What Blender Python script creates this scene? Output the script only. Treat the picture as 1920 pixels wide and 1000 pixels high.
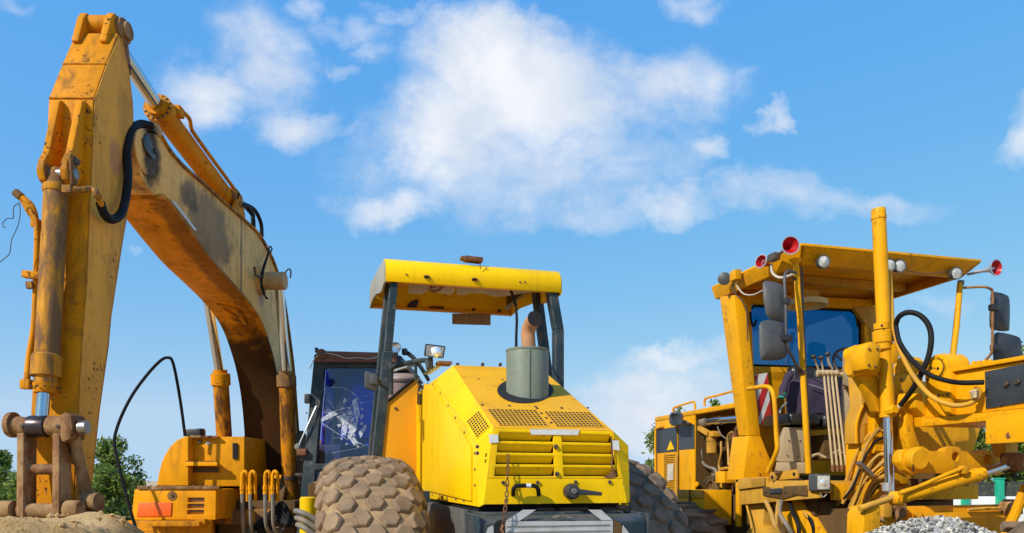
import bpy, bmesh, math, random
from mathutils import Vector, Matrix, noise as mnoise

for _o in list(bpy.data.objects):
    bpy.data.objects.remove(_o)
SC = bpy.context.scene
COL = SC.collection
rnd = random.Random(7)

# ------------------------------------------------------------------ camera, sky, sun, exposure
FPX, HORIZON, EYE = 1400.0, 900.0, 1.4          # focal length and horizon row in photo pixels, eye height in metres
cam_d = bpy.data.cameras.new('camera')
cam = bpy.data.objects.new('camera', cam_d)
COL.objects.link(cam)
cam_d.sensor_width = 36.0
cam_d.lens = 36.0 * FPX / 1920.0
cam_d.shift_y = (HORIZON - 500.0) / 1920.0
cam_d.clip_start = 0.05
cam_d.clip_end = 3000.0
cam.location = (0, 0, EYE)
cam.rotation_euler = (math.radians(90), 0, 0)
SC.camera = cam

SUN_DIR = Vector((-0.66, -0.60, 0.0)).normalized() * math.cos(math.radians(36)) + Vector((0, 0, math.sin(math.radians(36))))
sun_d = bpy.data.lights.new('sun', 'SUN')
sun_d.energy = 5.0
sun_d.angle = math.radians(0.55)
sun_d.color = (1.0, 0.93, 0.80)
sun = bpy.data.objects.new('sun', sun_d)
COL.objects.link(sun)
sun.location = SUN_DIR * 50
sun.rotation_euler = (-SUN_DIR).to_track_quat('-Z', 'Y').to_euler()

SC.view_settings.view_transform = 'Standard'
SC.view_settings.look = 'None'
SC.view_settings.gamma = 1.0
SC.view_settings.exposure = 0.0
SC.view_settings.use_curve_mapping = False
SC.render.engine = 'CYCLES'
SC.cycles.max_bounces = 8
SC.cycles.transparent_max_bounces = 16
SC.cycles.use_denoising = True


class NT:
    """small node-tree helper"""
    def __init__(s, tree):
        s.t = tree
        s.n = tree.nodes
        s.l = tree.links

    def new(s, typ, **kw):
        nd = s.n.new(typ)
        for k, v in kw.items():
            setattr(nd, k, v)
        return nd

    def put(s, sock, val):
        if hasattr(val, 'is_linked') or isinstance(val, bpy.types.NodeSocket):
            s.l.new(val, sock)
        else:
            sock.default_value = val

    def math(s, op, a, b=None, c=None, clamp=False):
        nd = s.new('ShaderNodeMath', operation=op, use_clamp=clamp)
        s.put(nd.inputs[0], a)
        if b is not None:
            s.put(nd.inputs[1], b)
        if c is not None:
            s.put(nd.inputs[2], c)
        return nd.outputs[0]

    def step(s, x, lo, hi, out0=0.0, out1=1.0):
        nd = s.new('ShaderNodeMapRange', interpolation_type='SMOOTHSTEP')
        s.put(nd.inputs[0], x)
        nd.inputs[1].default_value = lo
        nd.inputs[2].default_value = hi
        nd.inputs[3].default_value = out0
        nd.inputs[4].default_value = out1
        return nd.outputs[0]

    def mix(s, f, a, b, blend='MIX'):
        nd = s.new('ShaderNodeMix', data_type='RGBA', blend_type=blend)
        s.put(nd.inputs[0], f)
        for i, x in ((6, a), (7, b)):
            if isinstance(x, (tuple, list)):
                nd.inputs[i].default_value = tuple(x)[:3] + (1,)
            else:
                s.l.new(x, nd.inputs[i])
        return nd.outputs[2]

    def noise(s, vec, scale, detail=4, rough=0.55, dist=0.0, dim='3D'):
        nd = s.new('ShaderNodeTexNoise', noise_dimensions=dim)
        if vec is not None:
            s.l.new(vec, nd.inputs['Vector'])
        nd.inputs['Scale'].default_value = scale
        nd.inputs['Detail'].default_value = detail
        nd.inputs['Roughness'].default_value = rough
        nd.inputs['Distortion'].default_value = dist
        return nd.outputs['Fac']

    def mapping(s, vec, scale=(1, 1, 1), rot=(0, 0, 0), loc=(0, 0, 0)):
        nd = s.new('ShaderNodeMapping')
        s.l.new(vec, nd.inputs[0])
        nd.inputs['Location'].default_value = loc
        nd.inputs['Rotation'].default_value = rot
        nd.inputs['Scale'].default_value = scale
        return nd.outputs[0]


# sky: Nishita plus clouds drawn by direction (they lie at infinity, the same for every camera position)
world = bpy.data.worlds.new('World')
SC.world = world
world.use_nodes = True
wn = NT(world.node_tree)
wn.n.clear()
sky = wn.new('ShaderNodeTexSky', sky_type='NISHITA')
sky.sun_disc = False
sky.sun_elevation = math.radians(36)
sky.sun_rotation = math.atan2(SUN_DIR.x, SUN_DIR.y) % (2 * math.pi)
sky.air_density = 0.75
sky.dust_density = 0.0
sky.ozone_density = 3.0
hs = wn.new('ShaderNodeHueSaturation')
wn.l.new(sky.outputs[0], hs.inputs['Color'])
hs.inputs['Hue'].default_value = 0.485
hs.inputs['Saturation'].default_value = 1.28
hs.inputs['Value'].default_value = 1.25
# the camera's rendering of the sky: each channel's contrast flattened, as in the photograph
ssp = wn.new('ShaderNodeSeparateColor'); wn.l.new(hs.outputs[0], ssp.inputs[0])
scb = wn.new('ShaderNodeCombineColor')
for _i, (_p, _k, _m) in enumerate(((.58, .78, .47), (.37, .69, .665), (.03, .865, .9))):
    wn.l.new(wn.math('MINIMUM', wn.math('MULTIPLY', wn.math('POWER', wn.math('MULTIPLY', ssp.outputs[_i], .15), _p), _k / .15), _m / .15), scb.inputs[_i])
SKYCOL = scb.outputs[0]
world.cycles.sampling_method = 'MANUAL'
world.cycles.sample_map_resolution = 256
tc = wn.new('ShaderNodeTexCoord')
sep = wn.new('ShaderNodeSeparateXYZ')
wn.l.new(tc.outputs['Generated'], sep.inputs[0])
dx, dy, dz = sep.outputs
ay = wn.math('MAXIMUM', wn.math('ABSOLUTE', dy), 0.2)
cx = wn.math('DIVIDE', dx, ay)
cz = wn.math('DIVIDE', dz, ay)
cmb = wn.new('ShaderNodeCombineXYZ')
wn.l.new(cx, cmb.inputs[0]); wn.l.new(cz, cmb.inputs[1]); wn.l.new(wn.math('SIGN', dy), cmb.inputs[2])
P2 = cmb.outputs[0]
# domain warp
wnz = wn.new('ShaderNodeTexNoise'); wnz.inputs['Scale'].default_value = 5.0; wnz.inputs['Detail'].default_value = 9; wnz.inputs['Roughness'].default_value = .6
wn.l.new(P2, wnz.inputs['Vector'])
vs = wn.new('ShaderNodeVectorMath', operation='SUBTRACT'); wn.l.new(wnz.outputs['Color'], vs.inputs[0]); vs.inputs[1].default_value = (.5, .5, .5)
vsc = wn.new('ShaderNodeVectorMath', operation='SCALE'); wn.l.new(vs.outputs[0], vsc.inputs[0]); vsc.inputs['Scale'].default_value = 0.20
va = wn.new('ShaderNodeVectorMath', operation='ADD'); wn.l.new(P2, va.inputs[0]); wn.l.new(vsc.outputs[0], va.inputs[1])
sp2 = wn.new('ShaderNodeSeparateXYZ'); wn.l.new(va.outputs[0], sp2.inputs[0])
wx, wz = sp2.outputs[0], sp2.outputs[1]
CLOUDS = [(900, 135, 150, 85, 1.3), (1020, 190, 190, 110, 1.1), (840, 245, 150, 110, .95), (980, 300, 330, 120, .66), (760, 380, 110, 42, .8),
          (1250, 175, 150, 80, .85), (1140, 135, 130, 50, .75), (950, 75, 75, 45, .9), (480, 95, 95, 100, .8), (375, 185, 95, 60, .8),
          (545, 235, 80, 55, .7), (655, 55, 110, 36, .55), (745, 22, 60, 32, .55), (592, 22, 46, 42, .6), (690, 100, 80, 26, .45), (618, 128, 40, 24, .45), (1320, 12, 60, 36, .7), (1250, 390, 95, 34, .55),
          (1430, 378, 150, 38, .55), (1580, 392, 220, 40, .50), (1330, 308, 55, 26, .6), (1452, 252, 42, 16, .6), (1910, 215, 46, 60, .7),
          (1260, 735, 200, 62, .85), (1190, 800, 150, 90, .95), (1290, 672, 150, 30, .68), (620, 245, 90, 20, .4), (230, 495, 40, 12, .4),
          (1390, 160, 45, 20, .5), (1030, 65, 60, 25, .5), (30, 20, 60, 20, .35), (1100, 400, 160, 40, .5), (1750, 570, 110, 26, .42)]
acc = None
for (bx, by, rx, ry, wt) in CLOUDS:
    ux = wn.math('MULTIPLY', wn.math('SUBTRACT', wx, (bx - 960) / FPX), FPX / rx)
    uz = wn.math('MULTIPLY', wn.math('SUBTRACT', wz, (HORIZON - by) / FPX), FPX / ry)
    r2 = wn.math('MULTIPLY_ADD', ux, ux, wn.math('MULTIPLY', uz, uz))
    g = wn.math('MULTIPLY', wn.math('EXPONENT', wn.math('MULTIPLY', r2, -0.9)), wt)
    acc = g if acc is None else wn.math('MAXIMUM', acc, g)
front = wn.step(dy, 0.05, 0.2)
acc = wn.math('MULTIPLY', acc, front)
# the same kind of broken clouds goes on outside the frame
out_side = wn.math('MAXIMUM', wn.step(wn.math('ABSOLUTE', cx), 0.72, 0.95), wn.math('MAXIMUM', wn.step(cz, 0.66, 0.9), wn.math('SUBTRACT', 1.0, front)))
gen = wn.step(wn.noise(wn.mapping(tc.outputs['Generated'], (1, 1, 2.2)), 2.3, 3, .5), .47, .72)
acc = wn.math('MAXIMUM', acc, wn.math('MULTIPLY', wn.math('MULTIPLY', gen, out_side), .8))
fb = wn.noise(P2, 6.0, 12, .62, .35)
fb2 = wn.noise(wn.mapping(P2, (1, 1.5, 1), loc=(3.1, 1.7, 0)), 22.0, 8, .62, .2)
fbs = wn.math('MULTIPLY_ADD', fb2, 0.42, wn.math('MULTIPLY', fb, 1.15))
dens = wn.math('ADD', acc, wn.math('SUBTRACT', fbs, 0.80))
dens = wn.math('MULTIPLY', dens, wn.step(acc, 0.06, 0.3))
mask = wn.step(dens, 0.06, 1.02)
mask = wn.math('MULTIPLY', mask, 0.92)
mask = wn.math('MULTIPLY', mask, wn.step(dz, 0.0, 0.05))
shade = wn.step(wn.noise(wn.mapping(P2, loc=(.02, -.045, 0)), 7.0, 9, .55, .25), .38, .68)
ccol = wn.mix(shade, (4.9, 5.3, 6.0), (6.6, 6.6, 6.7))
final = wn.mix(mask, SKYCOL, ccol)
bg = wn.new('ShaderNodeBackground')
wn.l.new(final, bg.inputs[0])
bg.inputs[1].default_value = 0.15
wo = wn.new('ShaderNodeOutputWorld')
wn.l.new(bg.outputs[0], wo.inputs[0])


# ------------------------------------------------------------------ materials
def new_mat(name):
    m = bpy.data.materials.new(name)
    m.use_nodes = True
    t = NT(m.node_tree)
    t.n.clear()
    out = t.new('ShaderNodeOutputMaterial')
    b = t.new('ShaderNodeBsdfPrincipled')
    t.l.new(b.outputs[0], out.inputs[0])
    return m, t, b, out


def coords(t, rand=True):
    tc = t.new('ShaderNodeTexCoord')
    if not rand:
        return tc.outputs['Object']
    oi = t.new('ShaderNodeObjectInfo')
    sc = t.new('ShaderNodeVectorMath', operation='SCALE')
    cb = t.new('ShaderNodeCombineXYZ')
    t.l.new(oi.outputs['Random'], cb.inputs[0]); t.l.new(oi.outputs['Random'], cb.inputs[1])
    t.l.new(cb.outputs[0], sc.inputs[0]); sc.inputs['Scale'].default_value = 9.0
    ad = t.new('ShaderNodeVectorMath', operation='ADD')
    t.l.new(tc.outputs['Object'], ad.inputs[0]); t.l.new(sc.outputs[0], ad.inputs[1])
    return ad.outputs[0]


def paint(name, col, dust=(.36, .24, .13), dusta=.3, grime=(.035, .022, .012), grimea=.35, rust=.12, rough=.42, edge=.6, top=.15, var=.16, chipc=(.06, .035, .02), stains=(), chip=.72, spec=.2, smear=0., dr=(.40, .78), dm_=(1, 1, 1)):
    m, t, b, out = new_mat(name)
    v = coords(t)
    raw = coords(t, False)
    big = t.noise(v, 1.6, 5, .6)
    c = t.mix(t.step(big, .3, .7), tuple(x * (1 - var) for x in col), tuple(min(1, x * (1 + var * .6)) for x in col))
    # dust: settles in patches and on what faces up
    geo = t.new('ShaderNodeNewGeometry')
    sp = t.new('ShaderNodeSeparateXYZ'); t.l.new(geo.outputs['Normal'], sp.inputs[0])
    up = t.step(sp.outputs[2], .35, .95)
    dn = t.step(t.noise(t.mapping(v, dm_), 4.2, 11, .70, .3), *dr)
    dm = t.math('MULTIPLY', dn, dusta)
    dm = t.math('MULTIPLY_ADD', t.math('MULTIPLY', up, t.step(t.noise(v, 7, 6, .6), .25, .7)), top, dm, clamp=True)
    c = t.mix(dm, c, dust)
    # grime in vertical runs
    st = t.noise(t.mapping(v, (9, 9, 1.1)), 1.6, 9, .66, .2)
    pt = t.noise(v, 2.1, 7, .62)
    gm = t.math('MULTIPLY', t.step(st, .46, .74), t.step(pt, .38, .66))
    gm = t.math('MULTIPLY', gm, grimea)
    c = t.mix(gm, c, grime)
    if smear:      # broad rubbed and oily smears
        sm = t.math('MULTIPLY', t.step(t.noise(t.mapping(v, (3.2, 3.2, 1.0), loc=(4, 2, 1)), 1.5, 12, .70, .6), .50, .66), smear)
        c = t.mix(sm, c, tuple(x * 1.6 for x in grime))
        sm2 = t.math('MULTIPLY', t.step(t.noise(t.mapping(v, (1, 1, 1), loc=(7, 5, 3)), 9, 10, .72, .4), .58, .66), smear * .8)
        c = t.mix(sm2, c, (.13, .075, .03))
    # rust chips and scratches
    ch = t.step(t.math('MULTIPLY_ADD', t.noise(v, 34, 5, .62), .7, t.math('MULTIPLY', t.noise(v, 3.1, 4, .6), .5)), chip, chip + .045)
    sc = t.step(t.noise(t.mapping(v, (2.2, 2.2, 44), (.5, .35, .2)), 1.5, 3, .5), .70, .73)
    sc = t.math('MULTIPLY', sc, t.step(t.noise(v, 2.6, 3, .5), .48, .6))
    cm = t.math('MULTIPLY', t.math('MAXIMUM', ch, t.math('MULTIPLY', sc, .7)), min(1, rust * 5))
    c = t.mix(cm, c, chipc)
    if edge > 0:
        bv = t.new('ShaderNodeBevel', samples=2)
        bv.inputs['Radius'].default_value = .011
        dt = t.new('ShaderNodeVectorMath', operation='DOT_PRODUCT')
        t.l.new(bv.outputs[0], dt.inputs[0]); t.l.new(geo.outputs['Normal'], dt.inputs[1])
        em = t.step(t.math('SUBTRACT', 1.0, dt.outputs['Value']), .015, .14)
        em = t.math('MULTIPLY', em, t.step(t.noise(v, 19, 7, .65), .40, .60))
        em = t.math('MULTIPLY', em, edge)
        c = t.mix(em, c, (chipc[0] * 1.5, chipc[1] * 1.6, chipc[2] * 1.6))
    for (p, r, sc_col, amt) in stains:      # stains with a place of their own: centre, radii (in the thing's own metres), colour, strength
        mp = t.mapping(raw, tuple(1 / x for x in r), (0, 0, 0), tuple(-a / x for a, x in zip(p, r)))
        ln = t.new('ShaderNodeVectorMath', operation='LENGTH'); t.l.new(mp, ln.inputs[0])
        d = t.math('ADD', ln.outputs['Value'], t.math('MULTIPLY', t.math('SUBTRACT', t.noise(raw, 6, 8, .65), .5), 1.1))
        c = t.mix(t.math('MULTIPLY', t.step(d, .55, 1.05, 1, 0), amt), c, sc_col)
    t.l.new(c, b.inputs['Base Color'])
    b.inputs['Specular IOR Level'].default_value = spec
    rr = t.math('ADD', t.math('MULTIPLY', t.math('MAXIMUM', dm, t.math('MAXIMUM', gm, cm)), .38), rough)
    t.l.new(t.math('MULTIPLY_ADD', t.step(t.noise(v, 11, 6, .6), .3, .7), .12, rr), b.inputs['Roughness'])
    bp = t.new('ShaderNodeBump'); bp.inputs['Strength'].default_value = .22; bp.inputs['Distance'].default_value = .006
    hgt = t.math('MULTIPLY_ADD', t.noise(v, 3.0, 3, .5), 1.6, t.math('MULTIPLY', t.math('SUBTRACT', t.noise(v, 60, 4, .6), t.math('MULTIPLY', cm, .8)), .5))
    t.l.new(hgt, bp.inputs['Height']); t.l.new(bp.outputs[0], b.inputs['Normal'])
    return m


def plain(name, col, rough=.5, metal=0., var=.15, scale=8, bump=.1, dust=0., dustc=(.33, .23, .14), spec=.5):
    m, t, b, out = new_mat(name)
    v = coords(t)
    n = t.noise(v, scale, 7, .62)
    c = t.mix(t.step(n, .3, .7), tuple(x * (1 - var) for x in col), tuple(min(1, x * (1 + var)) for x in col))
    if dust:
        c = t.mix(t.math('MULTIPLY', t.step(t.noise(v, scale * .45, 9, .68), .36, .7), dust), c, dustc)
    t.l.new(c, b.inputs['Base Color'])
    b.inputs['Metallic'].default_value = metal
    t.l.new(t.math('MULTIPLY_ADD', n, .2, rough - .1), b.inputs['Roughness'])
    b.inputs['Specular IOR Level'].default_value = spec
    if bump:
        bp = t.new('ShaderNodeBump'); bp.inputs['Strength'].default_value = bump; bp.inputs['Distance'].default_value = .01
        t.l.new(t.noise(v, scale * 4, 6, .65), bp.inputs['Height']); t.l.new(bp.outputs[0], b.inputs['Normal'])
    return m


def glass(name, tint, see=.8, rough=.03):
    m, t, b, out = new_mat(name)
    tr = t.new('ShaderNodeBsdfTransparent'); tr.inputs[0].default_value = tuple(tint) + (1,)
    gl = t.new('ShaderNodeBsdfGlossy'); gl.inputs['Roughness'].default_value = rough
    lw = t.new('ShaderNodeLayerWeight'); lw.inputs[0].default_value = .25
    f = t.math('MULTIPLY_ADD', lw.outputs['Fresnel'], .8, 1 - see, clamp=True)
    mx = t.new('ShaderNodeMixShader'); t.l.new(f, mx.inputs[0]); t.l.new(tr.outputs[0], mx.inputs[1]); t.l.new(gl.outputs[0], mx.inputs[2])
    t.l.new(mx.outputs[0], out.inputs[0])
    return m


TAN = (.40, .27, .15)
M = {}
M['exc'] = paint('excavator_paint', (.64, .238, .002), dusta=.05, grimea=.55, rust=.2, edge=1.0, spec=.10, rough=.55, smear=.6, chip=.705, top=.05)
M['exc_boom'] = paint('boom_paint', (.58, .25, .014), dusta=.35, grime=(.05, .022, .008), grimea=.75, rust=.14, edge=.8)
M['exc_side'] = paint('tan_plate_paint', (.52, .31, .14), dust=(.44, .29, .16), dusta=.55, grime=(.10, .06, .035), grimea=.45, rust=.12, edge=.7, rough=.55)  # dull tan look of shaded orange paint mixed into this coat
M['exc_body'] = paint('excavator_body_paint', (.80, .325, .002), dusta=.03, grimea=.28, rust=.08, edge=.6, spec=.13, smear=.25, top=.05)
M['exc_dirty'] = paint('muddy_cylinder_paint', (.55, .23, .006), dust=(.17, .095, .05), dusta=.94, dr=(.40, .56), dm_=(2.6, 2.6, .55), grime=(.05, .028, .015), grimea=.5, rust=.1, edge=.5, rough=.6, spec=.2, smear=.25, top=.1)
M['exc_oily'] = paint('oily_cylinder_paint', (.55, .20, .004), dust=(.085, .04, .018), dusta=.92, dr=(.42, .58), dm_=(2.6, 2.6, .6), grime=(.03, .015, .007), grimea=.7, rust=.1, edge=.5, rough=.5, spec=.12, smear=.3, top=.05)
M['steel_brown'] = paint('rusty_link_steel', (.19, .08, .03), dust=(.42, .26, .12), dusta=.75, dr=(.42, .60), dm_=(1.6, 1.6, 1.1), grimea=.6, rust=.15, rough=.6, edge=.9, chipc=(.30, .18, .09), smear=.4)
M['rol'] = paint('roller_paint', (.88, .53, .001), dusta=.10, grimea=.18, rust=.07, edge=.4, rough=.36, top=.10, var=.08, dust=(.62, .36, .04), spec=.13, smear=.12)
M['rol_top'] = paint('roller_faded_paint', (.80, .39, .01), dust=(.66, .33, .04), dusta=.4, grimea=.22, rust=.10, edge=.4, rough=.5, top=.2, var=.12, spec=.12, smear=.12)
M['rol_or'] = paint('roller_orange_paint', (.76, .33, .010), dusta=.1, grimea=.12, rust=.05, edge=.3, var=.08)
M['gra'] = paint('grader_paint', (.77, .352, .003), dusta=.06, grimea=.34, rust=.10, edge=.6, rough=.40, var=.10, spec=.13, smear=.22, chip=.70, top=.06)
M['gra_dusty'] = paint('grader_dusty_paint', (.58, .30, .03), dust=(.42, .28, .13), dusta=.5, grimea=.35, rust=.08, edge=.5, rough=.5, spec=.12, smear=.35)
M['gra_dark'] = paint('grader_oily_paint', (.11, .06, .018), dust=(.13, .08, .04), dusta=.7, grimea=.6, rust=.1, edge=.3, rough=.55)  # dark brown, for belly fillers, recesses and engine bay parts
M['beige'] = paint('beige_cab_paint', (.55, .42, .25), dusta=.3, grimea=.2, rust=.05, edge=.4, rough=.5)
M['teal'] = paint('dark_teal_paint', (.018, .035, .045), dust=(.22, .19, .16), dusta=.3, grimea=.1, rust=.12, edge=.7, top=.3, chipc=(.13, .12, .11), rough=.38)
M['black'] = plain('black_plastic', (.018, .019, .022), .42, dust=.25, dustc=(.14, .12, .10))
M['rubber'] = plain('black_hose_rubber', (.009, .009, .010), .6, dust=.15, dustc=(.06, .05, .04), spec=.13)
M['greyhose'] = plain('dusty_grey_hose', (.16, .15, .13), .65, dust=.5)
M['yelhose'] = plain('yellow_hose', (.50, .26, .03), .5, dust=.55, dustc=(.22, .15, .08), scale=14)
M['chrome'] = plain('chromed_rod', (.62, .62, .62), .16, metal=1., var=.06, scale=3, bump=0)
M['steel'] = plain('bare_steel', (.34, .31, .28), .38, metal=.85, var=.25, scale=10)
M['bolt'] = plain('dark_bolt_steel', (.06, .05, .045), .5, metal=.5, dust=.3)
M['rust'] = plain('rust', (.16, .062, .025), .8, var=.4, scale=14, bump=.5)
M['rustroof'] = paint('rusty_roof_paint', (.17, .068, .04), dust=(.26, .15, .10), dusta=.4, grimea=.3, rust=.1, edge=.5, rough=.6)
M['greygreen'] = paint('grey_green_muffler_paint', (.17, .20, .16), dust=(.30, .29, .22), dusta=.35, grimea=.3, rust=.12, edge=.6, rough=.42, chipc=(.08, .085, .075))
M['pipe'] = paint('heat_rusted_pipe', (.42, .20, .10), dusta=.4, grimea=.3, rust=.12, edge=0, rough=.6)
M['hole_black'] = plain('opening_black', (.006, .006, .007), .9)  # flat black standing in for the darkness inside holes and behind grilles
M['navy'] = plain('navy_trim', (.014, .016, .07), .5, dust=.12)
M['blue'] = plain('bright_blue_plastic', (.03, .06, .85), .42, var=.1)
M['bluewall'] = plain('blue_cloth', (.03, .035, .45), .7, var=.25, scale=3)
M['glass_cab'] = glass('cab_windscreen_glass', (.62, .66, .9), .95)
M['glass_blue'] = glass('blue_tinted_window', (.05, .33, .50), .95)
M['lens'] = glass('lamp_lens_glass', (.92, .93, .95), .90, .08)
M['reflector'] = plain('lamp_reflector', (.95, .95, .93), .25, metal=.6, var=.05, bump=0)
M['crack'] = plain('broken_glass_edge', (.62, .66, .72), .3, var=.2, spec=.8)
_m, _t, _b, _o = new_mat('broken_glass')
_b.inputs['Base Color'].default_value = (.72, .76, .82, 1); _b.inputs['Roughness'].default_value = .25
_tr = _t.new('ShaderNodeBsdfTransparent'); _mx = _t.new('ShaderNodeMixShader')
_t.l.new(_t.step(_t.noise(coords(_t, False), 30, 4, .6), .3, .7, .12, .62), _mx.inputs[0])
_t.l.new(_tr.outputs[0], _mx.inputs[1]); _t.l.new(_b.outputs[0], _mx.inputs[2]); _t.l.new(_mx.outputs[0], _o.inputs[0])
M['crack'] = _m
M['white'] = plain('white_tape', (.62, .62, .60), .6, var=.08, scale=20, dust=.12)
M['reflect'] = plain('grey_reflective_tape', (.42, .43, .43), .45, var=.12, scale=24, dust=.25)
M['liner'] = plain('torn_roof_liner', (.50, .46, .40), .8, var=.12, scale=5, dust=.3)
M['tanplate'] = plain('tan_plate', (.30, .20, .11), .7, var=.2, scale=6, dust=.4)
M['orange'] = plain('orange_reflector', (.85, .13, .012), .35, var=.06)
M['amber'] = plain('amber_panel', (.62, .22, .02), .5, var=.1, dust=.3)
M['red'] = plain('red_horn_paint', (.40, .008, .014), .3, var=.1)
M['redtape'] = plain('red_tape', (.48, .012, .014), .45, var=.1, dust=.1)
M['silver'] = plain('silver_trim', (.50, .52, .54), .35, metal=.6, var=.1)
M['decal'] = plain('black_blue_decal', (.028, .036, .045), .38, var=.25, scale=4, dust=.3, dustc=(.10, .11, .12))
M['mirror_grey'] = plain('grey_mirror_shell', (.05, .053, .056), .5, var=.2, scale=5, dust=.3, dustc=(.2, .19, .17))
M['purple'] = plain('purple_cloth', (.040, .026, .055), .85, var=.25, scale=6, bump=.3)
M['turq'] = plain('turquoise_cloth', (.01, .25, .18), .8)
M['seat'] = plain('black_vinyl', (.012, .012, .013), .32, dust=.2, dustc=(.10, .09, .08))
M['bin'] = plain('mauve_plastic_bin', (.19, .13, .14), .55, var=.08, dust=.2)
M['binlid'] = plain('pale_bin_lid', (.28, .22, .22), .5, var=.08, dust=.2)
M['tyre'] = plain('muddy_tyre_rubber', (.16, .10, .055), .85, var=.3, scale=5, bump=.5, dust=.9, dustc=(.54, .35, .16))
M['lug'] = plain('dusty_tread_rubber', (.18, .112, .062), .8, var=.25, scale=9, bump=.4, dust=.6, dustc=(.36, .24, .13))
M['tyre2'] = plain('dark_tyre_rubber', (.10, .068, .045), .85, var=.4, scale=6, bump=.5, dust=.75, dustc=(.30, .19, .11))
M['greentrim'] = plain('green_post_paint', (.012, .33, .20), .45, var=.08)
M['whitewall'] = plain('white_wall_paint', (.74, .74, .72), .7, var=.05, scale=2)
M['rail'] = plain('dark_rail_paint', (.05, .05, .048), .5)
M['string'] = plain('blue_string', (.03, .05, .08), .7)
M['fadeyellow'] = plain('faded_yellow_ring', (.60, .50, .25), .55, dust=.3)


# ------------------------------------------------------------------ frames and mesh building
class Frame:
    """a machine's own axes: u to its side, v away from the photographer, z up"""
    def __init__(s, ox, oy, yaw):
        s.ox, s.oy, s.yaw = ox, oy, math.radians(yaw)
        s.c, s.s = math.cos(s.yaw), math.sin(s.yaw)

    def _z(s, py, D):
        return EYE + (HORIZON - py) / FPX * D

    def V(s, px, py, v):
        t = (px - 960) / FPX
        X0 = s.ox - s.s * v; Y0 = s.oy + s.c * v
        u = (t * Y0 - X0) / (s.c - t * s.s)
        return Vector((u, v, s._z(py, Y0 + u * s.s)))

    def U(s, px, py, u):
        t = (px - 960) / FPX
        X0 = s.ox + s.c * u; Y0 = s.oy + s.s * u
        v = (X0 - t * Y0) / (s.s + t * s.c)
        return Vector((u, v, s._z(py, Y0 + v * s.c)))

    def D(s, px, py, D):
        X = (px - 960) / FPX * D - s.ox; Y = D - s.oy
        return Vector((X * s.c + Y * s.s, -X * s.s + Y * s.c, s._z(py, D)))


def smooth_path(pts, k=6):
    pts = [Vector(p) for p in pts]
    if len(pts) < 3 or k < 2:
        return pts
    out = []
    P = [pts[0] * 2 - pts[1]] + pts + [pts[-1] * 2 - pts[-2]]
    for i in range(1, len(P) - 2):
        a, b, c, d = P[i - 1], P[i], P[i + 1], P[i + 2]
        for j in range(k):
            t = j / k
            out.append(.5 * ((2 * b) + (c - a) * t + (2 * a - 5 * b + 4 * c - d) * t * t + (3 * b - a - 3 * c + d) * t ** 3))
    out.append(pts[-1])
    return out


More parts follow.
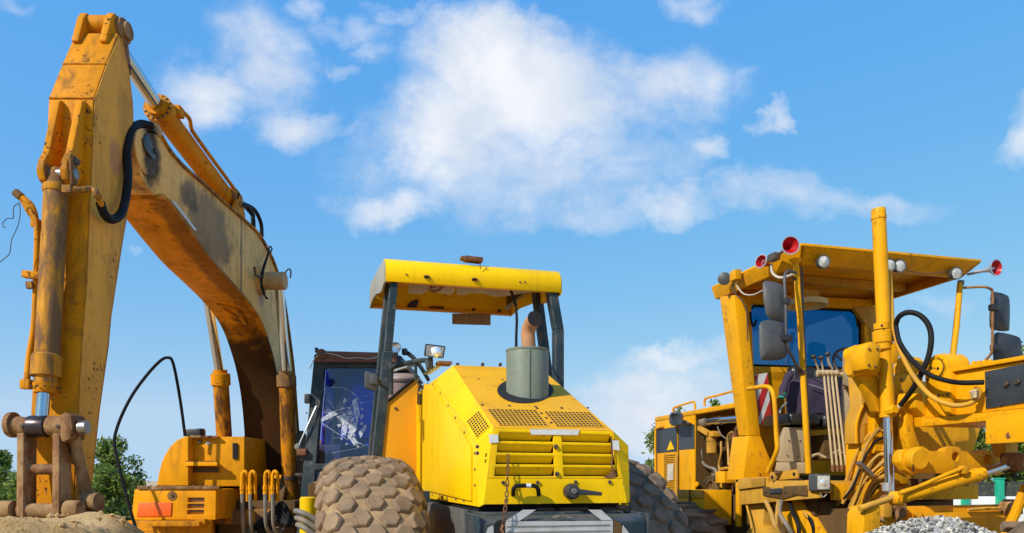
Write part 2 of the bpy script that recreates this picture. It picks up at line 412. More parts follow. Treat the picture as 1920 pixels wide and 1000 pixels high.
class MB:
    def __init__(s):
        s.v, s.f = [], []

    def add(s, vs, fs):
        o = len(s.v)
        s.v += [Vector(x) for x in vs]
        s.f += [tuple(i + o for i in f) for f in fs]
        return s

    def hexa(s, p):
        """p: four points of one end, then the four opposite ones in the same order"""
        return s.add(p, [(0, 3, 2, 1), (4, 5, 6, 7), (0, 1, 5, 4), (1, 2, 6, 5), (2, 3, 7, 6), (3, 0, 4, 7)])

    def box(s, c, d, rot=None):
        c = Vector(c); x, y, z = (Vector(d) * .5)
        p = [Vector((i, j, -z)) for i, j in ((-x, -y), (x, -y), (x, y), (-x, y))] + [Vector((i, j, z)) for i, j in ((-x, -y), (x, -y), (x, y), (-x, y))]
        if rot is not None:
            p = [rot @ q for q in p]
        return s.hexa([q + c for q in p])

    def prism(s, poly, off):
        n = len(poly); off = Vector(off)
        a = [Vector(p) for p in poly]
        return s.add(a + [p + off for p in a], [tuple(range(n))[::-1], tuple(range(n, 2 * n))] + [(i, (i + 1) % n, n + (i + 1) % n, n + i) for i in range(n)])

    def loft(s, rings, caps=True, closed=True):
        n = len(rings[0]); vs = [p for r in rings for p in r]; fs = []
        for i in range(len(rings) - 1):
            for j in range(n if closed else n - 1):
                k = (j + 1) % n
                fs.append((i * n + j, i * n + k, (i + 1) * n + k, (i + 1) * n + j))
        if caps:
            fs += [tuple(range(n))[::-1], tuple(range((len(rings) - 1) * n, len(rings) * n))]
        return s.add(vs, fs)

    def tube(s, pts, r, n=10, k=1):
        pts = smooth_path(pts, k) if k > 1 else [Vector(p) for p in pts]
        m = len(pts)
        rs = r if isinstance(r, (list, tuple)) else [r] * m
        d0 = (pts[1] - pts[0]).normalized()
        nrm = d0.orthogonal().normalized()
        rings = []
        for i, p in enumerate(pts):
            d = (pts[min(i + 1, m - 1)] - pts[max(i - 1, 0)])
            if d.length < 1e-9:
                d = d0
            d.normalize()
            nrm = (nrm - d * nrm.dot(d))
            if nrm.length < 1e-6:
                nrm = d.orthogonal()
            nrm.normalize()
            b = d.cross(nrm)
            rings.append([p + (nrm * math.cos(2 * math.pi * j / n) + b * math.sin(2 * math.pi * j / n)) * rs[i] for j in range(n)])
        return s.loft(rings)

    def lathe(s, p0, axis, prof, n=20, caps=True):
        """prof: (distance along the axis, radius)"""
        p0 = Vector(p0); d = Vector(axis).normalized(); a = d.orthogonal().normalized(); b = d.cross(a)
        rings = [[p0 + d * t + (a * math.cos(2 * math.pi * j / n) + b * math.sin(2 * math.pi * j / n)) * max(r, 1e-4) for j in range(n)] for t, r in prof]
        return s.loft(rings, caps)

    def cyl(s, a, b, r, n=16, r2=None):
        a, b = Vector(a), Vector(b)
        return s.lathe(a, b - a, [(0, r), ((b - a).length, r if r2 is None else r2)], n)

    def holes(s, A, B, C, D, ss, ts, holes, th):
        """plate A-B-C-D (bl, br, tr, tl) cut along ss and ts, with the cells in holes left open"""
        A, B, C, D = map(Vector, (A, B, C, D))
        nrm = (B - A).cross(D - A).normalized() * th
        P = lambda a, b: (A * (1 - a) + B * a) * (1 - b) + (D * (1 - a) + C * a) * b
        ns, nt = len(ss), len(ts)
        vs = [P(a, b) for b in ts for a in ss]; vs += [p - nrm for p in vs]
        N = ns * nt; fs = []
        solid = lambda i, j: 0 <= i < ns - 1 and 0 <= j < nt - 1 and (i, j) not in holes
        for j in range(nt - 1):
            for i in range(ns - 1):
                if not solid(i, j):
                    continue
                q = (j * ns + i, j * ns + i + 1, (j + 1) * ns + i + 1, (j + 1) * ns + i)
                fs += [q, tuple(x + N for x in q[::-1])]
                for (di, dj, e0, e1) in ((0, -1, 0, 1), (1, 0, 1, 2), (0, 1, 2, 3), (-1, 0, 3, 0)):
                    if not solid(i + di, j + dj):
                        fs.append((q[e1], q[e0], q[e0] + N, q[e1] + N))
        return s.add(vs, fs)

    def mesh(s, name, bevel=0., seg=2, ang=32, flat=False, subdiv=0, weld=True):
        bm = bmesh.new()
        vv = [bm.verts.new(x) for x in s.v]
        for f in s.f:
            try:
                bm.faces.new([vv[i] for i in f])
            except ValueError:
                pass
        if weld:
            bmesh.ops.remove_doubles(bm, verts=bm.verts, dist=1e-5)
        bmesh.ops.recalc_face_normals(bm, faces=bm.faces)
        if bevel > 0:
            es = [e for e in bm.edges if len(e.link_faces) == 2 and e.calc_face_angle(0) > math.radians(ang)]
            bmesh.ops.bevel(bm, geom=es, offset=bevel, segments=seg, affect='EDGES', profile=.6, clamp_overlap=True)
        me = bpy.data.meshes.new(name)
        bm.to_mesh(me); bm.free()
        if not flat:
            for p in me.polygons:
                p.use_smooth = True
            me.set_sharp_from_angle(angle=math.radians(ang))
        return me

    def build(s, name, mat, parent=None, bevel=0., seg=2, ang=32, flat=False, label=None, kind=None, mx=None, weld=True):
        me = s.mesh(name, bevel, seg, ang, flat, weld=weld)
        return obj(name, me, mat, parent, label, kind, mx)


def obj(name, me, mat, parent=None, label=None, kind=None, mx=None):
    o = bpy.data.objects.new(name, me)
    COL.objects.link(o)
    if not me.materials:
        me.materials.append(M[mat] if isinstance(mat, str) else mat)
    if parent is not None:
        o.parent = parent
    if mx is not None:
        o.matrix_local = mx
    if label:
        o['label'] = label
    if kind:
        o['kind'] = kind
    return o


def thing(name, label, cat, fr=None, loc=None, group=None):
    o = bpy.data.objects.new(name, None)
    COL.objects.link(o)
    if fr is not None:
        o.location = (fr.ox, fr.oy, 0); o.rotation_euler = (0, 0, fr.yaw)
    elif loc is not None:
        o.location = loc
    o['label'] = label; o['category'] = cat
    if group:
        o['group'] = group
    return o


def tag(o, label, cat, group=None):
    o['label'] = label; o['category'] = cat
    if group:
        o['group'] = group
    return o


def frame_to(p, d, up=(0, 0, 1), scale=1.0):
    """matrix that stands +Z on direction d at point p"""
    d = Vector(d).normalized(); up = Vector(up)
    x = up.cross(d)
    if x.length < 1e-4:
        x = Vector((1, 0, 0)).cross(d)
        if x.length < 1e-4:
            x = Vector((0, 1, 0)).cross(d)
    x.normalize(); y = d.cross(x)
    m = Matrix((x, y, d)).transposed().to_4x4()
    return Matrix.Translation(Vector(p)) @ m @ Matrix.Scale(scale, 4)


BOLT = MB().lathe((0, 0, -.004), (0, 0, 1), [(0, .0), (0, 1.0), (.45, 1.0), (.7, .8), (.7, 0)], 6)
_bm = BOLT.mesh('bolt', flat=True); _bm.materials.append(M['bolt'])


def bolts(parent, pts, d, r=.008):
    r *= .8
    for p in pts:
        obj('bolt', _bm, 'bolt', parent, mx=frame_to(p, d, scale=r))


def tubepart(name, mat, parent, pts, r, n=10, k=6, **kw):
    return MB().tube(pts, r, n, k).build(name, mat, parent, ang=40, **kw)


def L3(a, b, t):
    return Vector(a) * (1 - t) + Vector(b) * t


def hydraulic(parent, name, eye, gland, end, rr, rb, mats=('exc', 'chrome', 'exc'), gl=1.22, glen=.16, boltn=0, n=20):
    """cylinder: barrel mesh with rod, gland and eyes as its parts"""
    eye, gland, end = map(Vector, (eye, gland, end))
    d = (end - gland).normalized()
    bar = MB().lathe(gland, d, [(0, rb * .8), (0, rb), ((end - gland).length - .02, rb), ((end - gland).length, rb * .8)], n).build(name, mats[0], parent, ang=40)
    MB().cyl(eye, gland + d * .05, rr, n).build('rod', mats[1], bar, ang=40)
    g = MB().lathe(gland - d * .05, d, [(0, rr * 1.05), (0, rb * .92), (.04, rb * .92), (.045, rb * gl), (glen, rb * gl), (glen + .015, rb * 1.02)], n).build('gland', mats[2], bar, ang=30)
    if boltn:
        a = d.orthogonal().normalized(); b = d.cross(a)
        bolts(g, [gland - d * .01 + (a * math.cos(6.2832 * i / boltn) + b * math.sin(6.2832 * i / boltn)) * rb * gl * .86 for i in range(boltn)], -d, .013)
    return bar


def interp(poly, x):
    for (a, b), (c, d) in zip(poly, poly[1:]):
        if a <= x <= c:
            return b + (d - b) * (x - a) / (c - a)
    return poly[-1][1]


def cut(o, *cutters):
    """take real holes out of an object's mesh"""
    for c in cutters:
        me = c.mesh('cutter'); k = bpy.data.objects.new('cutter', me); COL.objects.link(k)
        k.parent = o.parent
        md = o.modifiers.new('hole', 'BOOLEAN'); md.operation = 'DIFFERENCE'; md.object = k; md.solver = 'EXACT'
        dg = bpy.context.evaluated_depsgraph_get(); dg.update()
        nm = bpy.data.meshes.new_from_object(o.evaluated_get(dg))
        o.modifiers.remove(md)
        if len(nm.polygons) > 3:
            for q in nm.polygons:
                q.use_smooth = True
            nm.set_sharp_from_angle(angle=math.radians(28))
            o.data = nm
        bpy.data.objects.remove(k)

# ------------------------------------------------------------------ the setting: ground
def ground():
    m, t, b, out = new_mat('sandy_ground')
    v = coords(t, False)
    n = t.noise(v, .35, 10, .62)
    c = t.mix(t.step(n, .3, .7), (.44, .31, .18), (.60, .44, .27))
    c = t.mix(t.step(t.noise(v, 14, 6, .6), .5, .75), c, (.34, .24, .14))
    t.l.new(c, b.inputs['Base Color']); b.inputs['Roughness'].default_value = .95
    bp = t.new('ShaderNodeBump'); bp.inputs['Strength'].default_value = .6; bp.inputs['Distance'].default_value = .05
    t.l.new(t.noise(v, 5, 10, .7), bp.inputs['Height']); t.l.new(bp.outputs[0], b.inputs['Normal'])
    N = 60
    xs = [math.copysign((abs(i) / N) ** 2.2 * 900, i) for i in range(-N, N + 1)]
    vs, fs = [], []
    for y in xs:
        for x in xs:
            vs.append((x, y + 8, -.04 + .05 * mnoise.noise(Vector((x * .4, y * .4, 0))) if abs(x) < 60 and abs(y) < 60 else -.04))
    W = len(xs)
    for j in range(W - 1):
        for i in range(W - 1):
            fs.append((j * W + i, j * W + i + 1, (j + 1) * W + i + 1, (j + 1) * W + i))
    o = MB().add(vs, fs).build('ground', m, weld=False)
    o['kind'] = 'structure'
    o['label'] = 'bare sandy ground of the machine yard'
ground()

# ------------------------------------------------------------------ excavator
E = Frame(-2.88, 9.0, 0)
exc = thing('excavator', 'large weathered orange tracked excavator with raised boom and broken cab windscreen', 'excavator', E)

# tracks and deck (below the frame of the photo)
for s in (-1.05, 1.15):
    prof = [(-2.0, .25), (-1.75, .02), (1.75, .02), (2.0, .25), (2.05, .5), (1.85, .82), (1.5, .9), (-1.5, .9), (-1.85, .82), (-2.05, .5)]
    tr = MB().prism([(s - .28, v + 1.2, z) for v, z in prof], (.56, 0, 0)).build('track', 'bolt', exc, bevel=.03)
    pad = MB().box((0, 0, 0), (.6, .15, .04)).mesh('track_pad', bevel=.008)
    pad.materials.append(M['steel_brown'])
    for i in range(20):
        v = -1.7 + i * .18 + 1.2
        for z in (.015, .905):
            obj('track_pad', pad, 'steel_brown', tr, mx=Matrix.Translation((s, v, z)))
MB().box((.05, 1.2, .75), (2.2, 1.8, .35)).build('undercarriage', 'bolt', exc, bevel=.03)
MB().box((.1, 1.2, 1.0), (2.5, 4.3, .16)).build('deck', 'exc_dirty', exc, bevel=.02)
MB().box((.1, 2.9, 1.55), (2.55, .9, .95)).build('counterweight', 'exc_body', exc, bevel=.12, seg=4)

# --- stick
SFE = [(222, 62), (199, 120), (176, 184), (172, 288), (167, 380), (162, 528), (152, 650), (146, 772), (138, 950)]
SBE = [(232, 74), (244, 132), (251, 192), (252, 224), (246, 373), (231, 462), (211, 594), (206, 650), (189, 772), (170, 950)]
fe = [E.U(x, y, .15) for x, y in SFE]; be = [E.U(x, y, .15) for x, y in SBE]
poly = [Vector((.147, p.y, p.z)) for p in fe + be[::-1]]
stick = MB().prism(poly, (-.294, 0, 0)).build('stick', 'exc', exc, bevel=.012)
fe2 = [E.U(x + 1.5, y, .15) for x, y in SFE]; be2 = [E.U(x - 5, y, .15) for x, y in SBE]
fe2[0] = E.U(222, 70, .15); be2[0] = E.U(226, 80, .15)
MB().prism([Vector((.153, p.y, p.z)) for p in fe2 + be2[::-1]], (-.004, 0, 0)).build('side_plate', paint('stick_plate_paint', (.82, .38, .05), dust=(.72, .38, .10), dusta=.5, grime=(.12, .06, .03), grimea=.5, rust=.2, edge=.9, rough=.55, spec=.1, smear=.4, chip=.72,  # paint lightened and warmed on this shaded face, standing in for bounce light
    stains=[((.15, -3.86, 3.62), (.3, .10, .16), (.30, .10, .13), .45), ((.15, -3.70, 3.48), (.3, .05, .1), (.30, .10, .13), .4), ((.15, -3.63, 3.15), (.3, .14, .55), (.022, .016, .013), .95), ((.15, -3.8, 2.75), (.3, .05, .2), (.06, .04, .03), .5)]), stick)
# weld seams across the front plate
for (y, d) in ((120, 0), (184, 0)):
    a = E.U(*[p for p in SFE if p[1] == y][0], .15)
    MB().cyl((-.14, a.y - .002, a.z), (.14, a.y - .002, a.z), .007, 8).build('weld_seam', 'exc', stick, ang=60)
# clevis at the top of the stick
for u0, u1 in ((-.135, -.085), (.055, .105)):
    pr = [(-3.90, 4.40), (-3.83, 4.60), (-3.79, 4.66), (-3.72, 4.675), (-3.65, 4.65), (-3.62, 4.56), (-3.61, 4.36)]
    MB().prism([(u0, v + .0, z) for v, z in pr], (u1 - u0, 0, 0)).build('clevis_ear', 'exc', stick, bevel=.012)
MB().cyl((-.09, -3.73, 4.60), (.06, -3.73, 4.60), .07, 20).build('pin_boss', 'exc', stick, bevel=.01)
MB().lathe((.105, -3.70, 4.585), (1, 0, 0), [(0, .085), (.03, .085), (.035, .06), (.06, .06), (.06, 0)], 20).build('pin', 'steel_brown', stick, ang=30)
MB().prism([(.107, -3.74, 4.63), (.107, -3.66, 4.62), (.107, -3.59, 4.33), (.107, -3.66, 4.33)], (.02, 0, 0)).build('pin_keeper', 'steel_brown', stick, bevel=.006)
bolts(stick, [(.128, -3.625, 4.37)], (1, 0, 0), .022)
# ribs that carry the bucket cylinder
for um in (-.066, .080):
    t = E.U(176, 190, .15); bt = E.U(170, 350, .15)
    pr = [(t.y + .02, t.z), (t.y - .035, t.z - .01), (t.y - .05, t.z - .03), (-4.285, 3.47), (-4.33, 3.40), (-4.345, 3.34), (-4.325, 3.28), (-4.27, 3.255), (-4.21, 3.29), (bt.y + .03, bt.z + .08)]
    MB().prism([Vector((um - .022, y, z)) for y, z in pr], (.044, 0, 0)).build('cylinder_bracket', 'exc', stick, bevel=.009)
    MB().lathe((um - .028, -4.275, 3.335), (1, 0, 0), [(0, .06), (.056, .06)], 22).build('bracket_boss', 'exc_dirty', stick, bevel=.008)
MB().cyl((-.10, -4.275, 3.335), (.125, -4.275, 3.335), .034, 16).build('bracket_pin', 'steel', stick, bevel=.006)
MB().prism([(.108, -4.34, 3.43), (.108, -4.27, 3.45), (.108, -4.25, 3.27), (.108, -4.32, 3.25)], (.016, 0, 0)).build('keeper_plate', 'exc_dirty', stick, bevel=.006)
bolts(stick, [(.125, -4.28, 3.41)], (1, -.6, 0), .03)

# --- bucket cylinder in front of the stick
gl = E.D(86, 705, 4.61); end = E.D(106, 345, 4.73); eye = E.D(77, 800, 4.55)
bc = hydraulic(exc, 'bucket_cylinder', eye, gl, end, .036, .070, ('exc_dirty', 'chrome', 'exc_dirty'), 1.22, .17)
MB().lathe(end - (gl - end).normalized() * .10, gl - end, [(0, .03), (.015, .045), (.10, .056), (.13, .06)], 18).build('cylinder_neck', 'exc_dirty', bc, ang=40)
d = (gl - end).normalized()
bolts(bc, [gl + d * .07 + Vector((math.cos(a) * .08, math.sin(a) * .08, 0)) for a in [i * .5236 for i in range(12)]], d, .011)
MB().lathe(gl + d * .05, d, [(0, .07), (.06, .06), (.06, .03)], 18).build('gland_nut', 'exc', bc, ang=30)
MB().lathe(end + d * .02, d, [(0, .076), (.025, .08), (.045, .074)], 20).build('barrel_collar', 'exc_dirty', bc, ang=30)
# steel pipe down its far side, with the two clamps
pp = [E.D(33, 365, 4.72), E.D(46, 374, 4.72), E.D(60, 388, 4.72), E.D(67, 412, 4.72), E.D(70, 442, 4.71), E.D(68, 520, 4.70), E.D(64, 610, 4.67), E.D(55, 668, 4.65), E.D(50, 716, 4.60)]
pipe = tubepart('hydraulic_pipe', 'exc', bc, pp, .019, 10, 6)
MB().cyl(E.D(29, 361, 4.72), E.D(40, 370, 4.72), .026, 12).build('pipe_end', 'exc_dirty', pipe, ang=30)
MB().prism([E.D(x, y, 4.63) for x, y in ((34, 372), (54, 385), (68, 410), (70, 432), (62, 418), (48, 398))], (0, .02, 0)).build('pipe_gusset', 'exc', pipe, bevel=.003)
MB().box(E.D(60, 516, 4.68), (.105, .05, .045), Matrix.Rotation(math.radians(6), 3, 'Y')).build('pipe_clamp', 'exc', pipe, bevel=.006)
MB().box(E.D(56, 535, 4.66), (.04, .03, .045), Matrix.Rotation(math.radians(-8), 3, 'Y')).build('pipe_clamp', 'exc_dirty', pipe, bevel=.006)
MB().box(E.D(75, 423, 4.76), (.05, .12, .05)).build('pipe_bracket', 'exc', pipe, bevel=.006)
MB().box(E.D(50, 721, 4.58), (.06, .05, .06)).build('pipe_flange', 'exc', pipe, bevel=.008)
# feed pipe and big hose loop to the boom
hp = [E.D(126, 355, 4.66), E.D(150, 356, 4.68), E.D(172, 355, 4.73), E.D(182, 364, 4.72), E.D(190, 384, 4.8)]
tubepart('feed_pipe', 'exc_dirty', bc, hp, .019, 10, 6)
MB().box(E.D(128, 356, 4.66), (.06, .05, .05)).build('feed_flange', 'exc_dirty', bc, bevel=.008)
hl = [E.D(188, 380, 4.8), E.D(196, 402, 4.86), E.D(210, 412, 4.95), E.D(226, 402, 5.05), E.D(235, 375, 5.15), E.D(240, 330, 5.22), E.D(238, 280, 5.26), E.D(246, 246, 5.35), E.D(262, 233, 5.5), E.D(284, 236, 5.6)]
tubepart('stick_hose', 'rubber', exc, hl, .029, 10, 8)
hl2 = [p + Vector((.035, .05, .01)) for p in hl[2:]]

tubepart('hose_elbow', 'exc_side', exc, [E.D(280, 234, 5.62), E.D(292, 236, 5.64), E.D(298, 244, 5.64), E.D(300, 256, 5.64)], .02, 10, 5)

# --- bucket linkage
DV = 4.55
lk = MB()
lk = MB().cyl(E.D(56, 800, DV), E.D(91, 800, DV), .068, 22).build('rod_eye', plain('polished_dark_steel', (.06, .045, .05), .3, metal=.7, var=.3), exc, bevel=.012)
lk['label'] = 'dark polished eye at the end of the bucket cylinder rod'
tops = {}
for nm, x0, x1, r in (('link_boss', 27, 55, .058), ('link_boss', 92, 123, .062)):
    MB().cyl(E.D(x0, 798, DV), E.D(x1, 801, DV), r, 22).build(nm, 'steel_brown', exc, bevel=.01)
    bolts(exc, [E.D((x0 + x1) / 2, 800, DV - r)], (0, -1, 0), .014)
MB().lathe(E.D(18, 797, DV), (1, 0, 0), [(0, 0), (0, .074), (.008, .078), (.032, .078), (.034, .06)], 22).build('link_end_plate', 'steel_brown', exc, ang=30)
ep = [E.D(x, y, DV + .02) for x, y in ((126, 780), (136, 775), (147, 780), (150, 800), (146, 824), (130, 832), (125, 815))]
MB().prism([p - Vector((0, .08, 0)) for p in ep], (.0, .16, 0)).build('link_end_plate', 'steel_brown', exc, bevel=.015)
MB().lathe(E.D(149, 802, DV), (1, .05, 0), [(0, .042), (.045, .042), (.05, .036), (.05, 0)], 18).build('linkage_pin', 'steel', exc, ang=30)
# the two link arms, their tie bar and the slanting side link
for x0, x1 in ((31, 44), (98, 111)):
    a = [E.D(x0, 812, DV - .05), E.D(x1, 812, DV - .05)]; b = [E.D(x0 - 1, 968, 4.42), E.D(x1 - 1, 968, 4.42)]
    k = Vector((0, .13, 0))
    MB().hexa([b[0], b[1], b[1] + k, b[0] + k, a[0], a[1], a[1] + k, a[0] + k]).build('link_arm', 'steel_brown', exc, bevel=.008)
MB().cyl(E.D(50, 880, 4.53), E.D(108, 880, 4.53), .033, 16).build('tie_bar', 'steel_brown', exc, ang=40)
MB().tube([E.D(138, 815, 4.58), E.D(151, 875, 4.64), E.D(166, 945, 4.68)], [.036, .034, .042], 12).build('side_link', 'steel_brown', exc, ang=40)
MB().cyl(E.D(0, 956, 4.46), E.D(26, 956, 4.46), .055, 18).build('bucket_boss', 'steel_brown', exc, bevel=.01)
MB().cyl(E.D(36, 958, 4.48), E.D(118, 958, 4.48), .045, 18).build('bucket_pin', 'steel_brown', exc, bevel=.01)
MB().cyl(E.D(124, 956, 4.48), E.D(152, 957, 4.48), .058, 18).build('bucket_boss', 'steel_brown', exc, bevel=.012)
MB().lathe(E.D(160, 942, 4.62), (1, -.1, 0), [(0, 0), (0, .06), (.05, .065), (.09, .06), (.09, .04), (.1, 0)], 18).build('stick_foot_boss', 'steel_brown', exc, ang=30)
# bucket, sunk in the heap
bk = [(-4.45, 1.10), (-4.35, 1.16), (-4.15, 1.12), (-3.95, .95), (-3.95, .5), (-4.25, .12), (-4.7, .05), (-5.05, .25)]
MB().prism([(-.36, v, z - .08) for v, z in bk], (.66, 0, 0)).build('bucket', 'steel_brown', exc, bevel=.03)

# --- boom
BT = [(258, 272), (264, 254), (276, 248), (292, 250), (304, 254), (322, 285), (349, 316), (388, 350), (430, 388), (460, 414), (487, 440), (508, 476), (523, 514), (536, 570), (546, 640), (553, 700), (560, 800), (566, 890)]
BB = [(262, 296), (270, 330), (282, 352), (296, 366), (319, 375), (394, 480), (432, 523), (468, 565), (492, 604), (507, 646), (520, 700), (529, 770), (536, 890)]
bt = [E.U(x, y, .2) for x, y in BT]; bb = [E.U(x, y, .2) for x, y in BB]
core = [Vector((.178, p.y, p.z)) for p in bt + bb[::-1]]
boom_side = paint('boom_plate_paint', (.88, .48, .13), dust=(.80, .47, .18), dusta=.5, grime=(.085, .05, .03), grimea=.6, rust=.15, edge=.8, rough=.5, spec=.12, smear=.28,  # warm bounce light on the shaded side put into the boom's paint colour
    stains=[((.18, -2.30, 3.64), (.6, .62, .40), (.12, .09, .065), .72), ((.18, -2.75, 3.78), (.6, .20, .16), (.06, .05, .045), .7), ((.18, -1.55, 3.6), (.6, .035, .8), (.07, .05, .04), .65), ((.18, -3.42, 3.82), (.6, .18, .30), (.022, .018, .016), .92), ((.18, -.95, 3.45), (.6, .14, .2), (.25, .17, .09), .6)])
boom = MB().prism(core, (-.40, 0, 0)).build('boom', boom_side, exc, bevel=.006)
def strip(line, u0, u1, th, flip=1):
    mb = MB(); rings = []
    for i, p in enumerate(line):
        a = line[max(i - 1, 0)]; c = line[min(i + 1, len(line) - 1)]
        d = Vector((0, c.y - a.y, c.z - a.z)).normalized(); n = Vector((0, -d.z, d.y)) * flip
        rings.append([Vector((u0, p.y, p.z)), Vector((u1, p.y, p.z)), Vector((u1, p.y, p.z)) + n * th, Vector((u0, p.y, p.z)) + n * th])
    return mb.loft(rings)
strip(smooth_path(bt[4:], 3), -.25, .2, .022, 1).build('top_plate', 'exc_dirty', boom, bevel=.004)
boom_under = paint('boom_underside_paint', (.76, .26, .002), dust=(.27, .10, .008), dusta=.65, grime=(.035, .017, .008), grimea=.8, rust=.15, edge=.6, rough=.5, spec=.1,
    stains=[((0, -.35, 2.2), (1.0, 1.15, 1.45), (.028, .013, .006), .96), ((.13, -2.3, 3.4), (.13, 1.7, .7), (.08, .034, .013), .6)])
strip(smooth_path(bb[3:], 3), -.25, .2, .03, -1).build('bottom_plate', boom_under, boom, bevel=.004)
MB().prism([Vector((.18, p.y, p.z)) for p in [E.U(x, y, .2) for x, y in ((324, 377), (329, 377), (371, 431), (367, 433))]], (.012, 0, 0)).build('marker_strip', 'white', boom)
# worn stencil outline on the underside
q = [(409, 566), (422, 563), (449, 577), (461, 603)]
def under(px, py):
    # point on the underside sheet: between the two lower edges
    best = None
    for i in range(len(bb) - 1):
        for k in range(12):
            p = L3(bb[i], bb[i + 1], k / 12)
            P = E.D(px, py, p.y + 9.0)
            e = abs(P.z - p.z)
            if best is None or e < best[0]:
                best = (e, P, (bb[i + 1] - bb[i]))
    d = best[2].normalized(); n = Vector((0, d.z, -d.y))
    if n.z > 0: n = -n
    return best[1] + n * .036
ol = [(409, 565), (421, 564), (447, 573), (463, 603), (457, 600), (443, 585), (438, 578), (424, 575), (412, 571), (446, 595)]
a = [under(x, y) for x, y in ((408, 564), (446, 576), (461, 602), (448, 592))]
for i, w in ((0, .022), (1, .03), (2, .012), (3, .012)):
    MB().tube([a[i], a[(i + 1) % 4]], [w * .9, w * .6], 6).build('paint_outline', 'exc', boom, ang=70)
# tip: boss, lock plate
tp = E.U(280, 290, .2)
MB().lathe((.178, tp.y - .03, tp.z), (1, 0, 0), [(0, .16), (.012, .16), (.016, .15)], 26).build('tip_boss', boom_side, boom, ang=30)
MB().prism([Vector((.196, p.y, p.z)) for p in [E.U(x, y, .2) for x, y in ((266, 262), (275, 250), (290, 292), (288, 299), (283, 297), (270, 280))]], (.014, 0, 0)).build('lock_plate', 'black', boom, bevel=.004)
bolts(boom, [E.U(289, 284, .2) + Vector((.01, 0, 0))], (1, 0, 0), .028)
MB().box(E.U(281, 243, .12), (.10, .12, .06)).build('hose_block', 'black', boom, bevel=.008)
# boom cylinder pin on the visible side
pv = E.U(520, 527, .36)
MB().lathe((.178, pv.y, pv.z), (1, 0, 0), [(0, .15), (.02, .15), (.03, .10), (.10, .085), (.14, .085)], 24).build('pin_boss', boom_side, boom, ang=30)
MB().lathe((.27, pv.y, pv.z), (1, 0, 0), [(0, .0), (0, .095), (.17, .095), (.18, .085), (.18, 0)], 24).build('cylinder_eye', 'exc_side', boom, ang=30)
tubepart('grease_loop', 'bolt', boom, [Vector((.43, pv.y, pv.z + .06)), Vector((.47, pv.y, pv.z + .12)), Vector((.51, pv.y - .02, pv.z + .11)), Vector((.50, pv.y, pv.z + .03))], .008, 6, 5)
tubepart('bracket', 'bolt', boom, [E.U(477, 500, .24), E.U(479, 516, .24), E.U(484, 519, .24), E.U(503, 518, .22)], .016, 6, 1)
for k in range(2):
    tubepart('wire', 'rubber', boom, [E.U(504 + k, 467, .22), E.U(500 + k * 2, 482, .24), E.U(492 + k * 3, 505, .24), E.U(489 + k * 2, 530, .24), E.U(493 + k * 3, 550, .24), E.U(503 - k * 4, 561, .24)], .008, 6, 5)
tubepart('wire', 'rubber', boom, [E.U(504, 470, .2), E.U(506, 462, .18), E.U(510, 467, .2), E.U(507, 474, .2)], .008, 6, 4)

# stick cylinder on top of the boom
sc_eye = Vector((0, -3.73, 4.60)); sc_gl = E.D(297, 202, 6.07); sc_end = E.D(424, 372, 7.52)
for p in (sc_gl, sc_end): p.x = 0
scy = hydraulic(exc, 'stick_cylinder', sc_eye, sc_gl, sc_end, .056, .092, ('exc', 'chrome', 'exc'), 1.28, .13, 14)
d = (sc_end - sc_gl).normalized()
MB().box(sc_gl + d * .17 + Vector((.09, -.02, .06)), (.09, .10, .08)).build('port_block', 'exc', scy, bevel=.012)
tubepart('side_pipe', 'exc', scy, [sc_gl + d * .17 + Vector((.12, .0, .08)), sc_gl + d * .30 + Vector((.13, 0, .09)), sc_gl + d * .36 + Vector((.12, 0, .05)), sc_gl + d * .5 + Vector((.115, 0, .04)), sc_end - d * .1 + Vector((.115, 0, .05))], .017, 8, 4)
MB().box(sc_end + Vector((.05, -.02, .02)), (.16, .14, .12)).build('port_block', 'exc_dirty', scy, bevel=.02)
MB().cyl(sc_end + Vector((-.12, .04, -.02)), sc_end + Vector((.14, .04, -.02)), .06, 16).build('base_pin', 'exc_dirty', scy, bevel=.01)
for u in (-.12, .10):
    MB().prism([(u, sc_end.y - .16, 3.95), (u, sc_end.y - .03, sc_end.z + .06), (u, sc_end.y + .10, sc_end.z + .06), (u, sc_end.y + .26, 3.95)], (.03, 0, 0)).build('cylinder_mount', 'exc', scy, bevel=.006)
for k, (a, b2, c2) in enumerate((((434, 372), (455, 388), (474, 420)), ((445, 382), (470, 392), (489, 432)), ((452, 385), (466, 400), (474, 424)))):
    tubepart('boom_hose', 'rubber', exc, [E.U(a[0], a[1], .05 + .04 * k), E.U((a[0] + b2[0]) / 2 + 3, a[1] + 2, .06 + .04 * k), E.U(b2[0] + 8, b2[1] + 3, .07 + .04 * k), E.U(c2[0], c2[1] - 14, .08 + .04 * k), E.U(c2[0] + 2, c2[1] + 12, .08 + .04 * k)], .022, 8, 6)
tubepart('hose_fitting', 'exc_dirty', exc, [E.U(426, 368, .05), E.U(436, 370, .06), E.U(444, 376, .07), E.U(452, 390, .08)], .024, 8, 5)

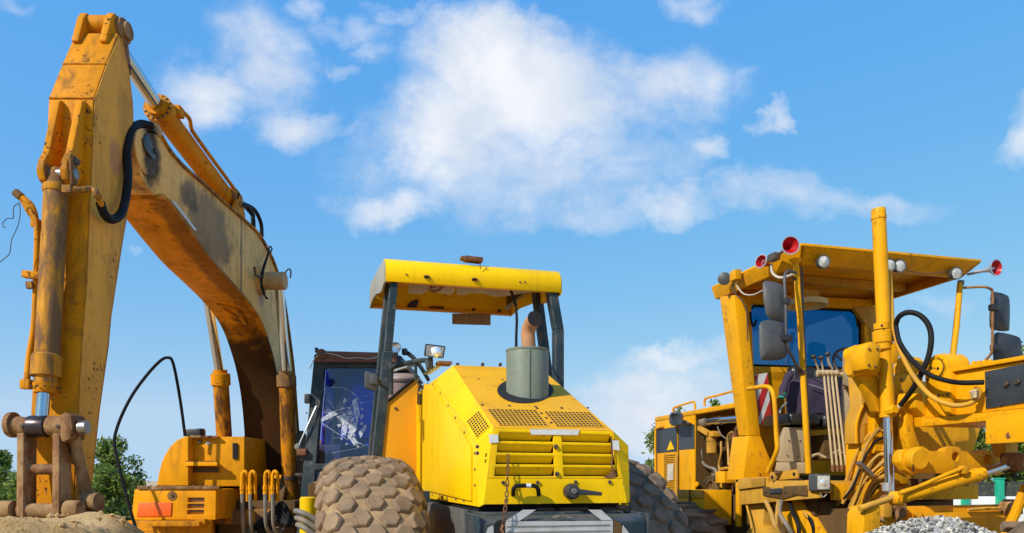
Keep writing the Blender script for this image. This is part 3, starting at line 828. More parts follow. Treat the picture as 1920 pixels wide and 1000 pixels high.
# boom cylinders
for side, mt in ((1, ('exc_oily', 'chrome', 'exc_dirty')), (-1, ('exc_oily', 'chrome', 'exc'))):
    if side > 0:
        e, g, b2 = E.U(523, 530, .36), E.U(537, 705, .36), E.U(546, 985, .36)
    else:
        e, g, b2 = Vector((-.42, pv.y, pv.z)), E.U(413, 702, -.42), E.U(431, 985, -.42)
    bcy = hydraulic(exc, 'boom_cylinder', e, g, b2, .050, .086, mt, 1.24, .17)
    d = (b2 - g).normalized()
    bp_ = g + d * 1.12
    MB().lathe(bp_, d, [(0, .088), (0, .096), (.035, .096), (.035, .088)], 20).build('clamp_band', 'bolt', bcy, ang=30)
    MB().box(bp_ + Vector((-.10 * side * -1, -.02, .01)), (.12, .06, .035)).build('clamp_lug', 'bolt', bcy, bevel=.005)
    MB().cyl(b2 + Vector((-.1, 0, -.05)), b2 + Vector((.1, 0, -.05)), .10, 18).build('foot_eye', 'steel_brown', bcy, bevel=.01)

# swan-neck hydraulic pipes between the cylinders
for i, (x, y, mt) in enumerate(((454, 887, 'yelhose'), (469, 887, 'yelhose'), (497, 886, 'yelhose'), (511, 887, 'yelhose'))):
    D0 = 7.75
    nk = tubepart('swan_neck_pipe', 'exc_body', exc, [E.D(x, 918, D0), E.D(x, 894, D0), E.D(x + 1.5, 887, D0), E.D(x + 5, 884, D0), E.D(x + 9, 888, D0), E.D(x + 10, 900, D0 + .05), E.D(x + 10, 940, D0 + .1)], .0175, 10, 5)
    MB().lathe(E.D(x, 910, D0), (0, 0, -1), [(0, .02), (.005, .025), (.05, .025), (.055, .02), (.09, .024), (.1, .018)], 8).build('hose_nut', 'exc_body', nk, ang=30)
    tubepart('supply_hose', 'greyhose', exc, [E.D(x, 920, D0), E.D(x + .5, 950, D0), E.D(x + 2, 985, D0 + .05), E.D(x + (12 if i > 1 else 6), 999, D0 + .2), E.D(x + 30, 985, D0 + .35)], .02, 8, 5)
for k in range(5):
    tubepart('belly_hose', 'rubber', exc, [E.D(470 + k * 12, 1010, 7.9 + .1 * k), E.D(480 + k * 9, 985 - k * 4, 8.0), E.D(505 + k * 6, 972 - k * 7, 8.0), E.D(540 + k * 3, 985, 7.95)], .026, 8, 5)
MB().box(E.D(495, 975, 8.4), (.85, .5, .45)).build('swing_frame', 'gra_dark', exc, bevel=.03)
MB().box(E.D(500, 925, 8.75), (.75, .25, .35)).build('boom_foot_frame', 'exc_dirty', exc, bevel=.03)
for u in (-.34, .27):
    MB().prism([(u, -.8, 1.05), (u, -.35, 1.75), (u, .1, 2.0), (u, .4, 1.9), (u, .8, 1.05)], (.07, 0, 0)).build('boom_bracket', 'gra_dark', exc, bevel=.01)

# --- tool box and tank housing on the machine's right
v0 = -1.45
A, B, C, D_ = E.V(246, 975, v0), E.V(404, 975, v0), E.V(405, 917, v0), E.V(252, 918, v0)
tb = MB().holes(A, B, C, D_, [0, .66, .86, 1], [0, .18, .32, .37, .52, .57, .72, 1], {(1, 1), (1, 3), (1, 5)}, .05)
tool = tb.build('tool_box', 'exc_body', exc, bevel=.006)
MB().hexa([A + Vector((.02, .045, 0)), B + Vector((-.02, .045, 0)), B + Vector((-.02, .9, 0)), A + Vector((.02, .9, 0)), D_ + Vector((.02, .045, -.002)), C + Vector((-.02, .045, -.002)), C + Vector((-.02, .9, -.002)), D_ + Vector((.02, .9, -.002))]).build('box_body', 'exc_body', tool, bevel=.015)
for y in (934.5, 945.5, 957):
    a = E.V(366, y, v0)
    MB().box(a + Vector((0, .047, 0)), (.17, .01, .045)).build('vent_slat', 'greyhose', tool)
MB().hexa([E.V(256, 969, v0 - .012), E.V(320, 968, v0 - .012), E.V(320, 968, v0 - .001), E.V(256, 969, v0 - .001), E.V(260, 943, v0 - .012), E.V(322, 942, v0 - .012), E.V(322, 942, v0 - .001), E.V(260, 943, v0 - .001)]).build('reflector_plate', 'orange', tool, bevel=.004, label='bright orange rectangular reflector')
bolts(tool, [E.V(323, 930, v0 - .002)], (0, -1, 0), .022)
MB().lathe(E.V(323, 930, v0 + .004), (0, -1, 0), [(0, .05), (.008, .05), (.008, .028)], 14).build('latch_recess', 'exc_dirty', tool, ang=30)
MB().hexa([E.V(256, 917, v0 - .02), E.V(411, 917, v0 - .02), E.V(413, 916, v0 + .5), E.V(300, 916, v0 + .5), E.V(258, 912, v0 - .02), E.V(410, 912, v0 - .02), E.V(412, 911.5, v0 + .5), E.V(300, 911.5, v0 + .5)]).build('tread_plate', 'steel_brown', tool, bevel=.003)
for k in range(26):
    p = E.V(260 + k * 5.8, 911.4, v0 - .005)
    MB().box(p, (.012, .03, .012)).build('tread_tooth', 'steel_brown', tool) if k % 2 == 0 else None
low = MB().hexa([E.V(233, 1030, v0 - .12), E.V(398, 1030, v0 - .12), E.V(405, 1030, v0 + .8), E.V(260, 1030, v0 + .8), E.V(238, 976, v0 - .10), E.V(397, 976, v0 - .10), E.V(404, 976, v0 + .8), E.V(262, 976, v0 + .8)]).build('lower_skirt', 'exc', tool, bevel=.012)
MB().box(E.V(330, 982, v0 - .17), (.52, .14, .05)).build('step_bar', 'exc', low, bevel=.012)
MB().box(E.V(378, 979, v0 - .15), (.10, .08, .06)).build('step_bracket', 'exc', low, bevel=.01)
# housing behind, with the rounded shoulder
v1 = -1.05
sh = [(293, 912), (297, 888), (302, 868), (309, 852), (318, 838), (330, 826), (344, 819), (354, 818)]
hump = [E.V(x, y, v1) for x, y in sh] + [E.V(354, 912, v1)]
hous = MB().prism(hump, (0, .95, 0)).build('tank_housing', 'exc_body', exc, bevel=.022, seg=3)
rec = [E.V(352, 912, v1 + .12), E.V(352, 818.5, v1 + .12), E.V(458, 819, v1 + .12), E.V(458, 912, v1 + .12)]
MB().prism(rec, (0, .8, 0)).build('housing_panel', 'exc_body', hous, bevel=.01)
MB().hexa([E.V(347, 874, v1 - .02), E.V(408, 874, v1 - .02), E.V(408, 874, v1 + .115), E.V(347, 874, v1 + .115), E.V(348, 866, v1 - .02), E.V(407, 866, v1 - .02), E.V(407, 866, v1 + .115), E.V(348, 866, v1 + .115)]).build('step', 'exc_body', hous, bevel=.006)
for k in range(14):
    MB().box(E.V(350 + k * 4.2, 865.3, v1), (.012, .04, .012)).build('step_tooth', 'exc_dirty', hous)
MB().hexa([E.V(353, 886, v1 + .10), E.V(410, 886, v1 + .10), E.V(410, 886, v1 + .118), E.V(353, 886, v1 + .118), E.V(353, 876, v1 + .10), E.V(410, 876, v1 + .10), E.V(410, 876, v1 + .118), E.V(353, 876, v1 + .118)]).build('step_recess', 'gra_dark', hous)
MB().hexa([E.V(357, 821, v1 + .06), E.V(408, 821, v1 + .06), E.V(408, 821, v1 + .3), E.V(357, 821, v1 + .3), E.V(357, 817, v1 + .06), E.V(408, 817, v1 + .06), E.V(408, 817, v1 + .3), E.V(357, 817, v1 + .3)]).build('tread_plate', 'steel_brown', hous, bevel=.003)
bolts(hous, [E.V(375, 828, v1 + .115)], (0, -1, 0), .03)
MB().box(E.V(390, 831, v1 + .115), (.045, .006, .03)).build('paper_label', 'white', hous)
MB().box(E.V(441, 846, v1 + .11), (.05, .02, .17)).build('vent_slot', 'hole_black', hous)
MB().box(E.V(367, 813, -.85), (.16, .16, .09)).build('breather_box', 'black', hous, bevel=.015)
MB().box(E.V(376, 806.5, -.85), (.06, .1, .03)).build('breather_cap', 'black', hous, bevel=.008)
tubepart('bent_rail', 'rubber', exc, [E.D(262, 1015, 7.3), E.D(247, 965, 7.3), E.D(233, 915, 7.32), E.D(222, 870, 7.35), E.D(215, 838, 7.38), E.D(216, 815, 7.4), E.D(228, 780, 7.45), E.D(250, 738, 7.5), E.D(280, 698, 7.6), E.D(303, 675, 7.68), E.D(315, 671, 7.7), E.D(323, 677, 7.72), E.D(331, 710, 7.78), E.D(340, 765, 7.85), E.D(347, 818, 7.9)], .0155, 8, 6, label='long black bent hose looping above the tool box')

# --- cab
vc = -1.3
ca = MB().holes(E.V(553, 1030, vc), E.V(746, 1030, vc), E.V(742, 664, vc + .12), E.V(589, 664, vc + .12), [0, .135, .9, 1], [0, .295, .40, .435, .93, 1], {(1, 1), (1, 3)}, .09)
cab = ca.build('cab', 'teal', exc, bevel=.015, seg=3)
def cb(px, py, dv=0.):
    v = vc + .12 * (1030 - py) / 366
    return E.V(px, py, v + dv)
ub = E.V(742, 664, vc).x
ua = E.V(586, 664, vc).x
MB().hexa([(ua - .12, vc + .09, 1.0), (ua - .05, vc + .09, 1.0), (ua - .05, .35, 1.0), (ua - .12, .35, 1.0), (ua - .06, vc + .12, 1.72), (ua + .01, vc + .12, 1.72), (ua + .01, .35, 1.72), (ua - .06, .35, 1.72)]).build('side_wall', 'teal', cab, bevel=.01)
for v in (-.35, .3):
    MB().hexa([(ua - .05, v - .035, 1.72), (ua, v - .035, 1.72), (ua, v + .035, 1.72), (ua - .05, v + .035, 1.72), (ua + .03, v - .035, 2.62), (ua + .08, v - .035, 2.62), (ua + .08, v + .035, 2.62), (ua + .03, v + .035, 2.62)]).build('side_pillar', 'teal', cab, bevel=.01)
MB().hexa([(ub - .06, vc + .08, 1.0), (ub, vc + .08, 1.0), (ub, .35, 1.0), (ub - .06, .35, 1.0), (ub - .06, vc + .12, 1.75), (ub, vc + .12, 1.75), (ub, .35, 1.75), (ub - .06, .35, 1.75)]).build('door_panel', 'teal', cab, bevel=.01)
for v in (-.35, .3):
    MB().box((ub - .03, v, 2.2), (.06, .07, .9)).build('door_pillar', 'teal', cab, bevel=.01)
MB().box(((ua + ub) / 2 + .03, .33, 1.75), (ub - ua, .06, 1.7)).build('rear_wall', 'navy', cab)
MB().box(((ua + ub) / 2, -.4, 1.12), (ub - ua, 1.6, .12)).build('floor', 'navy', cab)
MB().box(((ua + ub) / 2 + .02, -.42, 2.66), (ub - ua + .06, 1.62, .08)).build('roof', 'teal', cab, bevel=.03, seg=3)
fas = MB().hexa([cb(590, 679, -.06), cb(745, 680, -.06), cb(745, 680, .06), cb(590, 679, .06), cb(594, 658, -.05), cb(744, 662, -.05), cb(744, 662, .1), cb(594, 658, .1)]).build('visor_panel', 'rustroof', cab, bevel=.01)
MB().lathe(cb(602.5, 663, -.085), (0, 1, 0), [(0, 0), (0, .035), (.006, .05), (.03, .05)], 18).build('visor_disc', 'rustroof', fas, ang=30)
bolts(fas, [cb(602.5, 663, -.09), cb(603, 673, -.065)], (0, -1, 0), .02)
tubepart('loose_wire', 'liner', fas, [cb(610, 662, -.07), cb(630, 666, -.07), cb(650, 672, -.07), cb(672, 671, -.07), cb(692, 673, -.07), cb(715, 668, -.07)], .005, 5, 5)
tubepart('loose_wire', 'liner', fas, [cb(597, 666, -.08), cb(588, 676, -.07), cb(581, 692, -.06)], .005, 5, 5)
MB().box(cb(594, 657, 0), (.03, .05, .05)).build('roof_stub', 'black', fas, bevel=.005)
# work lamp and stub on the roof
lp = cb(742, 652, .1)
wl = MB().lathe(lp, (0, -1, .1), [(-.05, .02), (-.03, .05), (.0, .058), (.012, .058), (.012, .05)], 18, False).build('roof_lamp', 'silver', cab, ang=30)
MB().lathe(lp, (0, -1, .1), [(.0, .05), (-.02, .02), (-.02, 0)], 14, False).build('lamp_reflector', 'reflector', wl, ang=60)
MB().box(lp + Vector((0, .02, -.09)), (.04, .04, .1)).build('lamp_stem', 'rust', wl, bevel=.005)
MB().box(cb(759, 660, .3), (.06, .08, .07)).build('roof_stub', 'black', cab, bevel=.015)
tubepart('roof_rail', 'teal', cab, [E.D(765, 663, 8.1), E.D(776, 672, 8.4), E.D(790, 690, 8.9), E.D(803, 712, 9.3)], .025, 8, 4)
hoodr = MB().box((ub - .25, 1.1, 2.0), (.8, 1.1, .9)).build('engine_hood', 'silver', exc, bevel=.04)
for k in range(3):
    MB().box((ub + .155, .8 + k * .22, 2.25), (.012, .05, .35), Matrix.Rotation(.5, 3, 'X')).build('hood_slot', 'hole_black', hoodr)
# windscreen, broken
MB().hexa([cb(575, 872, .03), cb(730, 872, .03), cb(730, 872, .036), cb(575, 872, .036), cb(594, 684, .03), cb(735, 684, .03), cb(735, 684, .036), cb(594, 684, .036)]).build('windscreen', 'glass_cab', cab, label='cracked windscreen with a star-shaped hole')
MB().hexa([cb(570, 920, .03), cb(730, 920, .03), cb(730, 920, .036), cb(570, 920, .036), cb(577, 880, .03), cb(730, 880, .03), cb(730, 880, .036), cb(577, 880, .036)]).build('lower_pane', plain('dusty_dark_pane', (.03, .045, .08), .25, var=.2, dust=.15), cab)
rc = random.Random(3)
cw = MB()
def sliver(p, q, w0, w1):
    a, b = cb(p[0], p[1], .024), cb(q[0], q[1], .024)
    d = (b - a); n = Vector((-d.z, 0, d.x)).normalized()
    s0, s1 = n * w0 * .0036, n * w1 * .0036
    cw.prism([a - s0, a + s0, b + s1, b - s1], (0, .004, 0))
cx0, cy0 = 629, 774
for i in range(54):
    a = rc.uniform(-.2, 6.28)
    if rc.random() < .35 and math.sin(a) > 0: a = rc.uniform(.3, 1.2)
    r0 = rc.uniform(2, 12); r1 = rc.uniform(20, 50)
    j = rc.uniform(-.12, .12)
    sliver((cx0 + r0 * math.cos(a), cy0 + r0 * math.sin(a)), (cx0 + r1 * math.cos(a + j) * 1.05, cy0 + r1 * math.sin(a + j)), rc.uniform(.15, .5), .1)
ring = [(cx0 + 52 * math.cos(a), cy0 + 48 * math.sin(a)) for a in [-2.3 + i * .33 for i in range(13)]]
for p, q in zip(ring, ring[1:]):
    sliver(p, q, rc.uniform(.1, 1.3), rc.uniform(.1, .9)) if rc.random() < .8 else None
for p, q, w in (((596, 789), (628, 771), 1.1), ((596, 789), (650, 824), .9), ((650, 824), (662, 822), .8), ((622, 850), (672, 840), .4), ((672, 840), (690, 834), .3), ((680, 745), (704, 735), .5), ((678, 756), (700, 751), .5), ((602, 765), (610, 726), .4), ((615, 752), (609, 730), .5), ((620, 757), (606, 745), .4), ((596, 740), (603, 712), .3), ((628, 771), (648, 765), 1.6), ((664, 826), (682, 835), 1.2), ((656, 818), (664, 834), 1.1)):
    sliver(p, q, w, w * .5)
for i in range(90):      # crazed patch below and right of the hole
    x, y = cx0 + rc.gauss(27, 11), cy0 + rc.gauss(18, 16)
    s = rc.uniform(1.0, 5.0); a = rc.uniform(0, 3)
    pts = [cb(x + s * math.cos(a + k * 2.1) * rc.uniform(.6, 1.3), y + s * math.sin(a + k * 2.1), .022 + rc.uniform(0, .006)) for k in range(3)]
    cw.prism(pts, (0, .003, 0))
for pts in (((660, 752), (668, 747), (672, 760), (675, 778), (668, 790), (664, 776)), ((664, 792), (672, 786), (668, 806), (658, 820), (652, 812)), ((640, 800), (652, 796), (650, 812), (640, 818)), ((600, 787), (618, 774), (629, 771), (634, 777), (620, 783), (604, 792)), ((636, 780), (648, 775), (655, 790), (648, 803), (640, 792)), ((655, 822), (664, 818), (672, 832), (664, 836)), ((672, 812), (684, 796), (688, 800), (676, 822))):
    cw.prism([cb(x, y, .020) for x, y in pts], (0, .003, 0))
cw.build('crack_web', 'crack', cab, kind='stuff', flat=True)
# what shows through the windscreen
MB().box(E.V(688, 762, -.75), (.30, .16, .46), Matrix.Rotation(-.12, 3, 'X')).build('seat_back', 'blue', cab, bevel=.05, seg=4, label='bright blue seat seen through the broken windscreen')
MB().box(E.V(688, 815, -.85), (.34, .4, .12)).build('seat_cushion', 'blue', cab, bevel=.04, seg=3)
MB().box(E.V(640, 860, -.7), (.55, .4, .3)).build('console', 'navy', cab, bevel=.03)
vs, fs = [], []
for j in range(25):
    for i in range(25):
        x, y = 612 + 122 * i / 24 - 14 * j / 24, 688 + 190 * j / 24
        q = Vector((i * .23, j * .17, 2.0))
        vs.append(E.V(x, y, -.35 + .16 * mnoise.noise(q) + .07 * mnoise.noise(q * 2.6) + .25 * abs(i / 24 - .5)))
for j in range(24):
    for i in range(24):
        fs.append((j * 25 + i, j * 25 + i + 1, (j + 1) * 25 + i + 1, (j + 1) * 25 + i))
N_ = len(vs)
fs += [tuple(q + N_ for q in f[::-1]) for f in fs]
MB().add(vs + [p + Vector((0, .02, 0)) for p in vs], fs).build('blue_sheet', 'bluewall', cab, ang=40, weld=False, label='crumpled blue sheeting hung inside the cab')
MB().prism([E.V(584, 818, vc + .25), E.V(584, 866, vc + .25), E.V(618, 866, vc + .25)], (0, .02, 0)).build('kick_panel', 'mirror_grey', cab)
# wiper, handle, bolts on the cab front
wp = tubepart('wiper_arm', 'silver', cab, [cb(560, 836, -.03), cb(576, 800, -.04), cb(593, 762, -.03)], .008, 6, 3)
tubepart('wiper_blade', 'black', wp, [cb(608, 715, .0), cb(600, 752, -.01), cb(590, 800, .0)], .008, 6, 4)
MB().lathe(cb(557, 838, -.05), (0, 1, 0), [(0, .02), (.02, .035), (.06, .035)], 12).build('wiper_motor', 'greygreen', wp, ang=30)
MB().box(cb(566, 848, -.03), (.10, .06, .07)).build('wiper_bracket', 'rust', wp, bevel=.012)
MB().box(cb(577, 748, -.02), (.06, .06, .10)).build('cab_hinge', 'black', cab, bevel=.01)
bolts(cab, [cb(589, 692, -.003), cb(565, 862, -.003), cb(562, 905, -.003), cb(575, 775, -.003), cb(606, 885, .027)], (0, -1, 0), .013)
tubepart('cab_grab_rail', 'silver', exc, [E.D(697, 862, 7.5), E.D(699, 820, 7.5), E.D(702, 794, 7.5), E.D(706, 788, 7.52)], .014, 8, 4)

# ------------------------------------------------------------------ soil roller
R = Frame(-.04, 4.18, 14.5)
def on_plane(fr, px, py, p0, n):
    """where the sight line of a photo pixel meets a plane given in the machine's own axes"""
    a = fr.D(px, py, 1.0); o = fr.D(960, HORIZON, 0.0); o.z = EYE
    d = a - o; n = Vector(n)
    return o + d * ((Vector(p0) - o).dot(n) / d.dot(n))

rol = thing('soil_roller', 'bright yellow soil roller with ribbed canopy, grey muffler and knobbly tyres', 'road roller', R)
UL, UR = -.335, .37
TL, TR, BR, BL = R.V(926, 802, -.9), R.V(1149, 808, -.9), R.V(1176, 943, -.9), R.V(907, 946, -.9)
ML, MR = L3(BL, TL, .335), L3(BR, TR, .335)
SLt, SLb = R.U(895, 834, UL), R.U(897, 951, UL)
SRt, SRb = R.U(1178, 836, UR), R.U(1181, 941, UR)
RLt = R.U(850, 685, -.24); RLs = R.U(817, 716, UL)
RRt = Vector((.30, RLt.y, RLt.z)); RRs = Vector((UR, RLs.y, RLs.z))
FL, FLs = Vector((-.24, 1.25, RLt.z)), Vector((UL, 1.25, RLs.z + .03))
zb = SLb.z

# hood body behind the skins
hood = MB()
ins = .02
hood.loft([[Vector((UL + ins, -.78, zb - .02)), Vector((UR - ins, -.78, zb - .02)), Vector((UR - ins, -.78, 1.5)), Vector((.26, -.78, 1.62)), Vector((-.24, -.78, 1.62)), Vector((UL + ins, -.78, 1.5))],
           [Vector((UL + ins, RLs.y, zb - .02)), Vector((UR - ins, RLs.y, zb - .02)), Vector((UR - ins, RLs.y, RLs.z - .03)), Vector((.28, RLs.y, RLt.z - .03)), Vector((-.22, RLs.y, RLt.z - .03)), Vector((UL + ins, RLs.y, RLs.z - .03))],
           [Vector((UL + ins, 1.2, zb - .02)), Vector((UR - ins, 1.2, zb - .02)), Vector((UR - ins, 1.2, RLs.z - .03)), Vector((.28, 1.2, RLt.z - .03)), Vector((-.22, 1.2, RLt.z - .03)), Vector((UL + ins, 1.2, RLs.z - .03))]])
hood = hood.build('engine_hood', 'hole_black', rol)
def skin(name, pts, mat, th=.012, bevel=.004, parent=None, n=None):
    pts = [Vector(p) for p in pts]
    nn = n or (pts[1] - pts[0]).cross(pts[2] - pts[0]).normalized()
    return MB().prism(pts, -Vector(nn) * th).build(name, mat, parent or rol, bevel=bevel, seg=2)
def dentskin(name, A, B, C, D, mat, nx=14, ny=14, amp=.006, th=.012, seed=0, parent=None):
    """sheet-metal quad with slight dents"""
    A, B, C, D = map(Vector, (A, B, C, D)); n = (B - A).cross(D - A).normalized()
    vs, fs = [], []
    for j in range(ny + 1):
        for i in range(nx + 1):
            s, t = i / nx, j / ny
            p = (A * (1 - s) + B * s) * (1 - t) + (D * (1 - s) + C * s) * t
            w = min(1, 6 * min(s, 1 - s, t, 1 - t))
            vs.append(p + n * amp * w * mnoise.noise(p * 4.5 + Vector((seed, 0, 0))))
    N = len(vs); vs += [v - n * th for v in vs]; W = nx + 1
    for j in range(ny):
        for i in range(nx):
            q = (j * W + i, j * W + i + 1, (j + 1) * W + i + 1, (j + 1) * W + i)
            fs += [q, tuple(x + N for x in q[::-1])]
    for i in range(nx):
        fs += [(i + 1, i, i + N, i + 1 + N), (ny * W + i, ny * W + i + 1, ny * W + i + 1 + N, ny * W + i + N)]
    for j in range(ny):
        fs += [(j * W, (j + 1) * W, (j + 1) * W + N, j * W + N), ((j + 1) * W + nx, j * W + nx, j * W + nx + N, (j + 1) * W + nx + N)]
    return MB().add(vs, fs).build(name, mat, parent or rol, ang=28)

# side sheets
f2b, f2t = Vector((UL, 1.30, zb)), Vector((UL, 1.30, RLs.z + .03))
side = MB()
pl = [SLb, SLt, RLs, Vector((UL, RLs.y + .03, RLs.z + .02)), f2t, f2b]
side = MB().prism(pl[::-1], (.012, 0, 0)).build('side_panel', 'rol', rol, bevel=.006)
MB().prism([Vector((UR - .012, p.y, p.z)) for p in pl], (.012, 0, 0)).build('side_panel', 'rol', rol, bevel=.006)
# raised door sheet on the left side with its flanged edge
dp = [R.U(x, y, UL) for x, y in ((886, 940), (886, 838), (812, 722), (797, 720), (800, 920))]
MB().prism([p + Vector((-.010, 0, 0)) for p in dp][::-1], (.0095, 0, 0)).build('door_sheet', 'rol', side, bevel=.005)
bolts(side, [R.U(x, y, UL) + Vector((-.012, 0, 0)) for x, y in ((830, 738), (845, 761), (859, 784), (876, 811), (787, 716), (797, 718), (806, 719), (815, 721))], (-1, 0, 0), .009)
bolts(side, [R.U(x, y, UL) + Vector((-.004, 0, 0)) for x, y in ((800, 926), (812, 928), (826, 930), (840, 933), (856, 936), (871, 939), (892, 880), (892, 850), (892, 910))], (-1, 0, 0), .008)
bolts(side, [R.U(x, y, UL) + Vector((-.004, 0, 0)) for x, y in ((776, 728), (775, 752), (771, 806), (768, 846))], (-1, 0, 0), .013)
for a in ((785, 720, 795, 730), (783, 737, 791, 759)):
    MB().prism([R.U(x, y, UL) + Vector((-.002, 0, 0)) for x, y in ((a[0], a[1]), (a[2], a[1] + 3), (a[2] - 1, a[3]), (a[0], a[3] - 1))], (-.003, 0, 0)).build('side_slot', 'gra_dark', side)
# flare panel from the hood to the canopy post
fl = [R.V(784, 708, 1.26), R.V(724, 758, 1.26), R.V(712, 870, 1.26), R.V(712, 950, 1.26), R.V(784, 950, 1.26)]
flare = MB().prism(fl, (0, .015, 0)).build('platform_panel', 'rol_or', rol, bevel=.004)
MB().tube([fl[0] + Vector((0, -.004, .012)), fl[1] + Vector((0, -.004, .012)), fl[2] + Vector((-.008, -.004, 0))], .011, 8).build('rubber_trim', 'rubber', flare, ang=60)
bolts(flare, [R.V(742, 766, 1.258)], (0, -1, 0), .013)

# chamfers and sloping top
def slope(px, py):
    n = (TR - TL).cross(RLt - TL).normalized()
    return on_plane(R, px, py, TL, n)
nS = (TR - TL).cross(RLt - TL).normalized()
top = dentskin('sloping_lid', TL, TR, RRt, RLt, 'rol_top', amp=.004, seed=2)
chl = skin('corner_sheet', [SLt, TL, RLt, RLs], 'rol', n=(TL - SLt).cross(RLs - SLt).normalized())
skin('corner_sheet', [TR, SRt, RRs, RRt], 'rol', n=(SRt - TR).cross(RRt - TR).normalized())
skin('deck_lid', [RLt, RRt, Vector((.30, 1.2, RLt.z)), Vector((-.24, 1.2, RLt.z))], 'rol_top', n=(0, 0, 1))
chf = skin('corner_sheet', [RLs, RLt, Vector((-.24, 1.2, RLt.z)), Vector((UL, 1.16, RLs.z + .03))], 'rol', n=(RLt - RLs).cross(Vector((UL, 1.16, RLs.z + .03)) - RLs).normalized())
skin('corner_sheet', [RRt, RRs, Vector((UR, 1.16, RLs.z + .03)), Vector((.30, 1.2, RLt.z))], 'rol')
bolts(top, [slope(x, y) + nS * .001 for x, y in ((904, 760), (955, 762), (1004, 764), (1007, 767), (1015, 776), (1024, 785), (1033, 794), (1053, 766), (1102, 766), (897, 712), (942, 713), (1042, 716))], nS, .009)

def lattice(parent, quad, nx, ny, mat='rol', w=.24, up=.004):
    """perforated grille: a sheet cut with rows of square holes over a dark backing"""
    A, B, C, D = quad
    n = (B - A).cross(D - A).normalized()
    MB().prism([A + n * .0015, B + n * .0015, C + n * .0015, D + n * .0015], n * .001).build('grille_gap_darkness', 'hole_black', parent)
    ss = [0]; ts = [0]
    for i in range(nx):
        ss += [(i + w) / (nx + w), (i + 1) / (nx + w)]
    ss.append(1.0)
    for i in range(ny):
        ts += [(i + w) / (ny + w), (i + 1) / (ny + w)]
    ts.append(1.0)
    holes = {(2 * i + 1, 2 * j + 1) for i in range(nx) for j in range(ny)}
    MB().holes(A + n * up, B + n * up, C + n * up, D + n * up, ss, ts, holes, .0025).build('grille', mat, parent, flat=True)
lattice(top, [slope(x, y) for x, y in ((936, 799), (1029, 800), (1006, 770), (912, 768))], 12, 8, 'rol_top')
lattice(top, [slope(x, y) for x, y in ((1043, 801), (1134, 802), (1106, 774), (1018, 772))], 12, 8, 'rol_top')
nC = (TL - SLt).cross(RLs - SLt).normalized()
lattice(chl, [on_plane(R, x, y, SLt, nC) for x, y in ((895, 823), (919, 800), (899, 770), (875, 791))], 6, 8)
nF = (RLt - RLs).cross(Vector((UL, 1.16, RLs.z + .03)) - RLs).normalized()
lattice(chf, [on_plane(R, x, y, RLs, nF) for x, y in ((806, 703), (829, 687), (811, 687), (792, 702))], 4, 5)
# rear of the hood: louvred panel, lower panel, corner folds
W_ = [.05, .487, .557, .972]
T_ = [.05, .225, .285, .455, .515, .685, .745, .915]
rear = MB().holes(ML, MR, TR, TL, [0] + W_ + [1], [0] + T_ + [1], {(i, j) for i in (1, 3) for j in (1, 3, 5, 7)}, .012).build('rear_panel', 'rol', rol, bevel=.005, seg=2)
PP = lambda s, t: (ML * (1 - s) + MR * s) * (1 - t) + (TL * (1 - s) + TR * s) * t
for c in (0, 2):
    for r in range(4):
        s0, s1 = W_[c] + .002, W_[c + 1] - .002; t0, t1 = T_[2 * r], T_[2 * r + 1]
        a, b, c2, d = PP(s0, t1 + .005), PP(s1, t1 + .005), PP(s1 - .01, t0 + .022), PP(s0 + .01, t0 + .022)
        o1, o2 = Vector((0, .003, 0)), Vector((0, .026, 0))
        MB().prism([a + o1, b + o1, c2 + o2, d + o2], (0, .006, .002)).build('louvre_slat', 'rol', rear)
lowp = dentskin('lower_rear_panel', BL, BR, MR, ML, 'rol', 20, 8, .006, seed=5)
for (A, B, C, D, sd) in ((SLb, BL, TL, SLt, 1), (BR, SRb, SRt, TR, 3)):
    dentskin('corner_fold', A, B, C, D, 'rol', 5, 10, .004, seed=sd)
MB().prism([R.V(x, y, -.904) for x, y in ((993, 805), (1087, 806), (1083, 816), (996, 815))], (0, .003, 0)).build('pale_tape', 'white', rear)
MB().prism([R.V(x, y, -.905) for x, y in ((917, 815), (934, 815), (935, 830), (918, 831))], (0, .003, 0)).build('pale_tape', 'white', rear)
MB().prism([R.V(x, y, -.912) for x, y in ((1147, 826), (1160, 826), (1162, 845), (1148, 843))], (0, .003, 0)).build('pale_tape', 'white', rear)
bolts(rear, [R.V(x, y, -.902) for x, y in ((1042, 838), (1044, 889))], (0, -1, 0), .014)
bolts(lowp, [R.V(x, y, -.903) for x, y in ((943, 905), (1008, 905), (1079, 904), (1143, 904), (895, 838), (895, 850))], (0, -1, 0), .011)
MB().prism([R.V(x, y, -.9035) for x, y in ((1131, 893), (1141, 890), (1146, 885), (1153, 882), (1158, 890), (1150, 896), (1140, 897))], (0, .002, 0)).build('rust_hole', 'rust', rear)
MB().tube([R.V(x, y, -.91) for x, y in ((1146, 818), (1147, 840), (1149, 858), (1147, 872), (1150, 884))], .004, 5).build('rusty_crack', 'rust', rear)
MB().box(R.V(1178, 936, -.86), (.02, .03, .04)).build('rusty_corner', 'rust', lowp, bevel=.004)
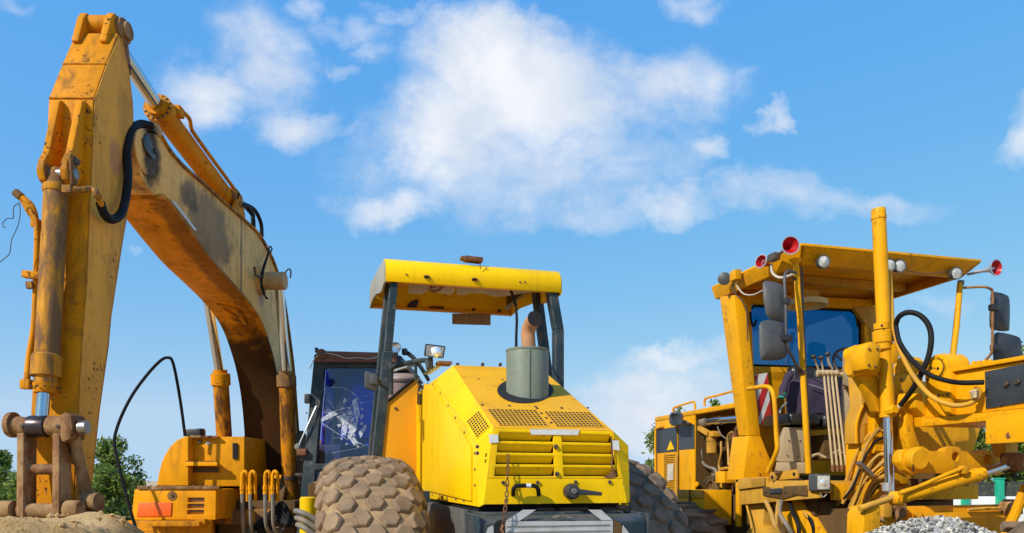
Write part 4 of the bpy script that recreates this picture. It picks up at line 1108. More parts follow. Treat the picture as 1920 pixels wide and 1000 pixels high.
# handle and latch lever
hd = tubepart('grab_handle', 'rubber', lowp, [R.V(962, 928, -.90), R.V(963, 918, -.935), R.V(967, 912, -.94), R.V(975, 911, -.94), R.V(995, 911, -.94), R.V(1004, 912, -.94), R.V(1009, 918, -.935), R.V(1010, 928, -.90)], .0095, 10, 4)
MB().cyl(R.V(986, 911, -.94), R.V(995, 911, -.94), .0105, 12).build('handle_tape', 'white', hd, ang=40)
lv = MB().lathe(R.V(1076, 922, -.955), (0, 1, 0), [(0, 0), (0, .026), (.012, .034), (.04, .036), (.055, .033)], 24).build('latch_lever', 'black', lowp, ang=30)
MB().hexa([R.V(1080, 928, -.955), R.V(1129, 930, -.965), R.V(1129, 930, -.945), R.V(1080, 928, -.935), R.V(1080, 916, -.955), R.V(1129, 923, -.965), R.V(1129, 923, -.945), R.V(1080, 916, -.935)]).build('lever_arm', 'black', lv, bevel=.006)
MB().lathe(R.V(1077, 921, -.966), (0, 1, 0), [(0, 0), (0, .011), (.012, .013)], 14).build('lock_barrel', 'steel', lv, ang=30)
MB().box(R.V(1077, 921, -.967), (.003, .004, .010)).build('key_slot', 'hole_black', lv)

# muffler
mu = R.V(989, 745, -.3); mu.z = 1.72
MB().prism([mu + Vector((.15 * math.cos(a), .19 * math.sin(a), 0)) + Vector((0, 0, 0)) for a in [i * .2618 for i in range(24)]], (0, 0, .001)).add([], []) if False else None
el = []
for i in range(28):
    a = i * 2 * math.pi / 28
    p = slope(985 + 53 * math.cos(a), 733 + 24 * math.sin(a))
    el.append(p + nS * .002)
MB().prism(el, nS * .002).build('muffler_opening', 'hole_black', top)
ztop = 2.075
muf = MB().lathe(mu, (0, 0, 1), [(0, .111), (ztop - 1.72 - .012, .111), (ztop - 1.72, .106), (ztop - 1.72 + .004, .03)], 36).build('muffler', 'greygreen', rol, ang=30)
MB().box((mu.x - .02, mu.y - .111, (1.72 + ztop) / 2), (.006, .006, ztop - 1.72 - .01)).build('seam', 'greygreen', muf, bevel=.002)
MB().lathe((mu.x, mu.y, ztop - .008), (0, 0, 1), [(0, .112), (.003, .1135), (.010, .1135), (.013, .108)], 36).build('muffler_rim', 'greygreen', muf, ang=30)
pb = Vector((mu.x + .01, mu.y, ztop))
pth = smooth_path([pb, pb + Vector((-.005, -.0, .05)), pb + Vector((-.006, 0, .10)), pb + Vector((.0, -.03, .135)), pb + Vector((.006, -.085, .150))], 6)
ring0 = [.037] * len(pth)
ex = MB().tube(pth, ring0, 18).build('exhaust_pipe', 'pipe', muf, ang=40)
dd = (pth[-1] - pth[-2]).normalized()
MB().lathe(pth[-1], dd, [(-.03, .03), (.004, .041), (.004, .0)], 20).build('pipe_mouth', 'hole_black', ex, ang=30)
MB().lathe(pb, (0, 0, 1), [(0, .042), (.008, .042), (.008, .037)], 18).build('pipe_collar', 'rust', ex, ang=30)

# bumper and chassis
bum = MB().loft([[(u, -1.02, 1.24), (u, -1.05, 1.22), (u, -1.05, .92), (u, -.80, .92), (u, -.80, 1.245), (u, -.98, 1.25)] for u in (-.37, .38)]).build('bumper', 'teal', rol, bevel=.012, seg=3)
MB().box((0.01, -.2, 1.05), (.66, 1.4, .42)).build('chassis', 'teal', rol, bevel=.02)
MB().box((UL + .0, .35, 1.16), (.03, 1.9, .2)).build('side_skirt', paint('grey_skirt_paint', (.10, .10, .095), dust=(.28, .25, .2), dusta=.5, rust=.1, edge=.5), rol, bevel=.006)
def bmp(px, py, dv=-.003):
    p0 = Vector((0, -1.05, 1.0))
    a = on_plane(R, px, py, p0, (0, 1, 0))
    if a.z > 1.22:
        a = on_plane(R, px, py, (0, -1.05, 1.22), Vector((0, -.02, .03)).normalized().cross(Vector((1, 0, 0))).cross(Vector((1, 0, 0))) if False else (0, -.55, .83))
    return a + Vector((0, dv, .0))
zt = R.V(1000, 950, -1.05).z
MB().prism([R.V(x, y, -1.054) for x, y in ((948, 1030), (1149, 1030), (1149, 977), (948, 978))], (0, .003, 0)).build('reflective_strip', 'reflect', bum)
MB().prism([R.V(x, y, -1.054) for x, y in ((949, 977), (974, 977), (1005, 956), (981, 956))], (0, .003, 0)).build('reflective_strip', 'reflect', bum)
MB().prism([R.V(x, y, -1.054) for x, y in ((1128, 976), (1149, 976), (1127, 956), (1103, 956))], (0, .003, 0)).build('reflective_strip', 'reflect', bum)
for k in range(2):
    MB().box(R.V(1048, 986 + k * 11, -1.057), (.46, .002, .003)).build('tape_ridge', 'greyhose', bum)
MB().prism([R.V(x, y, -1.054) for x, y in ((912, 1000), (915, 990), (925, 985), (926, 1010))], (0, .003, 0)).build('reflective_strip', 'reflect', bum)
MB().prism([R.V(x, y, -1.0535) for x, y in ((1166, 1005), (1168, 985), (1180, 1000), (1180, 1012))], (0, .003, 0)).build('reflective_strip', 'reflect', bum)
MB().prism([R.V(x, y, -1.0525) for x, y in ((926, 1020), (926, 985), (932, 977), (940, 975), (947, 980), (947, 1020))], (0, .003, 0)).build('tow_slot', 'hole_black', bum)
MB().prism([R.V(x, y, -1.0525) for x, y in ((1150, 1020), (1150, 976), (1163, 980), (1166, 992), (1166, 1020))], (0, .003, 0)).build('tow_slot', 'gra_dark', bum)
emb = MB()
for k in range(7):
    a0 = 3.4 + k * .45
    emb.box(R.V(1054 + 14 * math.cos(a0), 971 + 4.5 * math.sin(a0), -1.0525), (.025, .002, .006))
emb.build('worn_emblem', 'greyhose', bum)
for u in (-.372, .382):
    MB().box((u, -.93, 1.08), (.012, .26, .35)).build('bumper_end', 'teal', bum, bevel=.004)

# rusty chain hanging down the back
ch = thing('chain', 'rusty link chain hanging down the rear panel of the roller', 'chain', R)
link = MB()
lp_ = [(math.cos(a) * .0065, 0, math.sin(a) * .0065 + (.008 if math.sin(a) > 0 else -.008)) for a in [i * math.pi / 5 for i in range(10)]]
link.tube([Vector(p) for p in lp_ + lp_[:2]], .0026, 6)
lm = link.mesh('link', ang=60); lm.materials.append(M['rust'])
a0, a1 = R.V(953, 848, -.93), R.V(943, 990, -1.075)
cpts = smooth_path([R.V(953, 848, -.918), R.V(952, 880, -.925), R.V(950, 930, -.955), R.V(948, 948, -1.07), R.V(943, 992, -1.075)], 12)
ln, last, k = 0, cpts[0], 0
for p in cpts[1:]:
    ln += (p - last).length; last = p
    if ln >= .0215:
        ln = 0
        q = (cpts[min(cpts.index(p) + 1, len(cpts) - 1)] - cpts[cpts.index(p) - 1]).normalized()
        obj('link', lm, 'rust', ch, mx=frame_to(p, q) @ Matrix.Rotation((k % 2) * 1.35 + .3 * math.sin(k), 4, 'Z'))
        k += 1
MB().tube([R.V(943, 985, -1.075), R.V(940, 993, -1.08), R.V(944, 999, -1.08)], .006, 6).build('hook', 'rust', ch, ang=60)

# tyres
hexm = MB()
hx = [(math.cos(a), math.sin(a)) for a in [math.pi / 6 + i * math.pi / 3 for i in range(6)]]
hexm.loft([[(x * .061, y * .057, -.02) for x, y in hx], [(x * .056, y * .052, .007) for x, y in hx], [(x * .049, y * .045, .020) for x, y in hx]])
LUG = hexm.mesh('tread_block', bevel=.003, seg=1, flat=True); LUG.materials.append(M['lug'])
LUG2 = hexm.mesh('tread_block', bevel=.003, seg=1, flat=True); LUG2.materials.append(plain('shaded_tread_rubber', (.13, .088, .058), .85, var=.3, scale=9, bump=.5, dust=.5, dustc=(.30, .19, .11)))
TP = [(-.18, .36), (-.225, .42), (-.25, .52), (-.25, .60), (-.232, .68), (-.19, .728), (-.125, .753), (0, .765), (.125, .753), (.19, .728), (.232, .68), (.25, .60), (.25, .52), (.225, .42), (.18, .36)]
def tyre_r(u):
    return interp(TP[3:-3], max(-.247, min(.247, u)))
def big_tyre(uc, lug, mat):
    c = Vector((uc, 0, .75))
    ty = MB().lathe(c - Vector((0, 0, 0)), (1, 0, 0), [(u, r) for u, r in TP], 72).build('tyre', mat, rol, ang=50)
    MB().lathe(c, (1, 0, 0), [(-.24, .0), (-.24, .365), (-.22, .37), (-.18, .33), (-.1, .3), (.1, .3), (.18, .33), (.22, .37), (.24, .365), (.24, 0)], 40).build('rim', 'rol', ty, ang=30)
    rows = 56
    rest = MB()
    rr_ = random.Random(int(uc * 10))
    for i in range(rows):
        th = 2 * math.pi * i / rows
        us = (-.19, -.065, .065, .19) if i % 2 == 0 else (-.238, -.128, 0, .128, .238)
        for u in us:
            r = tyre_r(u); du = (tyre_r(u + .02) - tyre_r(u - .02)) / .04
            rad = Vector((0, math.cos(th), math.sin(th)))
            n = (rad - Vector((1, 0, 0)) * du).normalized()
            p = c + Vector((u, 0, 0)) + rad * (r - .004)
            mx = frame_to(p, n, up=(-rad.cross(Vector((1, 0, 0)))).normalized())
            mx = mx @ Matrix.Rotation(math.pi / 2, 4, 'Z') @ Matrix.Rotation(rr_.uniform(-.05, .05), 4, 'Z') @ Matrix.Scale(rr_.uniform(.90, 1.03), 4)
            vis = (th < math.radians(150) or th > math.radians(330)) and False
            a = math.degrees(th)
            if 68 < a < 206:       # the rear and upper quarter, in view
                obj('tread_block', lug, 'lug', ty, mx=mx)
            elif i % 1 == 0:
                rest.add([mx @ v for v in hexm.v], hexm.f)
    rest.build('tread_blocks_out_of_view', lug.materials[0], ty, kind='stuff', flat=True, weld=False)
big_tyre(-.755, LUG, 'tyre')
big_tyre(.60, LUG2, 'tyre2')  # far tyre gets darker rubber and blocks: its shade is in the colours
MB().cyl((-.7, 0, .75), (.7, 0, .75), .14, 18).build('axle', 'teal', rol, ang=30)

# canopy and its posts
vz = [(.80, 2.678), (.788, 2.72), (.79, 2.765), (.81, 2.805), (.85, 2.835), (.92, 2.855), (1.05, 2.872), (1.5, 2.925), (2.02, 2.985), (2.13, 2.975), (2.19, 2.93), (2.2, 2.815)]
def canopy_mesh(u0, u1, th=.014):
    mb = MB(); rings = []
    ln_ = smooth_path([Vector((0, a, b)) for a, b in vz], 3)
    for i, p in enumerate(ln_):
        a = ln_[max(i - 1, 0)]; c = ln_[min(i + 1, len(ln_) - 1)]
        d = (c - a).normalized(); n = Vector((0, d.z, -d.y))
        rings.append([Vector((u0, p.y, p.z)), Vector((u1, p.y, p.z)), Vector((u1, p.y, p.z)) + n * th, Vector((u0, p.y, p.z)) + n * th])
    return mb.loft(rings)
CU = .592
can = canopy_mesh(-CU, CU).build('canopy', 'rol', rol, bevel=.003)
sp_ = [(.80, 2.672), (1.0, 2.665), (1.22, 2.70), (1.5, 2.765), (1.9, 2.815), (2.2, 2.812)]
tp_ = [(2.19, 2.925), (2.12, 2.968), (2.0, 2.978), (1.5, 2.917), (1.05, 2.862), (.92, 2.845), (.86, 2.825), (.815, 2.79), (.805, 2.74)]
inner = plain('shaded_canopy_lining', (.62, .27, .02), .55, var=.15, dust=.35, dustc=(.22, .11, .03))
MB().prism([(-CU + .001, a, b) for a, b in sp_ + tp_], (-.012, 0, 0)).build('canopy_side', paint('canopy_side_paint', (.30, .31, .30), dust=(.55, .40, .12), dusta=.5, grimea=.2, rust=.05, edge=.3), can, bevel=.003)
MB().prism([(CU - .001, a, b) for a, b in sp_ + tp_], (.012, 0, 0)).build('canopy_side', 'rol', can, bevel=.003)
MB().prism([(-CU + .02, a, b) for a, b in ((.86, 2.80), (1.06, 2.845), (1.5, 2.90), (2.0, 2.958), (2.1, 2.95))][0:0] or [(-CU + .02, .9, 2.822), (-CU + .02, 2.05, 2.955), (-CU + .02, 2.05, 2.965), (-CU + .02, .9, 2.832)], (2 * CU - .04, 0, 0)).build('canopy_lining', 'rol_or', can)
for z0, m_ in ((0, 'rol_or'),):
    MB().box((0, .83, 2.69), (1.16, .05, .014)).build('rear_lip', 'rol_or', can, bevel=.003)
    MB().box((0, 2.17, 2.822), (1.16, .05, .014)).build('front_lip', 'rol_or', can, bevel=.003)
# torn white roof lining
for pts in (((766, 531), (800, 533), (803, 545), (790, 552), (766, 550)), ((800, 533), (852, 536), (853, 546), (845, 553), (806, 546)), ((856, 536), (890, 537), (884, 549), (870, 553), (857, 553)), ((884, 538), (1003, 544), (1000, 548), (960, 553), (930, 557), (905, 550), (886, 549))):
    a = [R.V(x, y, 1.02) for x, y in pts]
    MB().prism(a, (0, .006, 0)).build('torn_liner', 'liner', can)
MB().prism([R.V(x, y, 2.16) for x, y in ((848, 588), (920, 588), (920, 610), (848, 608))], (0, .008, 0)).build('hanging_plate', 'tanplate', can, bevel=.002)
for x in (855, 868, 880, 895, 905):
    MB().box(R.V(x, 592, 2.155), (.02, .004, .012)).build('plate_mark', 'steel_brown', can)
MB().prism([R.V(x, y, 2.17) for x, y in ((763, 581), (764, 573), (771, 565), (783, 562), (784, 570), (777, 580))], (0, -.01, 0)).build('oval_hole', 'navy', can)
MB().prism([R.V(x, y, 2.17) for x, y in ((805, 574), (832, 575), (832, 582), (805, 582))], (0, -.006, 0)).build('rusty_patch', 'rust', can)
bolts(can, [R.V(888, 581, 2.165), R.V(936, 583, 2.165)], (0, -1, 0), .02)
for (x, y) in ((800, 519), (890, 524)):
    MB().tube([R.V(x - 5, y, .784), R.V(x + 5, y + .5, .784)], .009, 6).build('lip_slot', 'hole_black', can, ang=60)
    tubepart('wire_tie', 'rust', can, [R.V(x - 5, y, .775), R.V(x, y - 2, .77), R.V(x + 5, y + 1, .775), R.V(x + 6, y + 6, .775)], .004, 5, 3)
bolts(can, [R.V(975, 529, .786), R.V(984, 529, .786), R.V(762, 515, .786), R.V(912, 504, .80)], (0, -1, 0), .008)
tubepart('loose_wires', 'rust', can, [R.V(812, 532, .98), R.V(806, 543, .98), R.V(815, 548, .98), R.V(828, 539, .98), R.V(836, 537, .98), R.V(846, 537, .98)], .004, 5, 5)
tubepart('loose_wires', 'rust', can, [R.V(805, 534, .98), R.V(810, 540, .98), R.V(822, 534, .98), R.V(826, 543, .98), R.V(808, 546, .98)], .004, 5, 5)
MB().prism([R.V(x, y, 1.6) for x, y in ((952, 580), (990, 550), (985, 548), (948, 575))], (0, .03, 0)).build('roof_brace', 'silver', can)
MB().prism([R.V(x, y, 1.62) for x, y in ((950, 556), (985, 549), (952, 578))], (0, .03, 0)).build('roof_gusset', 'gra_dark', can)
rp = MB().box(R.V(887, 487.5, .86), (.125, .08, .030), Matrix.Rotation(.03, 3, 'Y')).build('rusty_bracket', 'rust', can, bevel=.008)
MB().box(R.V(870, 485, .88), (.05, .06, .02)).build('bracket_tab', 'rust', rp, bevel=.004)
MB().prism([R.V(x, y, .788) for x, y in ((899, 492), (901, 492), (901.5, 505), (900, 506))], (0, -.002, 0)).build('rust_run', 'rust', rp)
# posts
def post(p0, p1, w, d, name='canopy_post'):
    p0, p1 = Vector(p0), Vector(p1)
    return MB().hexa([p0 + Vector((x * w / 2, y * d / 2, 0)) for x, y in ((-1, -1), (1, -1), (1, 1), (-1, 1))] + [p1 + Vector((x * w / 2, y * d / 2, 0)) for x, y in ((-1, -1), (1, -1), (1, 1), (-1, 1))]).build(name, 'teal', rol, bevel=.008, seg=3)
p1l = R.V(738, 532, .86); p0l = R.V(705, 870, .86)
mid = R.V(727, 660, .86)
post(mid, p1l, .052, .08); post(p0l, mid, .066, .08)
post(R.V(693, 870, 1.25), R.V(727, 533, 1.25), .035, .07)
p1r = R.V(1033, 545, .86); midr = R.V(1046, 620, .86); p0r = R.V(1046, 912, .86)
post(midr, p1r, .062, .09); post(p0r, midr, .062, .09)
post(R.V(1052, 905, 1.32), R.V(1006, 546, 1.32), .065, .08)
MB().box((0, 1.05, 1.28), (1.35, .9, .10)).build('platform', 'teal', rol, bevel=.01)
MB().box((-.45, 1.6, 1.5), (.36, .5, .5)).build('battery_box', 'teal', rol, bevel=.02)
MB().box((.25, 1.7, 1.62), (.5, .12, .5)).build('dashboard', 'teal', rol, bevel=.03)
MB().box((.05, 1.5, 1.5), (.45, .45, .14)).build('seat', 'seat', rol, bevel=.04, seg=3)
# black cable from the canopy
tubepart('cable', 'rubber', can, [R.V(952, 541, .90), R.V(957, 545, .88), R.V(962, 556, .87), R.V(967, 575, .87), R.V(969, 600, .8), R.V(968, 630, .5), R.V(968, 655, .35)], .009, 8, 6)
# mirror, guard rail, work lamp
mi = MB().loft([[R.V(696 + 12.5 * sx * k, 715 + 18 * sy * k + 1.5 * sx, vv) for sx, sy in ((-1, -.8), (-.7, -1), (.75, -.85), (1, -.65), (.9, .75), (.55, 1), (-.8, .85), (-1, .65))] for vv, k in ((.66, .9), (.68, 1), (.70, 1), (.735, .8), (.75, .45))]).build('rear_mirror', 'mirror_grey', rol, bevel=.004)
MB().box(R.V(700, 712, .655), (.045, .03, .06)).build('mirror_clamp', 'mirror_grey', mi, bevel=.008)
tubepart('mirror_stalk', 'black', mi, [R.V(706, 708, .70), R.V(712, 715, .78), R.V(713, 725, .84)], .009, 8, 4)
gr = tubepart('guard_rail', 'teal', rol, [R.V(733, 740, 1.0), R.V(733, 700, 1.0), R.V(736, 690, .98), R.V(745, 685, .95), R.V(770, 680, .82), R.V(792, 676, .7), R.V(801, 678, .64), R.V(804, 692, .62)], .017, 10, 5)
tubepart('inner_rail', 'silver', gr, [R.V(732, 722, 1.08), R.V(733, 702, 1.08), R.V(738, 696, 1.07), R.V(777, 685, .95)], .009, 8, 4)
MB().box(R.V(779.5, 695, .78), (.02, .02, .12)).build('rail_strut', 'teal', gr, bevel=.003)
lc = R.V(815, 659, .55)
wl = MB().hexa([R.V(x, y, .55) for x, y in ((794, 668), (832, 673), (836, 649), (797, 644))] + [R.V(x, y, .63) for x, y in ((800, 667), (828, 670), (831, 652), (802, 648))]).build('work_lamp', 'black', rol, bevel=.010, seg=3)
MB().prism([R.V(x, y, .548) for x, y in ((799, 666), (829, 670), (832, 652), (800, 648))], (0, .006, 0)).build('lamp_reflector', 'reflector', wl)
MB().loft([[L3(R.V(815, 660, .546), R.V(x, y, .546), k) for x, y in ((798.5, 666.5), (829.5, 670.5), (832.5, 651.5), (799.5, 647.5))] for k in (1, .6, .2)]).build('lamp_lens', plain('lamp_glass_face', (.55, .55, .52), .15, var=.25, scale=14, bump=.3), wl)
MB().lathe(R.V(818, 660, .55), (0, -1, 0), [(0, .035), (.006, .03), (.012, .0)], 14).build('lamp_bulb', 'reflector', wl, ang=60)
MB().hexa([R.V(x, y, .60) + Vector((0, k, 0)) for k in (0, .05) for x, y in ((802, 692), (813, 692), (812, 670), (803, 669))]).build('lamp_stem', 'black', wl, bevel=.005)
MB().box(R.V(832, 682, .6) , (.09, .10, .02)).build('vent_cap', 'steel_brown', rol, bevel=.005)
for x in (858, 905, 938):
    MB().box(R.V(x, 684, .5), (.016, .03, .02)).build('lid_clip', 'bolt', rol, bevel=.003)
# front frame and drum ahead of the platform
fr_ = MB().hexa([R.V(574, 1010, 2.3), R.V(640, 1010, 2.3), R.V(640, 1010, 3.6), R.V(585, 1010, 3.6), R.V(578, 906, 2.3), R.V(640, 903, 2.3), R.V(640, 903, 3.6), R.V(590, 903, 3.6)]).build('drum_frame', 'amber', rol, bevel=.02, label='orange side plate of the drum frame')
MB().cyl((-1.0, 3.1, .74), (1.0, 3.1, .74), .74, 48).build('drum', 'steel_brown', rol, bevel=.02)
MB().box((.98, 3.0, .95), (.2, 1.5, .5)).build('drum_frame', 'rol_or', rol, bevel=.02)
MB().box((0, 2.1, .9), (1.9, .3, .5)).build('cross_beam', 'rol_or', rol, bevel=.02)
pt_ = MB().lathe(R.V(578, 1010, 1.7), (0, 0, 1), [(0, .062), (.30, .062), (.31, .05), (.31, 0)], 20).build('yellow_tank', 'rol', rol, ang=30)
for k in range(3):
    tubepart('drum_hose', 'greyhose', rol, [R.V(554 + k * 2, 958 + k * 13, 1.72), R.V(566 + k * 2, 961 + k * 14, 1.62), R.V(585, 970 + k * 15, 1.6), R.V(605, 985 + k * 15, 1.6)], .02, 8, 5)

# lidded bucket behind the flare panel
bn = thing('plastic_bucket', 'mauve lidded plastic bucket standing behind the roller guard rail', 'bucket', R)
bc_ = R.V(757, 714, 1.55)
body = MB().lathe((bc_.x, bc_.y, 1.75), (0, 0, 1), [(0, 0), (0, .10), (.38, .128), (.385, .12)], 26).build('bucket_body', 'bin', bn, ang=30)
MB().lathe((bc_.x, bc_.y, 2.12), (0, 0, 1), [(0, .13), (.0, .138), (.02, .138), (.02, .13)], 26).build('bucket_rim', 'bolt', bn, ang=30)
MB().lathe((bc_.x, bc_.y, 2.14), (0, 0, 1), [(0, .13), (.015, .128), (.045, .09), (.05, 0)], 26).build('bucket_lid', 'binlid', bn, ang=30)
MB().box((bc_.x - .02, bc_.y - .122, 1.93), (.045, .01, .05)).build('paper_sticker', 'white', bn)
MB().box((bc_.x, bc_.y, 1.63), (.4, .34, .24)).build('shelf', 'teal', rol, bevel=.01)

# ------------------------------------------------------------------ motor grader
G = Frame(3.09, 6.04, 14.8)
gra = thing('motor_grader', 'yellow motor grader with open cab, red horns and upright lift cylinder', 'grader', G)

# roof
r1, r2 = G.V(1503, 455, 0), G.V(1840, 487, 0)
zr = (r1.z + r2.z) / 2
ul, ur = r1.x, r2.x
vb_ = G.U(1334, 537, ul).y
ins, hh = .07, .125
def rp_(u, v, z): return Vector((u, v, z))
T4 = [rp_(ul, 0, zr), rp_(ur, 0, zr), rp_(ur, vb_, zr), rp_(ul, vb_, zr)]
B4 = [rp_(ul + ins, .13, zr - hh), rp_(ur - ins, .13, zr - hh), rp_(ur - ins, vb_ - .02, zr - hh), rp_(ul + ins * .4, vb_ - .02, zr - hh)]
roof = MB().hexa([p - Vector((0, 0, .022)) for p in T4] + T4).build('cab_roof', 'gra', gra, bevel=.004)
for i, nm in ((0, 'front_fascia'), (1, 'side_fascia'), (2, 'rear_fascia'), (3, 'side_fascia')):
    a, b = T4[i], T4[(i + 1) % 4]; c, d = B4[(i + 1) % 4], B4[i]
    mid_ = (a + b) / 2; cen = (T4[0] + T4[2]) / 2; inn = (cen - mid_).normalized() * .03
    dz = Vector((0, 0, -.0225))
    MB().hexa([d, c, c + inn, d + inn, a + dz, b + dz, b + dz + inn, a + dz + inn]).build(nm, 'gra', roof, bevel=.004)
for v in (.75,):
    MB().box(((ul + ur) / 2, v, zr - .06), (ur - ul - .2, .07, .07)).build('roof_beam', 'gra_dusty', roof, bevel=.006)
# ceiling ring (fan guard)
fc = G.V(1510, 575, .75)
MB().loft([[fc + Vector((math.cos(a) * r, math.sin(a) * r, z)) for r, z in ((.165, 0), (.19, 0), (.19, .045), (.165, .045))] for a in [i * 2 * math.pi / 36 for i in range(37)]], caps=False).build('fan_ring', 'fadeyellow', roof, ang=40)
MB().cyl(fc + Vector((0, 0, .05)), fc + Vector((0, 0, .12)), .12, 20).build('fan_base', 'gra_dusty', roof, ang=30)
for k in range(3):
    a = k * 2.094
    MB().tube([fc + Vector((math.cos(a) * .17, math.sin(a) * .17, .03)), fc + Vector((0, 0, .06))], .007, 6).build('fan_spoke', 'fadeyellow', roof)

# rear-left post with flared foot
F_ = .98
fa, fb = G.V(1377, 553, F_), G.V(1398, 559, F_)
ba = G.U(1349, 556, fa.x)
ma, mb_ = G.V(1404, 817, F_), G.V(1426, 817, F_)
bma = G.U(1384, 817, ma.x)
po = MB().hexa([ma, mb_, Vector((mb_.x, bma.y, mb_.z)), bma, fa, fb, Vector((fb.x, ba.y, fb.z)), Vector((fa.x, ba.y, ba.z))]).build('cab_post', 'gra', gra, bevel=.008, seg=2)
lo_ = [G.V(x, y, F_) for x, y in ((1404, 817), (1426, 817), (1444, 862), (1452, 900), (1393, 900))]
MB().prism(lo_, (0, .28, 0)).build('post_foot', 'gra', po, bevel=.008)
bolts(po, [G.V(1425, 890, F_ - .003)], (0, -1, 0), .012)
# right rear post and back wall with the tinted window
A, B, C, D_ = G.V(1398, 892, 1.22), G.V(1655, 892, 1.22), G.V(1655, 566, 1.22), G.V(1384, 552, 1.22)
SS = [0, .06, .835, 1]; TT = [0, .53, .60, .945, 1]
bw = MB().holes(A, B, C, D_, SS, TT, {(1, 2)}, -.06).build('rear_wall', 'gra', gra, bevel=.006)
PB = lambda s, t: (A * (1 - s) + B * s) * (1 - t) + (D_ * (1 - s) + C * s) * t
q = [PB(.05, .59), PB(.845, .59), PB(.845, .955), PB(.05, .955)]
MB().prism([p + Vector((0, .03, 0)) for p in q], (0, .006, 0)).build('rear_window', 'glass_blue', bw, label='blue tinted rear window of the grader cab')
for (s0, s1, t0, t1) in ((.835, .78, .945, .85), (.06, .10, .945, .90)):
    MB().prism([PB(s0, t0) - Vector((0, .002, 0)), PB(s1, t0) - Vector((0, .002, 0)), PB(s0 * .72 + s1 * .28, t0 * .72 + t1 * .28) - Vector((0, .002, 0)), PB(s0, t1) - Vector((0, .002, 0))], (0, .05, 0)).build('window_corner', 'gra', bw, bevel=.004)
MB().tube([PB(.062, .61), PB(.062, .90), PB(.10, .94), PB(.78, .94), PB(.815, .92), PB(.832, .86), PB(.832, .61), PB(.062, .61)], .013, 8).build('window_seal', 'rubber', bw, ang=60)
MB().box(L3(PB(.06, .3), PB(.99, .3), .5) + Vector((0, -.03, 0)), (1.0, .03, .75)).build('wall_lining', 'navy', bw)
MB().prism([G.V(x, y, 1.16) for x, y in ((1440, 697), (1600, 697), (1600, 718), (1440, 714))], (0, .03, 0)).build('wall_rail', 'gra', bw, bevel=.004)
for (pts) in (((1600, 575), (1655, 575), (1655, 700), (1632, 690), (1632, 620)),):
    MB().prism([G.V(x, y, 1.15) for x, y in pts], (0, .05, 0)).build('corner_gusset', 'gra_dusty', bw, bevel=.005)
tubepart('grab_hook', 'rubber', bw, [G.V(1407, 585, 1.1), G.V(1408, 600, 1.1), G.V(1413, 612, 1.1), G.V(1418, 600, 1.1)], .010, 6, 4)
# front tubes
ft = MB().tube([G.V(1492, 487, .10), G.V(1502, 640, .08), G.V(1516, 888, .05)], .0235, 14).build('front_post', 'gra', gra, ang=50)
MB().lathe(G.V(1492, 494, .10), (0, 0, 1), [(0, .03), (.02, .05), (.03, .055), (.035, .03)], 16).build('post_flange', 'gra', ft, ang=30)
MB().cyl(G.V(1493, 527, .10), G.V(1493.5, 521, .10), .0255, 14).build('tape_band', 'rubber', ft, ang=50)
tubepart('drain_tube', 'bolt', ft, [G.V(1503, 500, .13), G.V(1508, 640, .1), G.V(1518, 820, .07), G.V(1522, 890, .06)], .009, 8, 4)
ft2 = MB().tube([G.V(1800, 532, .10), G.V(1794, 610, .08), G.V(1781, 715, .05)], .0235, 14).build('front_post', 'gra', gra, ang=50)
MB().cyl(G.V(1802, 527, .10), G.V(1801, 535, .10), .027, 14).build('tape_band', 'greygreen', ft2, ang=50)
tubepart('drain_tube', 'bolt', ft2, [G.V(1796, 540, .13), G.V(1788, 620, .1), G.V(1777, 712, .07)], .008, 8, 4)

# floor and side sill
US = -.77
fl_ = [G.U(x, y, US) for x, y in ((1386, 947), (1386, 897), (1437, 894), (1438, 906), (1532, 899), (1536, 934))]
sill = MB().prism(fl_, (.03, 0, 0)).build('cab_sill', 'gra_dusty', gra, bevel=.006)
zf = G.U(1532, 899, US).z
MB().box((0.0, .48, zf - .06), (1.48, 1.0, .10)).build('cab_floor', 'gra_dusty', sill, bevel=.006)
MB().prism([G.U(x, y, US - .003) for x, y in ((1387, 900), (1436, 896), (1436, 912), (1387, 918))], (-.02, 0, 0)).build('sill_cap', 'gra_dusty', sill, bevel=.004)
MB().prism([G.U(x, y, US + .06) for x, y in ((1443, 902), (1443, 886), (1495, 880), (1495, 897))], (.02, 0, 0)).build('toe_board', 'gra_dusty', sill, bevel=.004)
for x, y in ((1448, 895), (1489, 889)):
    MB().lathe(G.U(x, y, US + .055), (-1, 0, 0), [(0, .014), (.006, .014), (.006, 0)], 12).build('toe_hole', 'hole_black', sill)
MB().prism([G.U(x, y, US - .002) for x, y in ((1432, 912), (1445, 914), (1447, 918), (1468, 917), (1473, 912), (1514, 910), (1515, 930), (1497, 928), (1470, 936), (1432, 929))], (-.012, 0, 0)).build('dark_bracket', 'gra_dark', sill, bevel=.003)
MB().prism([G.U(x, y, US - .016) for x, y in ((1444, 917), (1466, 915), (1466, 925), (1444, 926))], (-.01, 0, 0)).build('bracket_pad', 'decal', sill, bevel=.003)
bolts(sill, [G.U(x, y, US - .014) for x, y in ((1473, 922), (1488, 925), (1437, 922))], (-1, 0, 0), .016)
MB().box((.1, -.02, zf - .10), (1.4, .05, .13)).build('front_sill', 'gra', sill, bevel=.006)
MB().box((.74, .55, zf + .1), (.03, 1.0, .42)).build('far_sill', 'gra_dark', sill, bevel=.006)
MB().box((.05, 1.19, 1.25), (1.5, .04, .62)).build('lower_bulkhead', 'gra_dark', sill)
MB().box((.05, .62, 1.2), (1.38, .95, .18)).build('floor_pan', 'gra_dark', sill, bevel=.01)
